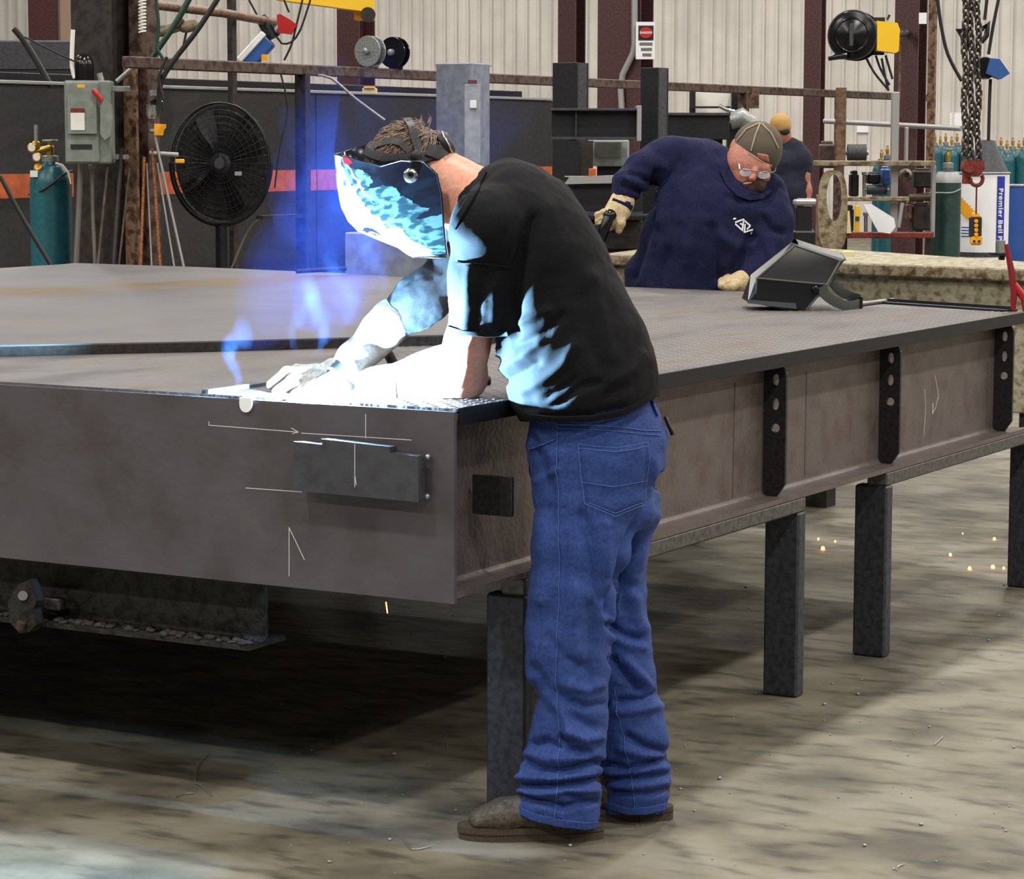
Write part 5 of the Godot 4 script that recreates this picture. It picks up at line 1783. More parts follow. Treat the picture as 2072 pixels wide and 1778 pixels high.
# ---------------------------------------------------------------- left of the view
func build_left_background() -> void:
	# long dark machine wall with an orange band
	var c := P(0, 300, 15.4).x
	var top := on_x(600, 188, c).y
	var z0 := on_x(-160, 300, c).z
	var z1 := on_x(1119, 300, c).z
	var o := thing("machine_guard_wall", "long black steel guard wall with an orange painted band", "guard wall", Vector3(c, 0, (z0 + z1) * 0.5))
	var cuts := [z0, on_x(215, 300, c).z, on_x(640, 300, c).z, on_x(905, 300, c).z, z1]
	var s0 := on_x(300, 348, c).y
	var s1 := on_x(300, 394, c).y
	for i in 4:
		part("wall_panel", bx(Vector3(c - 0.03, top * 0.5, (cuts[i] + cuts[i + 1]) * 0.5), Vector3(0.06, top, cuts[i] - cuts[i + 1] - 0.012), 0.004), M.panel_black, o)
		part("orange_band", bx(Vector3(c + 0.002, (s0 + s1) * 0.5, (cuts[i] + cuts[i + 1]) * 0.5), Vector3(0.004, s0 - s1, cuts[i] - cuts[i + 1] - 0.012)), M.orange_paint, o)
	part("top_cap", bx(Vector3(c - 0.03, top + 0.012, (z0 + z1) * 0.5), Vector3(0.1, 0.02, z0 - z1), 0.003), M.light_grey_steel, o)
	# dark conveyor housing seen above the wall
	var hb := thing("conveyor_beam", "dark steel conveyor beam running behind the guard wall", "conveyor", P(600, 175, 21.0))
	var cx := c - 0.9
	var ya := on_x(600, 168, cx).y
	var yb := on_x(600, 192, cx).y
	part("beam", bx(Vector3(cx, (ya + yb) * 0.5, (z0 + z1) * 0.5 - 1.0), Vector3(0.1, ya - yb, z0 - z1), 0.004), M.black_steel, hb)
	for z in [z0 - 1.3, (z0 + z1) * 0.5 - 1.0, z1 - 0.8]:
		part("foot", bx(Vector3(cx, yb * 0.5, z), Vector3(0.08, yb, 0.08)), M.black_steel, hb)
	# top rail on posts in front of it
	var rx := P(370, 125, 13.6).x
	var ry := on_x(600, 141, rx).y
	var rt := on_x(600, 130, rx).y - on_x(600, 152, rx).y
	var rz0 := on_x(255, 110, rx).z
	var rz1 := on_x(1872, 200, rx).z
	var r := thing("pipe_rail", "long brown steel rail on posts running back through the shop", "rail", Vector3(rx, 0, (rz0 + rz1) * 0.5))
	part("rail", bx(Vector3(rx, ry, (rz0 + rz1) * 0.5), Vector3(0.06, rt, rz0 - rz1), 0.006), M.brown_steel, r)
	for q in [612, 1505, 1700, 1822]:
		var p := on_x(q, 160, rx)
		part("post", bx(Vector3(rx, ry * 0.5, p.z), Vector3(0.075, ry - rt * 0.5, 0.05), 0.004), M.brown_dark if q < 1000 else M.brown_steel, r)
	part("shelf_arm", bx(on_x(570, 438, rx) + Vector3(0, 0, 0), Vector3(0.05, 0.02, 0.42)), M.brown_dark, r)
	# upper rail
	var u := thing("overhead_rail", "brown rusty upper rail crossing behind the hanging hoses", "rail", P(440, 25, 15.0))
	part("rail", mb().tube([P(300, 8, 15.0), P(450, 26, 16.2), P(580, 50, 17.4)], 0.028, 4), M.tan_steel, u)
	part("post", hall_box(462, 0, 480, 560, 16.6, 0.05), M.brown_dark, u)

	# columns
	var main := thing("steel_column", "brown rolled steel column carrying the grey disconnect switch", "column", P(228, 600, 13.9) * Vector3(1, 0, 1))
	main.set_meta("kind", "structure")
	var f0 := P(150, 300, 13.9)
	var fw := P(240, 300, 13.9).distance_to(f0) / cos(deg_to_rad(YAW))
	part("front_flange", bx(Vector3(f0.x + fw * 0.5, 4.5, f0.z), Vector3(fw, 9.0, 0.018)), M.brown_dark, main)
	part("web", bx(Vector3(f0.x + fw * 0.5, 4.5, f0.z - 0.15), Vector3(0.014, 9.0, 0.28)), M.brown_dark, main)
	part("rear_flange", bx(Vector3(f0.x + fw * 0.5, 4.5, f0.z - 0.3), Vector3(fw, 9.0, 0.018)), M.brown_dark, main)
	part("side_channel", hall_box(242, -3000, 300, 600, 13.85, 0.1), M.brown_steel, main)
	part("cover_strip", hall_box(252, 130, 283, 560, 13.8, 0.02), M.tan_steel, main)
	part("base_plate", bx(Vector3(f0.x + fw * 0.5, 0.012, f0.z - 0.15), Vector3(fw + 0.2, 0.024, 0.5)), M.brown_dark, main)
	column("steel_column", 62, 146, 25.0, M.maroon_paint, "maroon column with cream edge above the far grey bench", 0.2)
	part("cream_face", hall_box(106, -200, 146, 82, 24.9, 0.02), M.cream_paint, get_node("steel_column_001"))
	column("steel_column", 683, 758, 26.5, M.maroon_paint, "maroon column behind the pale hose reel", 0.3)

	# grey bench edge over the wall
	var bn := thing("grey_bench", "long dark grey sheet bench behind the guard wall", "bench", P(70, 560, 18.0) * Vector3(1, 0, 1))
	part("top", card_box(-60, 82, 158, 142, 18.0, 0.5, 0.01), M.grey_sheet, bn)
	part("rim", card_box(-60, 142, 158, 150, 17.99, 0.5), M.ink, bn)
	for x in [-50, 150]:
		part("leg", bx(P(x, 560, 18.3) * Vector3(1, 0, 1) + Vector3(0, 0.98, 0), Vector3(0.06, 1.96, 0.06)), M.grey_sheet, bn)

	build_switch()
	build_left_cylinder()
	build_fan()

	# conduits and long bar stock leaning on the column
	var cd := thing("conduit", "grey conduit running down below the disconnect switch", "conduit", P(157, 540, 13.7))
	rod("pipe", [[164, 332], [160, 420], [153, 560], [140, 900]], 13.72, 0.016, M.rod_steel, cd)
	var cd2 := thing("conduit", "thin dark conduit beside the column front flange", "conduit", P(186, 540, 13.72))
	rod("pipe", [[186, 335], [188, 440], [194, 560], [200, 880]], 13.74, 0.011, M.rod_steel, cd2)
	part("joint", bx(P(186, 338, 13.74), Vector3(0.03, 0.025, 0.03), 0.003), M.rod_steel, cd2)
	var bars := [[[218, 335], [196, 560], "brown_steel", 0.008], [[246, 300], [228, 560], "brown_dark", 0.012], [[279, 275], [282, 300], "rod_steel", 0.006], [[292, 318], [284, 560], "rust_rod", 0.008], [[297, 330], [308, 560], "rod_steel", 0.005], [[308, 300], [326, 560], "rust_rod", 0.008], [[318, 330], [356, 560], "rod_steel", 0.006], [[313, 275], [376, 560], "rod_steel", 0.008], [[262, 340], [238, 560], "brown_steel", 0.006]]
	var names := ["short dull bar leaning by the conduits", "thick dark bar leaning on column web", "", "rust orange bar standing against the column cover strip", "thin bright bar next to the rust orange bars", "rust orange bar leaning out from the column", "thin pale bar leaning out beside the long pole", "long bright pole leaning furthest out from the column", "thin brown bar behind the column cover strip"]
	for i in bars.size():
		if names[i] == "": continue
		var b: Array = bars[i]
		var t := thing("steel_bar", names[i], "steel bar", P(b[1][0], b[1][1], 13.5), "bar stock leaning on the column")
		var lowp := P(b[1][0] + (b[1][0] - b[0][0]) * 0.28, 640, 13.5)
		part("bar", mb().tube([P(b[0][0], b[0][1], 13.6), P(b[1][0], b[1][1], 13.5), P(b[1][0] + (b[1][0] - b[0][0]) * 1.3, 560 + (560 - b[0][1]) * 1.25, 13.2)], b[3], 6), M[b[2]], t)
	# fittings on the column's side
	var fit := thing("air_fitting", "chrome air filter fitting fixed to the brown column", "fitting", P(310, 220, 13.6))
	part("bowl", mb().lathe([Vector2(0.02, 0), Vector2(0.03, 0.02), Vector2(0.03, 0.07), Vector2(0.015, 0.08)], Transform3D(Basis(), P(307, 240, 13.6)), 12), M.chrome, fit)
	part("cap", mb().lathe([Vector2(0.034, 0), Vector2(0.034, 0.05), Vector2(0.02, 0.06)], Transform3D(Basis(), P(318, 225, 13.62)), 12), M.black_plastic, fit)
	part("knob", mb().lathe([Vector2(0.02, 0), Vector2(0.02, 0.03)], Transform3D(Basis(), P(310, 194, 13.6)), 10), M.galvanised, fit)
	var tg := thing("yellow_valve", "small yellow valve handle beside the chrome fitting", "valve", P(324, 262, 13.6))
	part("handle", mb().prism(PackedVector2Array([Vector2(-0.028, -0.03), Vector2(0.015, -0.03), Vector2(0.02, -0.005), Vector2(0.032, 0.01), Vector2(0.03, 0.028), Vector2(-0.028, 0.03)]), 0.02, Transform3D(facing(), P(324, 262, 13.6))), M.amber_paint, tg)
	part("stem", mb().tube([P(306, 265, 13.62), P(318, 265, 13.6)], 0.012, 8), M.galvanised, tg)
	var hk := thing("wall_hook", "pale pipe hook with a yellow tip sticking out of column", "hook", P(330, 311, 13.6))
	rod("pipe", [[303, 309], [330, 311], [361, 313]], 13.6, 0.011, M.light_grey_steel, hk)
	part("tip", bx(P(364, 326, 13.58), Vector3(0.05, 0.022, 0.02), 0.004), M.amber_paint, hk)
	# hoses and cables
	var hs := [
		[[[392, -20], [360, 40], [322, 96], [300, 128]], 13.4, 0.016, "green_hose", "thick green hose slanting down to the column"],
		[[[452, -20], [400, 60], [350, 125], [325, 170], [322, 230]], 13.35, 0.014, "rubber", "black cable slanting past the green hose"],
		[[[314, -20], [321, 50], [318, 100], [330, 118]], 13.3, 0.009, "green_hose", "thin dark green hose hanging beside the coiled cord"],
		[[[338, 115], [322, 155], [330, 200]], 13.3, 0.008, "rubber", "short black hose looping to the chrome fitting"],
		[[[236, 165], [262, 142], [284, 126], [302, 122]], 13.5, 0.012, "galvanised", "bent grey conduit reaching across the column"],
		[[[50, 75], [100, 100], [150, 124]], 13.6, 0.005, "rubber", "thin black wire running to the dark dome"],
		[[[0, 356], [45, 440], [102, 535]], 12.6, 0.011, "rubber", "black hose crossing in front of teal cylinder"],
		[[[28, 58], [45, 75], [75, 120], [100, 158]], 13.4, 0.02, "rubber", "black gooseneck cable end above the guard wall"],
		[[[566, 178], [580, 220], [564, 300], [556, 380]], 14.6, 0.005, "rubber", "thin cable drooping beside the dark post"],
		[[[640, 152], [670, 158], [720, 200], [778, 243]], 14.8, 0.008, "galvanised", "pale hose sloping down behind welder's head"],
		[[[466, 548], [500, 470], [524, 440]], 13.4, 0.006, "rod_steel", "pale cord sloping up to the dark post"],
	]
	hs[7][0] = [[28, 58], [45, 78], [75, 126], [103, 176]]
	hs[7][1] = (on_x(103, 176, c) - EYE).dot(ahead)
	hs[10][0] = [[466, 548], [500, 470], [524, 442], [560, 440]]
	hs[10][1] = (on_x(570, 438, rx) - EYE).dot(ahead) - 0.02
	hs[8][0] = [[566, 140], [582, 220], [566, 300], [556, 380]]
	for i in [8, 9]: hs[i][1] = (on_x(hs[i][0][0][0], 150, rx) - EYE).dot(ahead) - 0.03
	for h in hs:
		var t := thing("hose", h[4], "hose", P(h[0][0][0], h[0][0][1], h[1]))
		hose("line", h[0], h[1], h[2], M[h[3]], t)
	# coiled white cord
	var cc := thing("coiled_cord", "white coiled cord hanging down the brown column", "cord", P(288, 66, 13.5))
	var pts := []
	for i in 220:
		var a := i * 0.36
		pts.append(P(288, -20 + i * 0.395, 13.5) + aside * 0.017 * cos(a) - ahead * 0.017 * sin(a))
	part("coil", mb().tube(pts, 0.0045, 5), M.white_paper, cc)
	# boom lamp with a pale arm
	var bl := thing("boom_arm", "pale boom arm with a clamp head above the rail", "boom arm", P(360, 50, 13.95))
	part("arm", mb().tube([P(292, 72, 13.9), P(345, 58, 13.92), P(385, 46, 13.95)], [0.03, 0.03, 0.026], 10), M.pale_steel, bl)
	part("head", mb().ball(P(382, 52, 13.93), Vector3(0.06, 0.035, 0.04), 8, 12, facing() * Basis(Vector3.BACK, 0.3)), M.pale_steel, bl)
	part("clamp", bx(P(362, 46, 13.91), Vector3(0.035, 0.06, 0.05), 0.006, facing() * Basis(Vector3.BACK, -0.6)), M.brown_steel, bl)
	part("hanger", mb().tube([P(378, 60, 13.94), P(370, 98, 13.94)], 0.006, 6), M.rubber, bl)


func build_switch() -> void:
	var d := 13.55
	var o := thing("disconnect_switch", "grey electrical disconnect switch with a red handle and paper label", "switch box", P(178, 330, d))
	part("case", card_box(131, 164, 224, 330, d, 0.14, 0.008), M.grey_enamel, o)
	part("door", card_box(134, 168, 200, 327, d - 0.01, 0.012, 0.004), M.grey_enamel, o)
	part("hood", mb().prism(PackedVector2Array([Vector2(-0.075, -0.19), Vector2(0.075, -0.19), Vector2(0.075, 0.02), Vector2(0.05, 0.045), Vector2(-0.05, 0.045), Vector2(-0.075, 0.02)]), 0.012, Transform3D(facing(), P(166, 195, d - 0.02))), M.grey_enamel, o)
	part("yellow_sticker", card_box(156, 171, 172, 180, d - 0.016, 0.004), M.amber_paint, o)
	part("warning_label", card_box(143, 219, 171, 228, d - 0.036, 0.003), M.red_dull, o)
	part("paper_label", card_box(143, 228, 171, 263, d - 0.036, 0.003), M.white_paper, o)
	part("name_plate", card_box(143, 292, 186, 301, d - 0.016, 0.004), M.ink, o)
	part("handle_guard", mb().prism(PackedVector2Array([Vector2(-0.022, -0.09), Vector2(0.0, -0.12), Vector2(0.03, -0.1), Vector2(0.04, -0.02), Vector2(0.035, 0.06), Vector2(0.0, 0.09), Vector2(-0.022, 0.05)]), 0.03, Transform3D(facing(), P(213, 236, d - 0.035))), M.grey_enamel, o)
	part("handle", mb().tube([P(189, 182, d - 0.05), P(199, 194, d - 0.055), P(206, 206, d - 0.05)], 0.014, 8), M.red_paint, o)
	part("handle_slot", mb().tube([P(202, 216, d - 0.04), P(202, 250, d - 0.045), P(212, 268, d - 0.04)], 0.005, 6), M.ink, o)
	part("bracket", card_box(222, 174, 262, 186, d + 0.04, 0.03, 0.004), M.galvanised, o)
	part("bracket", card_box(222, 312, 260, 323, d + 0.04, 0.03, 0.004), M.galvanised, o)
	part("conduit_hub", mb().tube([P(201, 148, d + 0.06), P(206, 166, d + 0.06)], 0.016, 10), M.galvanised, o)
	var b := thing("signal_dome", "glossy black dome standing above the grey disconnect switch", "signal dome", P(171, 162, d + 0.12))
	part("dome", mb().lathe([Vector2(0.052, 0.0), Vector2(0.052, 0.08), Vector2(0.044, 0.115), Vector2(0.025, 0.135), Vector2(0.0, 0.142)], Transform3D(Basis(), P(170, 163, d + 0.12)), 20), M.black_plastic, b)
	var w := thing("white_cable", "white cable looping down beside the black dome", "cable", P(147, 130, d + 0.1))
	hose("line", [[148, 60], [146, 100], [146, 135], [152, 158]], d + 0.1, 0.012, M.white_paper, w)


func build_left_cylinder() -> void:
	var d := 14.1
	var o := cylinder(101, 280, d, 0.113, M.teal_paint, "teal gas cylinder with brass regulator in front of guard wall")
	var label := "pale sticker"
	part("sticker", card_box(61, 345, 76, 358, d - 0.1, 0.01, 0.0), M.white_paper, o, label)
	part("round_sticker", mb().lathe([Vector2(0.02, 0), Vector2(0.02, 0.006)], Transform3D(Basis(aside, (-ahead + Vector3(0, 0.6, 0)).normalized(), Vector3.UP).orthonormalized(), P(77, 338, d - 0.085)), 14), M.amber_paint, o)
	var r := thing("regulator", "brass gas regulator with two gauges on the teal cylinder", "regulator", P(78, 305, d - 0.05))
	part("body", mb().tube([P(100, 300, d - 0.05), P(84, 303, d - 0.08), P(70, 306, d - 0.08)], 0.017, 10), M.brass, r)
	for q in [[66, 299], [76, 318]]:
		part("gauge", mb().lathe([Vector2(0.026, 0), Vector2(0.026, 0.02), Vector2(0.02, 0.024)], Transform3D(Basis(aside, -ahead, Vector3.UP), P(q[0], q[1], d - 0.1)), 16), M.brass, r)
		part("dial", mb().lathe([Vector2(0.019, 0), Vector2(0.019, 0.027)], Transform3D(Basis(aside, -ahead, Vector3.UP), P(q[0], q[1], d - 0.1)), 16), M.white_paper, r)
	part("flow_tube", mb().tube([P(73, 296, d - 0.09), P(73, 252, d - 0.09)], 0.011, 10), M.galvanised, r)
	part("bonnet", mb().lathe([Vector2(0.022, 0), Vector2(0.022, 0.03), Vector2(0.012, 0.04)], Transform3D(Basis(), P(73, 300, d - 0.09)), 12), M.brass, r)
	var ch := thing("safety_chain", "dark retaining chain slung round the teal cylinder", "chain", P(100, 385, d))
	part("chain_line", mb().tube(curve([P(59, 393, d + 0.02), P(80, 388, d - 0.1), P(105, 372, d - 0.12), P(130, 352, d - 0.1), P(146, 345, d + 0.02)], 0.02), 0.006, 6), M.rubber, ch)
	var hb := thing("hose", "white hose draped over the teal cylinder shoulder", "hose", P(125, 335, d - 0.08))
	hose("line", [[112, 330], [126, 334], [138, 348], [144, 372]], d - 0.13, 0.006, M.white_paper, hb)


func build_fan() -> void:
	var d := 14.3
	var c := P(447, 330, d)
	var o := thing("pedestal_fan", "large dusty black pedestal fan in front of the guard wall", "fan", c * Vector3(1, 0, 1))
	var b := facing()
	var rx := 98.0 * d / FOCAL
	var ry := 120.0 * d / FOCAL
	var squash := Basis(b.x * (rx / ry), b.y, b.z)
	for z in [-0.07, 0.07]:
		for i in 9:
			var rr := ry * (i + 1) / 9.0
			part("guard_ring", mb().ring(c + b.z * z * (1.0 - 0.35 * pow(rr / ry, 2.0)) , rr, 0.0022 if i < 8 else 0.006, squash, 40, 5), M.black_steel, o)
	for k in 44:
		var a := TAU * k / 44.0
		var e := squash * Vector3(cos(a), sin(a), 0) * ry
		part("guard_spoke", mb().tube([c + b.z * 0.075 + e * 0.12, c + b.z * 0.07 + e * 0.6, c + b.z * 0.045 + e], 0.002, 4), M.black_steel, o)
	for k in 4:
		var a := TAU * k / 4.0 + 0.4
		var rows := []
		for i in 6:
			var t := i / 5.0
			var rad := lerpf(0.12, 0.88, t) * ry
			var wdt := lerpf(0.25, 0.5, sin(t * PI * 0.8))
			var line := []
			for j in 5:
				var u := (j / 4.0 - 0.5) * wdt
				line.append(c + squash * Vector3(cos(a + u) * rad, sin(a + u) * rad, 0) + b.z * (u * 0.14))
			rows.append(line)
		part("blade", mb().grid(rows), M.black_steel, o)
	part("rear_mesh", mb().lathe([Vector2(ry * 0.97, -0.0), Vector2(ry * 0.97, 0.004)], Transform3D(Basis(b.x * (rx / ry), b.z, -b.y), c - b.z * 0.1), 40), M.dark_old_steel, o)
	part("hub", mb().lathe([Vector2(0.05, -0.06), Vector2(0.055, 0.04), Vector2(0.03, 0.07)], Transform3D(Basis(b.x, b.z, -b.y), c), 16), M.grey_sheet, o)
	part("motor", mb().lathe([Vector2(0.09, -0.22), Vector2(0.1, -0.16), Vector2(0.1, -0.08)], Transform3D(Basis(b.x, b.z, -b.y), c), 16), M.black_steel, o)
	part("yoke", mb().ring(c, ry * 1.03, 0.014, squash, 30, 6, PI, TAU), M.black_steel, o)
	part("pole", mb().tube([c - b.y * ry, Vector3(c.x, 0.06, c.z)], 0.034, 12), M.black_steel, o)
	part("base", mb().lathe([Vector2(0.3, 0), Vector2(0.3, 0.03), Vector2(0.06, 0.07)], Transform3D(Basis(), c * Vector3(1, 0, 1)), 28), M.black_steel, o)
	part("badge", card_box(475, 347, 489, 355, d - 0.1, 0.006), M.light_grey_steel, o)


# ---------------------------------------------------------------- behind the welder and up to the man in navy
func build_middle_background() -> void:
	# wire feeder boom with red and blue ends
	var o := thing("feeder_boom", "blue and white wire feeder tilted on a boom with red cap", "wire feeder", P(540, 90, 17.0))
	var d := 17.0
	var tilt := facing() * Basis(Vector3.BACK, deg_to_rad(47))
	part("case", bx(P(520, 104, d), Vector3(0.22, 0.12, 0.12), 0.01, tilt), M.blue_plastic, o)
	part("side_plate", bx(P(510, 95, d - 0.02), Vector3(0.24, 0.04, 0.12), 0.006, tilt), M.white_card, o)
	part("sleeve", mb().tube([P(527, 34, d), P(543, 60, d), P(552, 78, d)], [0.035, 0.045, 0.05], 12), M.black_steel, o)
	part("cap", mb().prism(PackedVector2Array([Vector2(-0.05, -0.06), Vector2(0.03, -0.07), Vector2(0.07, -0.01), Vector2(0.03, 0.02), Vector2(-0.04, 0.06), Vector2(-0.06, 0.05)]), 0.08, Transform3D(facing(), P(581, 48, d))), M.red_paint, o)
	part("link", mb().tube([P(552, 70, d), P(572, 52, d)], 0.03, 10), M.galvanised, o)
	part("tag", card_box(529, 110, 541, 123, d - 0.08, 0.01), M.amber_paint, o)
	for q in [[[628, 0], [608, 60], [590, 85], [570, 88], [560, 75]], [[612, 0], [600, 50], [590, 90], [575, 122]], [[504, 0], [520, 30]], [[575, 0], [585, 25]]]:
		hose("cable", q, d - 0.05, 0.007, M.rubber, o)
	# yellow crane girder
	var y := thing("crane_girder", "yellow crane girder end above the maroon column", "crane girder", P(660, 5, 25.0))
	part("girder", mb().prism(PackedVector2Array([Vector2(0, 0.0), Vector2(0.92, -0.12), Vector2(0.92, 0.04), Vector2(0.0, 0.3)]), 0.3, Transform3D(facing(), P(562, 2, 25.0))), M.yellow_paint, y)
	part("end_block", card_box(716, 14, 757, 40, 24.9, 0.2, 0.01), M.amber_paint, y)
	part("wheel", mb().lathe([Vector2(0.07, 0), Vector2(0.07, 0.05)], Transform3D(Basis(aside, -ahead, Vector3.UP), P(745, 30, 24.7)), 16), M.brown_dark, y)
	part("stem", card_box(722, -200, 750, 14, 25.0, 0.15), M.amber_paint, y)
	# hose reels on the rail
	var rx := P(370, 125, 13.6).x
	for q in [[752, 109, M.galvanised, "pale metal hose reel standing on the brown rail", 0.055], [801, 108, M.black_plastic, "black hose reel standing behind the pale reel", 0.05]]:
		var at := on_x(q[0], q[1], rx)
		var rr := 31.0 * (at - EYE).dot(ahead) / FOCAL
		at.y = on_x(600, 130, rx).y + rr * 1.05
		reel(at, rr, q[2], q[3], q[4])
	# grey switch cabinet
	var cb := thing("electrical_cabinet", "tall grey electrical cabinet with a narrow door", "cabinet", P(936, 600, 14.6) * Vector3(1, 0, 1))
	part("case", hall_box(882, 132, 991, 848, 14.6, 0.22, 0.006), M.cabinet_grey, cb)
	part("side_lid", card_box(940, 172, 972, 330, 14.38, 0.02, 0.004), M.cabinet_light, cb)
	part("red_badge", card_box(947, 162, 965, 169, 14.37, 0.01), M.red_dull, cb)
	part("latch", card_box(951, 203, 964, 219, 14.36, 0.012, 0.003), M.white_card, cb)
	part("top_cap", hall_box(880, 128, 993, 134, 14.61, 0.25, 0.003), M.cabinet_light, cb)
	# small yellow box on the guard wall
	var yb := thing("junction_box", "small pale yellow box on top of the guard wall", "junction box", P(747, 185, 17.0))
	part("case", card_box(733, 178, 762, 191, 17.0, 0.1, 0.006), M.wood_pale, yb)
	part("lid", card_box(736, 175, 758, 179, 16.98, 0.12, 0.003), M.amber_paint, yb)

	# blue-lit columns
	column("steel_column", 1128, 1184, 24.0, M.maroon_paint, "narrow column rising behind the upright black beam", 0.2)
	column("steel_column", 1208, 1320, 22.5, M.maroon_paint, "broad column carrying the danger sign", 0.25)
	var cd := thing("conduit", "pale bent conduit running down the broad column", "conduit", P(1270, 120, 22.4))
	var cz := P(1208, 300, 22.5).z + 0.035
	var cpts := []
	for q in [[1284, -10], [1284, 90], [1281, 108], [1260, 150], [1256, 180], [1258, 220], [1258, 560]]: cpts.append(on_z(q[0], q[1], cz))
	part("pipe", mb().tube(cpts, 0.028, 8), M.light_grey_steel, cd)
	# danger sign
	var face_z := P(1208, 300, 22.5).z + 0.02
	var sd := (on_z(1306, 82, face_z) - EYE).dot(ahead) - 0.06
	var sg := thing("danger_sign", "white danger sign with a red oval on the broad column", "sign", P(1306, 82, sd))
	part("board", card_box(1287, 45, 1325, 119, sd, 0.02), M.white_card, sg)
	part("red_field", card_box(1292, 52, 1322, 81, sd - 0.006, 0.01), M.ink, sg)
	part("red_oval", mb().lathe([Vector2(0.055, 0), Vector2(0.055, 0.008)], Transform3D(Basis(aside, -ahead * 0.9, Vector3.UP * 0.85), P(1307, 66, sd - 0.008)), 24), M.red_paint, sg)
	lettering("DANGER", 0.026, M.white_card, Transform3D(facing(), P(1307, 66, sd - 0.02)), sg)
	for i in 3:
		part("print_line", card_box(1294 + i * 3, 86 + i * 11, 1320 - i * 1, 92 + i * 11, sd - 0.003, 0.006), M.grey_card, sg)

	# stacked black steel
	var a := thing("steel_beam", "upright black steel beam standing on end behind welder", "steel beam", P(1155, 600, 14.0) * Vector3(1, 0, 1), "black stock beams")
	upright(a, 1118, 1191, 127, 14.0)
	var b := thing("steel_beam", "upright black steel beam standing behind man in navy", "steel beam", P(1325, 600, 14.4) * Vector3(1, 0, 1), "black stock beams")
	upright(b, 1296, 1354, 137, 14.4)
	var c := thing("steel_beam", "level black beam with pale flange edges between uprights", "steel beam", P(1207, 250, 13.4), "black stock beams")
	var sc := 13.3 / FOCAL
	part("web", card_box(1117, 222, 1292, 280, 13.36, 0.02), M.black_steel, c)
	part("flange", card_box(1116, 219, 1297, 224, 13.3, 0.16, 0.002), M.tube_steel, c)
	part("flange", card_box(1116, 277, 1297, 283, 13.3, 0.16, 0.002), M.tube_steel, c)
	part("end_plate", card_box(1289, 214, 1298, 285, 13.29, 0.18, 0.002), M.light_grey_steel, c)
	part("stiffener", card_box(1164, 224, 1167, 278, 13.33, 0.03), M.tube_steel, c)
	part("bracket", card_box(1150, 280, 1165, 640, 13.45, 0.1), M.black_steel, c)
	var e := thing("steel_beam", "level black beam end behind the head of man in navy", "steel beam", P(1415, 255, 15.0), "black stock beams")
	part("web", card_box(1352, 230, 1476, 282, 15.0, 0.12, 0.004), M.black_steel, e)
	part("flange", card_box(1350, 228, 1478, 233, 14.97, 0.2), M.tube_steel, e)
	part("post", card_box(1360, 282, 1380, 700, 15.05, 0.1), M.black_steel, e)
	part("post", card_box(1440, 282, 1460, 700, 15.05, 0.1), M.black_steel, e)
	# lower rack: angle iron on dark blocks
	var rk := thing("storage_rack", "black steel rack of stacked stock behind the welder's back", "rack", P(1200, 600, 12.6) * Vector3(1, 0, 1))
	part("shelf", card_box(1112, 372, 1300, 446, 12.6, 0.3, 0.006), M.black_steel, rk)
	part("shelf_lip", card_box(1112, 428, 1300, 432, 12.59, 0.04), M.tube_steel, rk)
	part("base", card_box(1112, 446, 1300, 505, 12.7, 0.3, 0.006), M.brown_dark, rk)
	part("foot", card_box(1112, 505, 1300, 720, 12.72, 0.28), M.black_steel, rk)
	part("upright", card_box(1118, 285, 1172, 375, 12.9, 0.1), M.black_steel, rk)
	part("upright", card_box(1166, 285, 1200, 375, 12.95, 0.08), M.brown_dark, rk)
	part("pad", card_box(1182, 433, 1320, 437, 12.5, 0.05), M.tube_steel, rk)
	var an := thing("angle_iron", "pale steel angle iron lying on the black rack", "steel bar", P(1210, 362, 12.6))
	part("leaf", mb().prism(PackedVector2Array([Vector2(-0.17, 0), Vector2(0.17, 0.01), Vector2(0.17, 0.05), Vector2(-0.14, 0.035)]), 0.006, Transform3D(facing(), P(1212, 373, 12.55))), M.light_grey_steel, an)
	part("leaf", bx(P(1212, 358, 12.62), Vector3(0.33, 0.008, 0.1), 0.001, facing()), M.light_grey_steel, an)
	part("end", bx(P(1145, 364, 12.56), Vector3(0.02, 0.03, 0.03), 0.002, facing()), M.black_steel, an)
	var gb := thing("grey_housing", "pale grey metal housing under the level black beam", "housing", P(1235, 335, 13.6))
	part("frame", card_box(1198, 282, 1273, 336, 13.6, 0.12, 0.01), M.cabinet_light, gb)
	part("panel", card_box(1203, 286, 1258, 318, 13.58, 0.03, 0.004), M.grey_enamel, gb)
	part("foot", card_box(1210, 336, 1262, 378, 13.66, 0.1), M.black_steel, gb)
	var orr := thing("orange_block", "small orange block sitting behind the angle iron", "block", P(1198, 350, 12.8))
	part("block", card_box(1191, 341, 1206, 358, 12.8, 0.04, 0.003), M.orange_paint, orr)
	# grey block behind the welder's hands
	var bk := thing("steel_block", "grey upright steel block at far rim of deck", "steel block", P(790, 556, 10.6))
	part("block", hall_box(697, 470, 930, 562, 10.9, 0.2, 0.006), M.cabinet_grey, bk)
	var lip := thing("steel_strip", "thin dark steel strip lying at the deck edge near grey block", "steel bar", P(640, 548, 10.5))
	part("strip", mb().tube([P(600, 549, 10.6), P(700, 543, 10.7)], 0.01, 6), M.black_steel, lip)
	# posts and papers seen beyond the man in navy
	var fr := thing("guard_frame", "dark steel guard frame with pale infill behind man in navy", "guard frame", P(1430, 215, 19.9) * Vector3(1, 0, 1))
	for q in [[1394, 1405], [1478, 1505]]:
		part("post", card_box(q[0], 185, q[1], 700, 19.9, 0.08), M.black_steel, fr)
	part("bar", card_box(1400, 215, 1478, 219, 19.85, 0.03), M.black_steel, fr)
	part("infill", card_box(1405, 183, 1478, 232, 20.0, 0.02), M.white_paper, fr)
	var nb := thing("notice_board", "small brown board hanging from the brown rail", "board", P(1518, 202, 18.6))
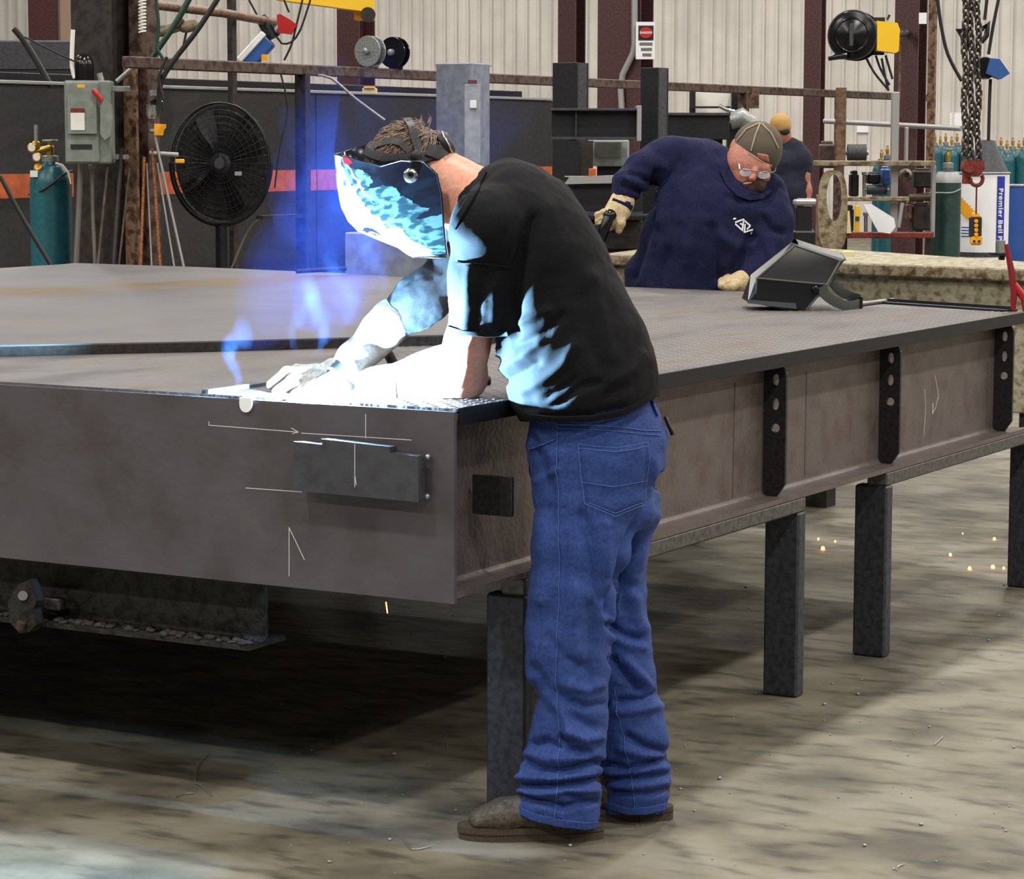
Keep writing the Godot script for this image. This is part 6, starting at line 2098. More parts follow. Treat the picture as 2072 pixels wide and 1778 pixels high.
	part("board", card_box(1505, 178, 1536, 219, (on_x(1520, 180, P(370, 125, 13.6).x) - EYE).dot(ahead) - 0.06, 0.03), M.tan_steel, nb)
	var tl := thing("machine_head", "black and chrome machine head behind the olive cap", "machine", P(1480, 240, 15.5))
	part("head", mb().tube([P(1478, 245, 15.5), P(1500, 238, 15.5), P(1520, 252, 15.5)], [0.05, 0.06, 0.05], 12), M.galvanised, tl)
	part("arm", mb().tube([P(1455, 214, 15.5), P(1470, 222, 15.5), P(1486, 226, 15.5)], 0.012, 8), M.chrome, tl)
	part("mount", card_box(1470, 250, 1500, 700, 15.6, 0.1), M.black_steel, tl)


func upright(o: Node3D, x0: float, x1: float, top: float, d: float) -> void:
	var t := 0.13
	var s := d / FOCAL
	var w := ((x1 - x0) * s - t * sin(deg_to_rad(YAW))) / cos(deg_to_rad(YAW))
	var p := P(x0, top, d)
	for z in [0.0, t - 0.014]:
		part("flange", bx(Vector3(p.x + w * 0.5, p.y * 0.5, p.z - z - 0.007), Vector3(w, p.y, 0.014), 0.002), M.black_steel, o)
	part("web", bx(Vector3(p.x + w - 0.008, p.y * 0.5, p.z - t * 0.5), Vector3(0.012, p.y, t - 0.028)), M.tube_steel, o)


func reel(at: Vector3, r: float, m: Material, label: String, thick: float) -> void:
	var o := thing("hose_reel", label, "hose reel", at - Vector3(0, r, 0))
	var ax := (-ahead * 0.85 - aside * 0.5).normalized()
	var b := Basis(Vector3.UP.cross(ax).normalized(), ax, Vector3.UP.cross(ax).normalized().cross(ax)).orthonormalized()
	for k in [-1.0, 1.0]:
		part("flange", mb().lathe([Vector2(r * 0.3, 0.0), Vector2(r * 0.92, 0.004), Vector2(r, 0.012), Vector2(r * 0.98, 0.02)], Transform3D(b, at + ax * thick * 0.5 * k), 28), m, o)
	part("drum", mb().lathe([Vector2(r * 0.55, -thick * 0.5), Vector2(r * 0.55, thick * 0.5)], Transform3D(b, at), 20), M.rubber, o)
	for k in 3:
		part("hose_turn", mb().ring(at + ax * (k - 1) * thick * 0.28, r * 0.66, thick * 0.13, Basis(b.x, b.z, b.y), 24, 6), M.rubber, o)
	part("hub", mb().lathe([Vector2(r * 0.26, 0.0), Vector2(r * 0.2, 0.03), Vector2(r * 0.08, 0.035)], Transform3D(b, at + ax * (thick * 0.5 + 0.01)), 14), M.galvanised, o)
	part("spoke", bx(at + ax * (thick * 0.5 + 0.016), Vector3(r * 1.5, 0.012, r * 0.16), 0.002, Basis(b.x, b.y, b.z)), m, o)
	part("foot", bx(at - Vector3(0, r * 0.95, 0), Vector3(r * 0.9, r * 0.24, thick), 0.004, facing()), m, o)


# ---------------------------------------------------------------- right of the view
func build_right_background() -> void:
	# old mottled layout table
	var fl := P(1205, 516, 11.85)
	var fr := P(2140, 550, 10.3)
	var ty := fl.y
	fr.y = ty
	var bl := on_y(1430, 486, ty)
	var br := on_y(2160, 535, ty)
	var o := thing("layout_table", "long mottled steel layout table with pale rim behind platform", "table", Vector3((fl.x + fr.x) * 0.5, 0, (fl.z + fr.z) * 0.5))
	var out := PackedVector2Array([Vector2(fl.x, -fl.z), Vector2(fr.x, -fr.z), Vector2(br.x, -br.z), Vector2(bl.x, -bl.z)])
	part("top", mb().prism(out, 0.03, Transform3D(XZ, Vector3(0, ty - 0.03, 0))), M.lichen_steel, o)
	var dirv := (fr - fl).normalized()
	var nrm := dirv.cross(Vector3.UP)
	if nrm.dot(ahead) > 0.0: nrm = -nrm
	part("rim", bx((fl + fr) * 0.5 + nrm * 0.012 - Vector3(0, 0.016, 0), Vector3((fr - fl).length(), 0.05, 0.03), 0.006, Basis(dirv, Vector3.UP, dirv.cross(Vector3.UP))), M.pale_steel, o)
	part("apron", bx((fl + fr) * 0.5 - nrm * 0.03 - Vector3(0, 0.3, 0), Vector3((fr - fl).length(), 0.54, 0.03), 0.004, Basis(dirv, Vector3.UP, dirv.cross(Vector3.UP))), M.lichen_steel, o)
	for t in [0.06, 0.5, 0.94]:
		part("leg", bx(fl.lerp(fr, t) * Vector3(1, 0, 1) - nrm * 0.1 + Vector3(0, (ty - 0.03) * 0.5, 0), Vector3(0.1, ty - 0.03, 0.1)), M.brown_dark, o)
	# red clamp on the platform's far corner
	var rc := thing("bar_clamp", "crimson bar clamp fixed at the far corner of platform", "clamp", on_y(2052, 630, DECK))
	var cd := (on_y(2052, 630, DECK) - EYE).dot(ahead)
	part("bar", mb().tube(path_px([[2036, 494], [2046, 545], [2052, 590], [2050, 628]], cd), [0.008, 0.012, 0.013, 0.009], 8), M.crimson_paint, rc)
	part("screw", mb().tube(path_px([[2052, 575], [2064, 592], [2072, 606], [2076, 640]], cd), [0.012, 0.013, 0.011, 0.009], 8), M.red_paint, rc)
	part("pad", mb().lathe([Vector2(0.016, 0), Vector2(0.016, 0.006)], Transform3D(Basis(), on_y(2050, 629, DECK + 0.001)), 12), M.red_dull, rc)

	# columns
	column("steel_column", 1624, 1668, 24.0, M.maroon_paint, "maroon column close to the yellow-capped man", 0.12)
	column("steel_column", 1806, 1874, 21.5, M.maroon_paint, "dark maroon column under the yellow box of the reel", 0.2)
	var tn := thing("steel_post", "tan rusty steel post beside the dark maroon column", "post", P(1881, 600, 21.3) * Vector3(1, 0, 1))
	part("post", hall_box(1874, -200, 1892, 760, 21.2, 0.04), M.tan_steel, tn)
	part("tag", card_box(1860, 26, 1875, 48, 21.2, 0.02), M.white_card, tn)
	# patch of scraped paint
	part("bare_patch", card_box(1818, 78, 1838, 200, 21.47, 0.02), M.tan_steel, get_node("steel_column_006"))
	# cable reel and its yellow box
	var d := 19.5
	var c := P(1725, 71, d)
	var r := 50.0 * d / FOCAL
	var rl := thing("cable_reel", "big glossy black cable reel with yellow side box", "cable reel", c)
	var ax := (-ahead * 0.96 - aside * 0.28).normalized()
	var b := Basis(Vector3.UP.cross(ax).normalized(), ax, Vector3.UP.cross(ax).normalized().cross(ax)).orthonormalized()
	part("front_disc", mb().lathe([Vector2(r, -0.03), Vector2(r, 0.0), Vector2(r * 0.94, 0.018), Vector2(r * 0.8, 0.02), Vector2(r * 0.6, 0.03), Vector2(r * 0.25, 0.045), Vector2(0.0, 0.05)], Transform3D(b, c), 40), M.black_plastic, rl)
	part("drum", mb().lathe([Vector2(r * 0.7, -0.2), Vector2(r * 0.7, -0.03)], Transform3D(b, c), 28), M.rubber, rl)
	part("rear_disc", mb().lathe([Vector2(r * 0.98, -0.23), Vector2(r, -0.2)], Transform3D(b, c), 36), M.black_plastic, rl)
	part("rim_bead", mb().ring(c + ax * 0.004, r * 0.97, 0.008, Basis(b.x, b.z, b.y), 36, 6), M.grey_sheet, rl)
	part("dish_bead", mb().ring(c + ax * 0.026, r * 0.66, 0.01, Basis(b.x, b.z, b.y), 36, 6), M.black_plastic, rl)
	part("hub_plate", bx(c + ax * 0.05, Vector3(0.03, 0.02, r * 0.9), 0.006, b), M.grey_sheet, rl)
	part("cable_guide", mb().tube([P(1712, 112, d - 0.05), P(1695, 114, d - 0.06), P(1676, 119, d - 0.05)], [0.03, 0.025, 0.016], 10), M.black_plastic, rl)
	part("side_box", mb().prism(PackedVector2Array([Vector2(0, 0.0), Vector2(0.15, -0.015), Vector2(0.168, -0.06), Vector2(0.163, -0.22), Vector2(0.14, -0.235), Vector2(0.002, -0.215)]), -0.14, Transform3D(facing(), P(1775, 42, d - 0.06))), M.yellow_paint, rl)
	part("bracket", card_box(1768, 36, 1790, 110, d + 0.1, 0.08), M.black_steel, rl)
	part("arm", mb().tube([P(1785, 70, d + 0.15), P(1835, 66, 21.42)], 0.03, 8), M.black_steel, rl)
	for q in [[[1752, 116], [1770, 148], [1798, 182]], [[1772, 112], [1782, 140], [1800, 172]], [[1784, 118], [1790, 150], [1798, 184]], [[1800, 30], [1795, 40]], [[1792, 112], [1806, 160]]]:
		hose("cable", q, d + 0.05, 0.009, M.rubber, rl)

	# guard rails and roller stand
	var g := thing("roller_stand", "grey steel roller stand of rails and posts beyond layout table", "stand", P(1790, 600, 15.5) * Vector3(1, 0, 1))
	part("rail", mb().tube([P(1668, 245, 16.6), P(1800, 252, 16.2), P(1945, 260, 15.8)], 0.016, 8), M.light_grey_steel, g)
	part("top_bar", card_box(1650, 325, 1893, 336, 15.4, 0.1, 0.004), M.pale_steel, g)
	part("mid_bar", card_box(1705, 398, 1840, 407, 15.4, 0.08, 0.004), M.pale_steel, g)
	part("bottom_bar", card_box(1700, 470, 1888, 482, 15.3, 0.1, 0.004), M.red_dull, g)
	for q in [[1692, 1712, 178, 335], [1803, 1818, 188, 480], [1832, 1838, 258, 335], [1885, 1893, 336, 480]]:
		part("post", card_box(q[0], q[2], q[1], q[3], 15.5, 0.05, 0.003), M.tan_steel if q[0] < 1700 else M.light_grey_steel, g)
	for q in [[1700, 1712], [1872, 1886]]:
		part("leg", card_box(q[0], 470, q[1], 800, 15.42, 0.06), M.brown_dark, g)
	part("brace", mb().tube([P(1818, 460, 15.35), P(1826, 410, 15.35)], 0.012, 6), M.light_grey_steel, g)
	# machinery on the stand: rollers and motors in the clutter
	var clutter := [
		[1660, 285, 1690, 340, "brown_steel", "rough brown casting leaning on the roller stand", "casting"],
		[1715, 288, 1752, 330, "grey_sheet", "grey motor housing on top of roller stand bar", "motor"],
		[1722, 345, 1738, 398, "black_steel", "black slim gearbox hanging under the top bar", "gearbox"],
		[1745, 348, 1752, 400, "galvanised", "galvanised upright tube under the top bar", "tube"],
		[1754, 372, 1794, 396, "tube_steel", "dark roller between posts of the roller stand", "roller"],
		[1756, 348, 1782, 372, "black_steel", "black gear cover above the dark roller", "gear cover"],
		[1786, 336, 1802, 376, "blue_plastic", "blue control box hanging under the top bar", "control box"],
		[1820, 336, 1846, 372, "pale_steel", "pale flanged wheel below the top bar", "wheel"],
		[1850, 340, 1888, 380, "brown_dark", "dark brown chute below the top bar", "chute"],
		[1835, 392, 1886, 408, "brown_steel", "brown drive shaft on the roller stand", "shaft"],
		[1846, 410, 1884, 466, "brown_dark", "dark brown gear case low on the stand", "gear case"],
		[1748, 430, 1756, 470, "galvanised", "galvanised pipe stub low on the stand", "pipe"],
		[1836, 408, 1846, 445, "tan_steel", "tan bracket low on the stand", "bracket"],
		[1714, 415, 1728, 470, "brown_dark", "dark brown side panel low on the stand", "panel"],
		[1608, 402, 1658, 416, "light_grey_steel", "pale level bar by the yellow-capped man", "steel bar"],
		[1604, 418, 1650, 828, "black_steel", "black cabinet under the pale level bar", "low cabinet"],
	]
	for q in clutter:
		var dd := 15.6 if q[0] > 1655 else 15.2
		var t := thing(String(q[6]).replace(" ", "_"), q[5], q[6], P((q[0] + q[2]) * 0.5, q[3], dd))
		var wpx: float = q[2] - q[0]
		var hpx: float = q[3] - q[1]
		if q[6] in ["roller", "shaft", "motor"]:
			part("barrel", mb().tube([P(q[0], (q[1] + q[3]) * 0.5, dd), P(q[2], (q[1] + q[3]) * 0.5, dd)], hpx * 0.42 * dd / FOCAL, 14), M[q[4]], t)
			part("axle", mb().tube([P(q[0] - 5, (q[1] + q[3]) * 0.5, dd), P(q[2] + 5, (q[1] + q[3]) * 0.5, dd)], hpx * 0.12 * dd / FOCAL, 8), M.light_grey_steel, t)
		elif q[6] == "wheel":
			var wc := P((q[0] + q[2]) * 0.5, (q[1] + q[3]) * 0.5, dd - 0.05)
			part("disc", mb().lathe([Vector2(wpx * 0.5 * dd / FOCAL, -0.03), Vector2(wpx * 0.5 * dd / FOCAL, 0.0), Vector2(wpx * 0.25 * dd / FOCAL, 0.03)], Transform3D(Basis(aside, -ahead, Vector3.UP), wc), 18), M[q[4]], t)
			part("hub", mb().lathe([Vector2(0.015, 0), Vector2(0.015, 0.05)], Transform3D(Basis(aside, -ahead, Vector3.UP), wc), 12), M.black_steel, t)
		elif q[6] in ["tube", "pipe"]:
			part("tube", mb().tube([P((q[0] + q[2]) * 0.5, q[3], dd), P((q[0] + q[2]) * 0.5, q[1], dd)], wpx * 0.5 * dd / FOCAL, 10), M[q[4]], t)
			part("collar", mb().tube([P((q[0] + q[2]) * 0.5, q[1] + 6, dd), P((q[0] + q[2]) * 0.5, q[1], dd)], wpx * 0.7 * dd / FOCAL, 10), M[q[4]], t)
		else:
			part("case", card_box(q[0], q[1] + hpx * 0.12, q[2], q[3], dd, 0.12, 0.01), M[q[4]], t)
			part("cap", card_box(q[0] + wpx * 0.15, q[1], q[2] - wpx * 0.15, q[1] + hpx * 0.14, dd + 0.01, 0.1, 0.006), M[q[4]], t)
	var wp := thing("work_lamp_arm", "white angled flat arm low on the roller stand", "arm", P(1785, 460, 15.2))
	part("plate", mb().prism(PackedVector2Array([Vector2(-0.1, 0.1), Vector2(-0.05, 0.1), Vector2(0.08, 0.02), Vector2(0.09, -0.03), Vector2(0.06, -0.07), Vector2(-0.01, -0.06)]), 0.02, Transform3D(facing(), P(1780, 448, 15.2))), M.white_card, wp)
	part("slot", card_box(1783, 428, 1787, 452, 15.19, 0.02), M.ink, wp)
	var ys := thing("yellow_level", "yellow level standing upright among the rollers", "level", P(1735, 465, 15.0))
	part("body", card_box(1730, 416, 1740, 470, 15.34, 0.03, 0.003), M.yellow_paint, ys)
	part("vial", card_box(1731, 438, 1739, 446, 15.33, 0.03), M.green_paint, ys)
	var ww := thing("wood_block", "pale wooden block standing beside arched plate", "wood block", P(1714, 474, 14.6))
	part("block", mb().prism(PackedVector2Array([Vector2(-0.016, -0.065), Vector2(0.026, -0.065), Vector2(0.014, 0.065), Vector2(-0.016, 0.065)]), 0.04, Transform3D(facing(), P(1712, 449, 15.32))), M.wood_pale, ww)
	var wb := thing("wood_block", "short pale wooden block lying on the layout table", "wood block", P(1719, 524, 11.6))
	part("block", card_box(1707, 508, 1730, 524, 11.75, 0.04, 0.003), M.wood_pale, wb)
	for q in [[1733, 247, 1762, 268, "white paper notice low on the back wall behind rails", 24.0], [1922, 228, 1946, 256, "white paper notice on the back wall beside the chains", 24.0]]:
		var wd := (on_z(q[0], q[1], -35.75) - EYE).dot(ahead)
		var c0 := on_z(q[0], q[1], -35.75)
		var c1 := on_z(q[2], q[3], -35.75)
		var t := thing("paper_notice", q[4], "notice", (c0 + c1) * 0.5)
		part("sheet", bx((c0 + c1) * 0.5, Vector3(c1.x - c0.x, c0.y - c1.y, 0.006)), M.white_card, t)

	# arched plate with an oval hole
	var ap := thing("arched_plate", "tall arched grey plate with an oval hole", "steel plate", P(1685, 510, 12.8))
	var hole := mb()
	var rows := []
	for i in 49:
		var a := -PI * 0.5 + TAU * i / 48.0
		var ex := 1688.0 + 15.0 * cos(a)
		var ey := 400.0 - 47.0 * sin(a)
		var ox := 1685.0 + 30.0 * signf(cos(a)) * pow(absf(cos(a)), 0.6)
		var oy := 426.0 - 82.0 * signf(sin(a)) * pow(absf(sin(a)), 0.7)
		rows.append([P(ex, ey, 12.85), P(ex, ey, 12.8), P(ox, oy, 12.8), P(ox, oy, 12.85)])
	for k in 3:
		var two := []
		for rw in rows: two.append([rw[k], rw[k + 1]])
		hole.grid(two)
	part("plate", hole, M.pale_steel, ap)
	part("edge_band", card_box(1655, 395, 1667, 512, 12.83, 0.1, 0.004), M.tan_steel, ap)

	# gas cylinders and wire drum
	var gd := 15.8
	var gc := cylinder(1919, 298, gd, 0.082, M.green_paint, "dark green gas cylinder beside the white wire drum")
	part("white_shoulder", mb().lathe([Vector2(0.083, 0), Vector2(0.0785, 0.035), Vector2(0.062, 0.065)], Transform3D(Basis(), gc.position + Vector3(0, gc.position.y + P(1919, 298, gd).y - 0.12 - 0.092, 0)), 28), M.light_grey_steel, gc)
	var kc := thing("safety_chain", "pale chain slung across the dark green gas cylinder", "chain", P(1890, 388, gd))
	part("chain_line", mb().tube(curve([P(1840, 394, gd - 0.1), P(1890, 390, gd - 0.1), P(1925, 390, gd - 0.1), P(1944, 382, gd - 0.06)], 0.03), 0.005, 6), M.galvanised, kc)
	var dd := 16.6
	var dr := 52.0 * dd / FOCAL
	var dt := P(1990, 350, dd)
	var dr_o := thing("wire_drum", "white welding wire drum with blue stripe and grey cone top", "wire drum", Vector3(dt.x, 0, dt.z))
	var hgt := dt.y
	part("drum", mb().lathe([Vector2(dr, 0.0), Vector2(dr, hgt)], Transform3D(Basis(), Vector3(dt.x, 0, dt.z)), 40), M.white_card, dr_o)
	part("top_hoop", mb().ring(Vector3(dt.x, hgt, dt.z), dr, 0.008, Basis(Vector3.RIGHT, PI * 0.5), 36, 6), M.galvanised, dr_o)
	part("base_hoop", mb().lathe([Vector2(dr * 1.01, 0), Vector2(dr * 1.01, 0.03)], Transform3D(Basis(), Vector3(dt.x, P(1990, 512, dd).y - 0.02, dt.z)), 36), M.grey_sheet, dr_o)
	part("cone_lid", mb().lathe([Vector2(dr * 0.86, 0.0), Vector2(dr * 0.28, P(1990, 285, dd).y - hgt), Vector2(dr * 0.2, P(1990, 283, dd).y - hgt)], Transform3D(Basis(), Vector3(dt.x, hgt, dt.z) + aside * 0.02), 32), M.grey_sheet, dr_o)
	# stripe and print bent round the drum
	var wrap := func(x0: float, x1: float, y0: float, y1: float, lift: float) -> MB:
		var rws := []
		for j in 2:
			var line := []
			for i in 7:
				var off := clampf(((x0 + (x1 - x0) * i / 6.0) - 1990.0) / 52.0, -0.995, 0.995)
				var an := asin(off)
				var yy := P(1990, y0 if j == 0 else y1, dd).y
				line.append(Vector3(dt.x, yy, dt.z) + (aside * sin(an) - ahead * cos(an)) * (dr + lift))
			rws.append(line)
		return mb().grid(rws, false, true)
	part("blue_stripe", wrap.call(2009, 2026, 356, 504, 0.002), M.blue_print, dr_o)
	var la := asin((2017.0 - 1990.0) / 52.0)
	var ln: Vector3 = aside * sin(la) - ahead * cos(la)
	var lr := ln.cross(Vector3.DOWN)
	lettering("Premier Bell Pa", 0.048, M.white_card, Transform3D(Basis(Vector3.DOWN, ln.cross(Vector3.DOWN), ln), P(1990, 436, dd) * Vector3(0, 1, 0) + Vector3(dt.x, 0, dt.z) + ln * (dr + 0.004)), dr_o)
	for i in 6:
		var a := 0.3 + i * 0.09
		part("fan_print", wrap.call(1941 + i * 4.2, 1945.4 + i * 4.2, 400 + i * 5, 432 + i * 4 + (2 if i > 3 else 0), 0.002 + i * 0.0002), M.amber_paint, dr_o)
	for i in 4:
		part("small_print", wrap.call(1944, 1966, 458 + i * 6, 460 + i * 6, 0.002), M.blue_plastic, dr_o)
	var wc := thing("metal_can", "small pale metal can at the foot of wire drum", "can", P(2026, 512, 16.0))
	part("can", mb().lathe([Vector2(0.03, 0), Vector2(0.03, 0.075), Vector2(0.026, 0.08)], Transform3D(Basis(), P(2024, 512, 16.0)), 16), M.galvanised, wc)
	part("shelf", card_box(2008, 512, 2045, 517, 15.97, 0.1), M.black_steel, wc)
	part("shelf_leg", card_box(2020, 516, 2030, 806, 16.02, 0.05), M.black_steel, wc)
	var bd := thing("blue_drum", "blue steel drum behind the white wire drum", "drum", P(2064, 700, 17.6) * Vector3(1, 0, 1))
	var bt := P(2066, 375, 17.6)
	part("shell", mb().lathe([Vector2(0.13, 0), Vector2(0.13, bt.y * 0.66), Vector2(0.134, bt.y * 0.67), Vector2(0.13, bt.y * 0.68), Vector2(0.13, bt.y)], Transform3D(Basis(), bt * Vector3(1, 0, 1)), 30), M.blue_drum, bd)
	part("rim", mb().ring(bt, 0.13, 0.008, Basis(Vector3.RIGHT, PI * 0.5), 30, 6), M.galvanised, bd)
	# rows of far cylinders
	var xs := [1892, 1903, 1914, 1926, 1937, 1948, 1958, 2014, 2026, 2038, 2050, 2062, 2073]
	for i in xs.size():
		var far := 24.5 + (i % 3) * 0.9
		var lab := "teal gas cylinder in the far row between tan post and chains" if xs[i] < 1990 else "teal gas cylinder in the far row behind drums"
		cylinder(xs[i], 268 + (i % 2) * 6 + (8 if xs[i] > 1990 else 0), far, 0.085 if xs[i] > 1990 else 0.075, M.teal_paint, lab, "far row by the tan post" if xs[i] < 1990 else "far row behind the drums", false)
	for q in [[1796, 292, 23.0], [1784, 300, 23.6]]:
		cylinder(q[0], q[1], q[2], 0.08, M.teal_paint, "teal gas cylinder partly hidden by the roller stand post", "cylinders behind the roller stand", false)
	build_hoist()


func build_hoist() -> void:
	var d := 12.0
	var s := d / FOCAL
	var o := thing("chain_hoist", "steel load chains with a red double hook block", "chain hoist", P(1967, 372, d))
	var falls := [1953.0, 1965.0, 1978.0]
	var pitch := 13.5
	var one := mb()
	var link := func(c: Vector3, turn: float) -> MB:
		var m := mb()
		var pts := []
		var w := 0.0135
		var h := 0.0205
		var b := facing() * Basis(Vector3.UP, turn)
		for k in 17:
			var a := TAU * k / 16.0
			pts.append(c + b * Vector3(w * cos(a), h * signf(sin(a)) * pow(absf(sin(a)), 0.7), 0))
		m.tube(pts, 0.006, 6, false)
		return m
	for fi in 3:
		var n := 29
		for i in n:
			var y: float = -6 + i * pitch + fi * 3.0
			if y > 326: continue
			var sway := sin(i * 0.7 + fi * 2.0) * 2.2 + (fi - 1) * 0.6
			part("chain_link", link.call(P(falls[fi] + sway, y, d + fi * 0.02), 0.5 + (PI * 0.5 if i % 2 else 0.0)), M.chain_steel, o)
	# block and hooks
	part("block", mb().prism(PackedVector2Array([Vector2(-0.045, 0.0), Vector2(0.05, 0.0), Vector2(0.055, -0.04), Vector2(0.03, -0.075), Vector2(-0.03, -0.075), Vector2(-0.05, -0.04)]), 0.05, Transform3D(facing(), P(1965, 324, d))), M.red_dull, o)
	part("sheave", mb().lathe([Vector2(0.03, 0), Vector2(0.03, 0.02)], Transform3D(Basis(aside, -ahead, Vector3.UP), P(1960, 336, d - 0.055)), 16), M.red_dull, o)
	part("stem", mb().tube([P(1956, 350, d - 0.02), P(1955, 372, d - 0.02)], 0.02, 10), M.red_dull, o)
	var hook := []
	for k in 15:
		var a := PI * 0.95 + (TAU * 0.62) * k / 14.0
		hook.append(P(1976, 362, d - 0.03) + facing() * Vector3(0.028 * cos(a), 0.03 * sin(a), 0))
	part("hook", mb().tube(hook, 0.009, 8), M.red_dull, o)
	var p := thing("pendant_control", "yellow and black pendant control hanging on a cord", "pendant control", P(1975, 495, d))
	part("case", card_box(1963, 438, 1987, 480, d - 0.02, 0.04, 0.006), M.strap_black, p)
	part("yellow_rim", card_box(1965, 476, 1988, 496, d - 0.022, 0.045, 0.008), M.amber_paint, p)
	part("yellow_neck", card_box(1968, 430, 1982, 440, d - 0.02, 0.03, 0.004), M.amber_paint, p)
	for i in 4:
		part("button", mb().lathe([Vector2(0.009, 0), Vector2(0.009, 0.008)], Transform3D(Basis(aside, -ahead, Vector3.UP), P(1975, 447 + i * 9, d - 0.02)), 10), M.amber_paint, p)
	for x in [1971, 1981]:
		part("port", mb().lathe([Vector2(0.006, 0), Vector2(0.006, 0.006)], Transform3D(Basis(aside, -ahead, Vector3.UP), P(x, 488, d - 0.022)), 10), M.ink, p)
	part("cord", mb().tube([P(1976, 378, d - 0.02), P(1975, 432, d - 0.02)], 0.004, 6), M.red_dull, p)
	# tilted device and cables behind the chains
	var v := thing("hanging_feeder", "dark blue wire feeder hanging behind the load chains", "wire feeder", P(2010, 150, 14.0))
	part("case", mb().prism(PackedVector2Array([Vector2(-0.05, -0.03), Vector2(0.03, -0.06), Vector2(0.075, -0.03), Vector2(0.02, 0.045), Vector2(-0.03, 0.05)]), 0.1, Transform3D(facing(), P(2008, 138, 14.0))), M.blue_plastic, v)
	part("spool", mb().lathe([Vector2(0.055, -0.03), Vector2(0.06, 0.0), Vector2(0.055, 0.03)], Transform3D(Basis(aside, -ahead, Vector3.UP), P(1993, 138, 13.95)), 18), M.black_plastic, v)
	part("arm", mb().tube([P(1985, 60, 14.0), P(2000, 45, 14.0), P(1996, 72, 14.0), P(1985, 85, 14.0)], 0.015, 8), M.black_steel, v)
	for q in [[[2022, -10], [2010, 50], [2000, 110]], [[1998, -10], [1992, 40]], [[2004, 160], [2002, 210], [2000, 285]]]:
		hose("cable", q, 14.0, 0.009, M.rubber, v)
	var t := thing("hose", "black hose drooping from above to the load chains", "hose", P(1920, 60, 13.0))
	hose("line", [[1896, -10], [1904, 50], [1918, 110], [1946, 164]], 13.0, 0.009, M.rubber, t)
	var cb := thing("steel_wedge", "black steel wedge hanging beside the load chains", "wedge", P(1940, 60, 12.6))
	part("wedge", mb().prism(PackedVector2Array([Vector2(-0.03, 0.03), Vector2(0.03, 0.03), Vector2(0.03, -0.07)]), 0.02, Transform3D(facing(), P(1946, 72, 12.06))), M.black_steel, cb)


# ---------------------------------------------------------------- bits on the floor
func build_floor_bits() -> void:
	var rng := RandomNumberGenerator.new()
	rng.seed = 77
	var b := mb()
	for i in 240:
		var p := on_y(rng.randf_range(560, 2060), rng.randf_range(1180, 1770), 0.0)
		var s := rng.randf_range(0.0012, 0.004)
		if rng.randf() < 0.12: s *= 1.8
		b.ball(p + Vector3(0, s * 0.5, 0), Vector3(s, s * 0.6, s * 0.8), 3, 5, Basis(Vector3.UP, rng.randf() * TAU))
	var o := part("metal_chips", b, M.light_grey_steel, self)
	tag(o, "scattered pale metal chips and grit on the concrete floor", "debris", "", "stuff")
	# curls of wire
	var wires := [[[[395, 1563], [402, 1545], [422, 1524]], "thin bright wire offcut curling up off the floor"], [[[354, 1612], [370, 1606], [391, 1604]], "short bright wire offcut in front of the violet glow"], [[[398, 1565], [395, 1582], [408, 1590], [428, 1610]], "dark wire curl lying below the end plate"], [[[808, 1690], [822, 1706], [836, 1718], [872, 1712]], "pale twisted wire offcut left of the boot"], [[[1814, 1760], [1818, 1752], [1830, 1748]], "small bright wire hook on the open floor"], [[[1890, 1507], [1908, 1490]], "straight bright wire offcut on the open floor"]]
	wires[3][1] = "pale twisted wire offcut in front of the boot toe"
	for w in wires:
		var pts := []
		for q in w[0]: pts.append(on_y(q[0], q[1], 0.003))
		var t := part("wire_offcut", mb().tube(curve(pts, 0.01), 0.0016, 5), M.bright_steel, self)
		tag(t, w[1], "wire")
	# sparks glowing on the floor and one falling
	var glow := StandardMaterial3D.new()
	glow.resource_name = "spark_glow"
	glow.albedo_color = Color(1.0, 0.7, 0.4)
	glow.emission_enabled = true
	glow.emission = Color(1.0, 0.6, 0.25)
	glow.emission_energy_multiplier = 14.0
	for q in [[1656, 1090, 0.004], [1690, 1095, 0.004], [1665, 1110, 0.009], [1948, 1079, 0.003], [2012, 1090, 0.006], [1923, 1122, 0.006], [1962, 1150, 0.007], [2009, 1147, 0.008], [2031, 1149, 0.005], [2047, 1152, 0.004], [2062, 1154, 0.003]]:
		var p := on_y(q[0], q[1], 0.004)
		var t := part("spark", mb().ball(p, Vector3(q[2], q[2] * 1.2, q[2]) * 0.9, 5, 8), glow, self)
		tag(t, "glowing orange welding spark on the floor beyond stand legs", "spark", "sparks on the floor")
	var fs := part("spark", mb().tube([P(781, 1218, 5.72), P(784, 1240, 5.72)], 0.0012, 5), glow, self)
	tag(fs, "red streak of a spark falling below the end plate", "spark")
	for q in [[848, 716, 838, 742, "bright spark flying above the welder's bare forearm"], [836, 733, 842, 745, "small pale spark close above the forearm"]]:
		var t := part("spark", mb().tube([P(q[0], q[1], 5.66), P(q[2], q[3], 5.66)], 0.0025, 6), glow, self)
		tag(t, q[4], "spark")


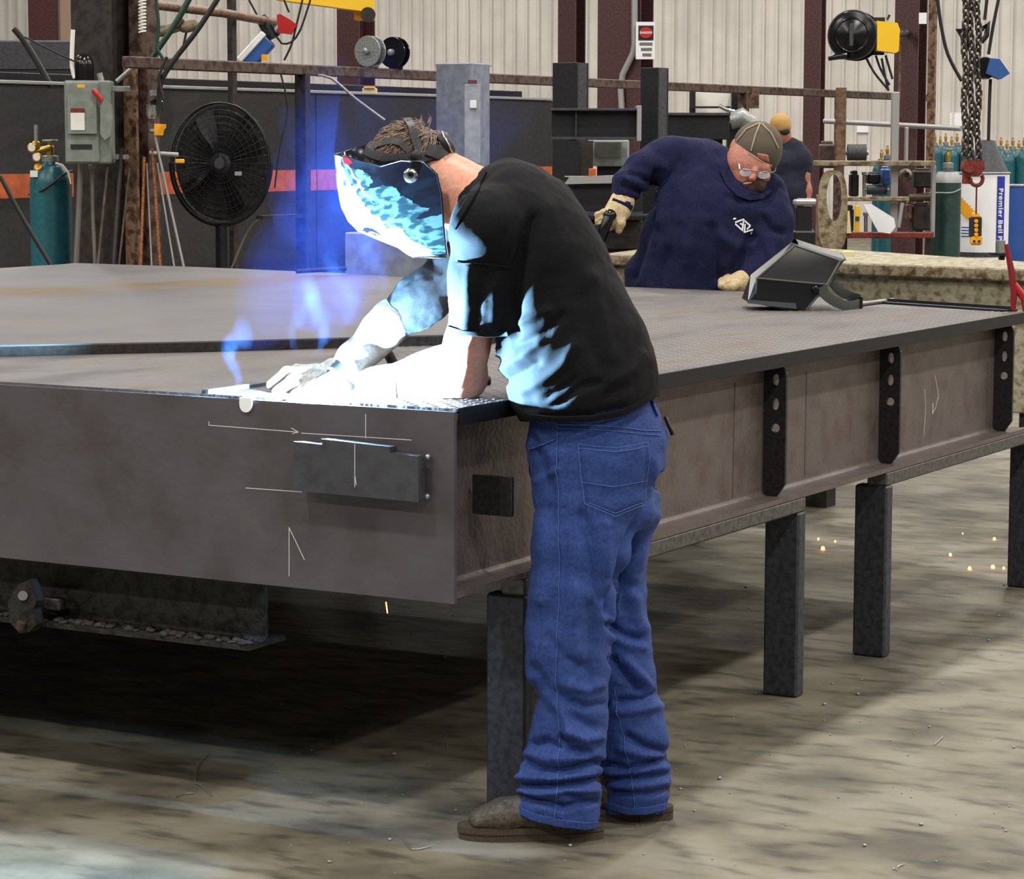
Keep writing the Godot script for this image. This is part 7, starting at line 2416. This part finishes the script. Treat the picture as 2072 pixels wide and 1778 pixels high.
# ---------------------------------------------------------------- smoke
func build_smoke() -> void:
	var o := thing("welding_smoke", "blue welding smoke drifting up from the arc", "smoke", P(620, 780, 5.85))
	o.set_meta("kind", "stuff")
	var mats := []
	for q in [[0.02, Color(0.34, 0.48, 1.0)], [0.04, Color(0.34, 0.5, 1.0)], [0.08, Color(0.5, 0.68, 1.0)], [0.009, Color(0.3, 0.45, 1.0)]]:
		var m := FogMaterial.new()
		m.resource_name = "smoke"
		m.density = q[0]
		m.albedo = q[1]
		mats.append(m)
	var rng := RandomNumberGenerator.new()
	rng.seed = 31
	var puffs := []
	# broad drift rising behind the hands and the helmet
	for q in [[600, 540, 0.1], [690, 470, 0.15], [660, 380, 0.13], [720, 290, 0.14], [820, 210, 0.13], [560, 560, 0.11], [950, 290, 0.14], [1010, 260, 0.11]]:
		puffs.append([q[0], q[1], 6.05 + rng.randf_range(-0.03, 0.2), q[2], 0])
	for q in [[640, 620, 0.12], [760, 600, 0.13], [840, 640, 0.1], [560, 640, 0.1]]:
		puffs.append([q[0], q[1], 6.15, q[2], 3])
	# curling lobes inside it
	for i in 60:
		var t := rng.randf()
		var x := lerpf(660, 700, t) + rng.randf_range(-110, 130) * (0.5 + 0.5 * t)
		var y := lerpf(700, 270, t) + rng.randf_range(-40, 40)
		puffs.append([x, y, 6.03 + rng.randf_range(-0.1, 0.15), rng.randf_range(0.02, 0.05) * (0.7 + t), 1])
	# thin wisps: strings of small overlapping puffs
	for w in [[472, 794, 120, 18, 5.87], [640, 740, 150, 16, 5.95], [690, 700, 170, 24, 6.02], [760, 640, 170, 26, 6.05], [820, 690, 120, 14, 6.0], [600, 720, 150, 22, 6.0]]:
		for i in 16:
			var t := i / 15.0
			puffs.append([w[0] + sin(t * 6.0 + w[0]) * w[3] * (0.3 + t) + t * 10.0, w[1] - t * w[2], w[4], 0.006 + t * 0.016, 2])
	for p in puffs:
		var f := FogVolume.new()
		f.name = "smoke_puff"
		f.shape = RenderingServer.FOG_VOLUME_SHAPE_ELLIPSOID
		f.size = Vector3(p[3] * rng.randf_range(0.7, 1.2), p[3] * rng.randf_range(1.1, 2.0), p[3] * rng.randf_range(0.8, 1.2)) * 2.0
		f.material = mats[p[4]]
		o.add_child(f, true)
		f.global_position = P(p[0], p[1], p[2])
		f.rotation = Vector3(rng.randf_range(-0.5, 0.5), rng.randf() * TAU, rng.randf_range(-0.7, 0.7))
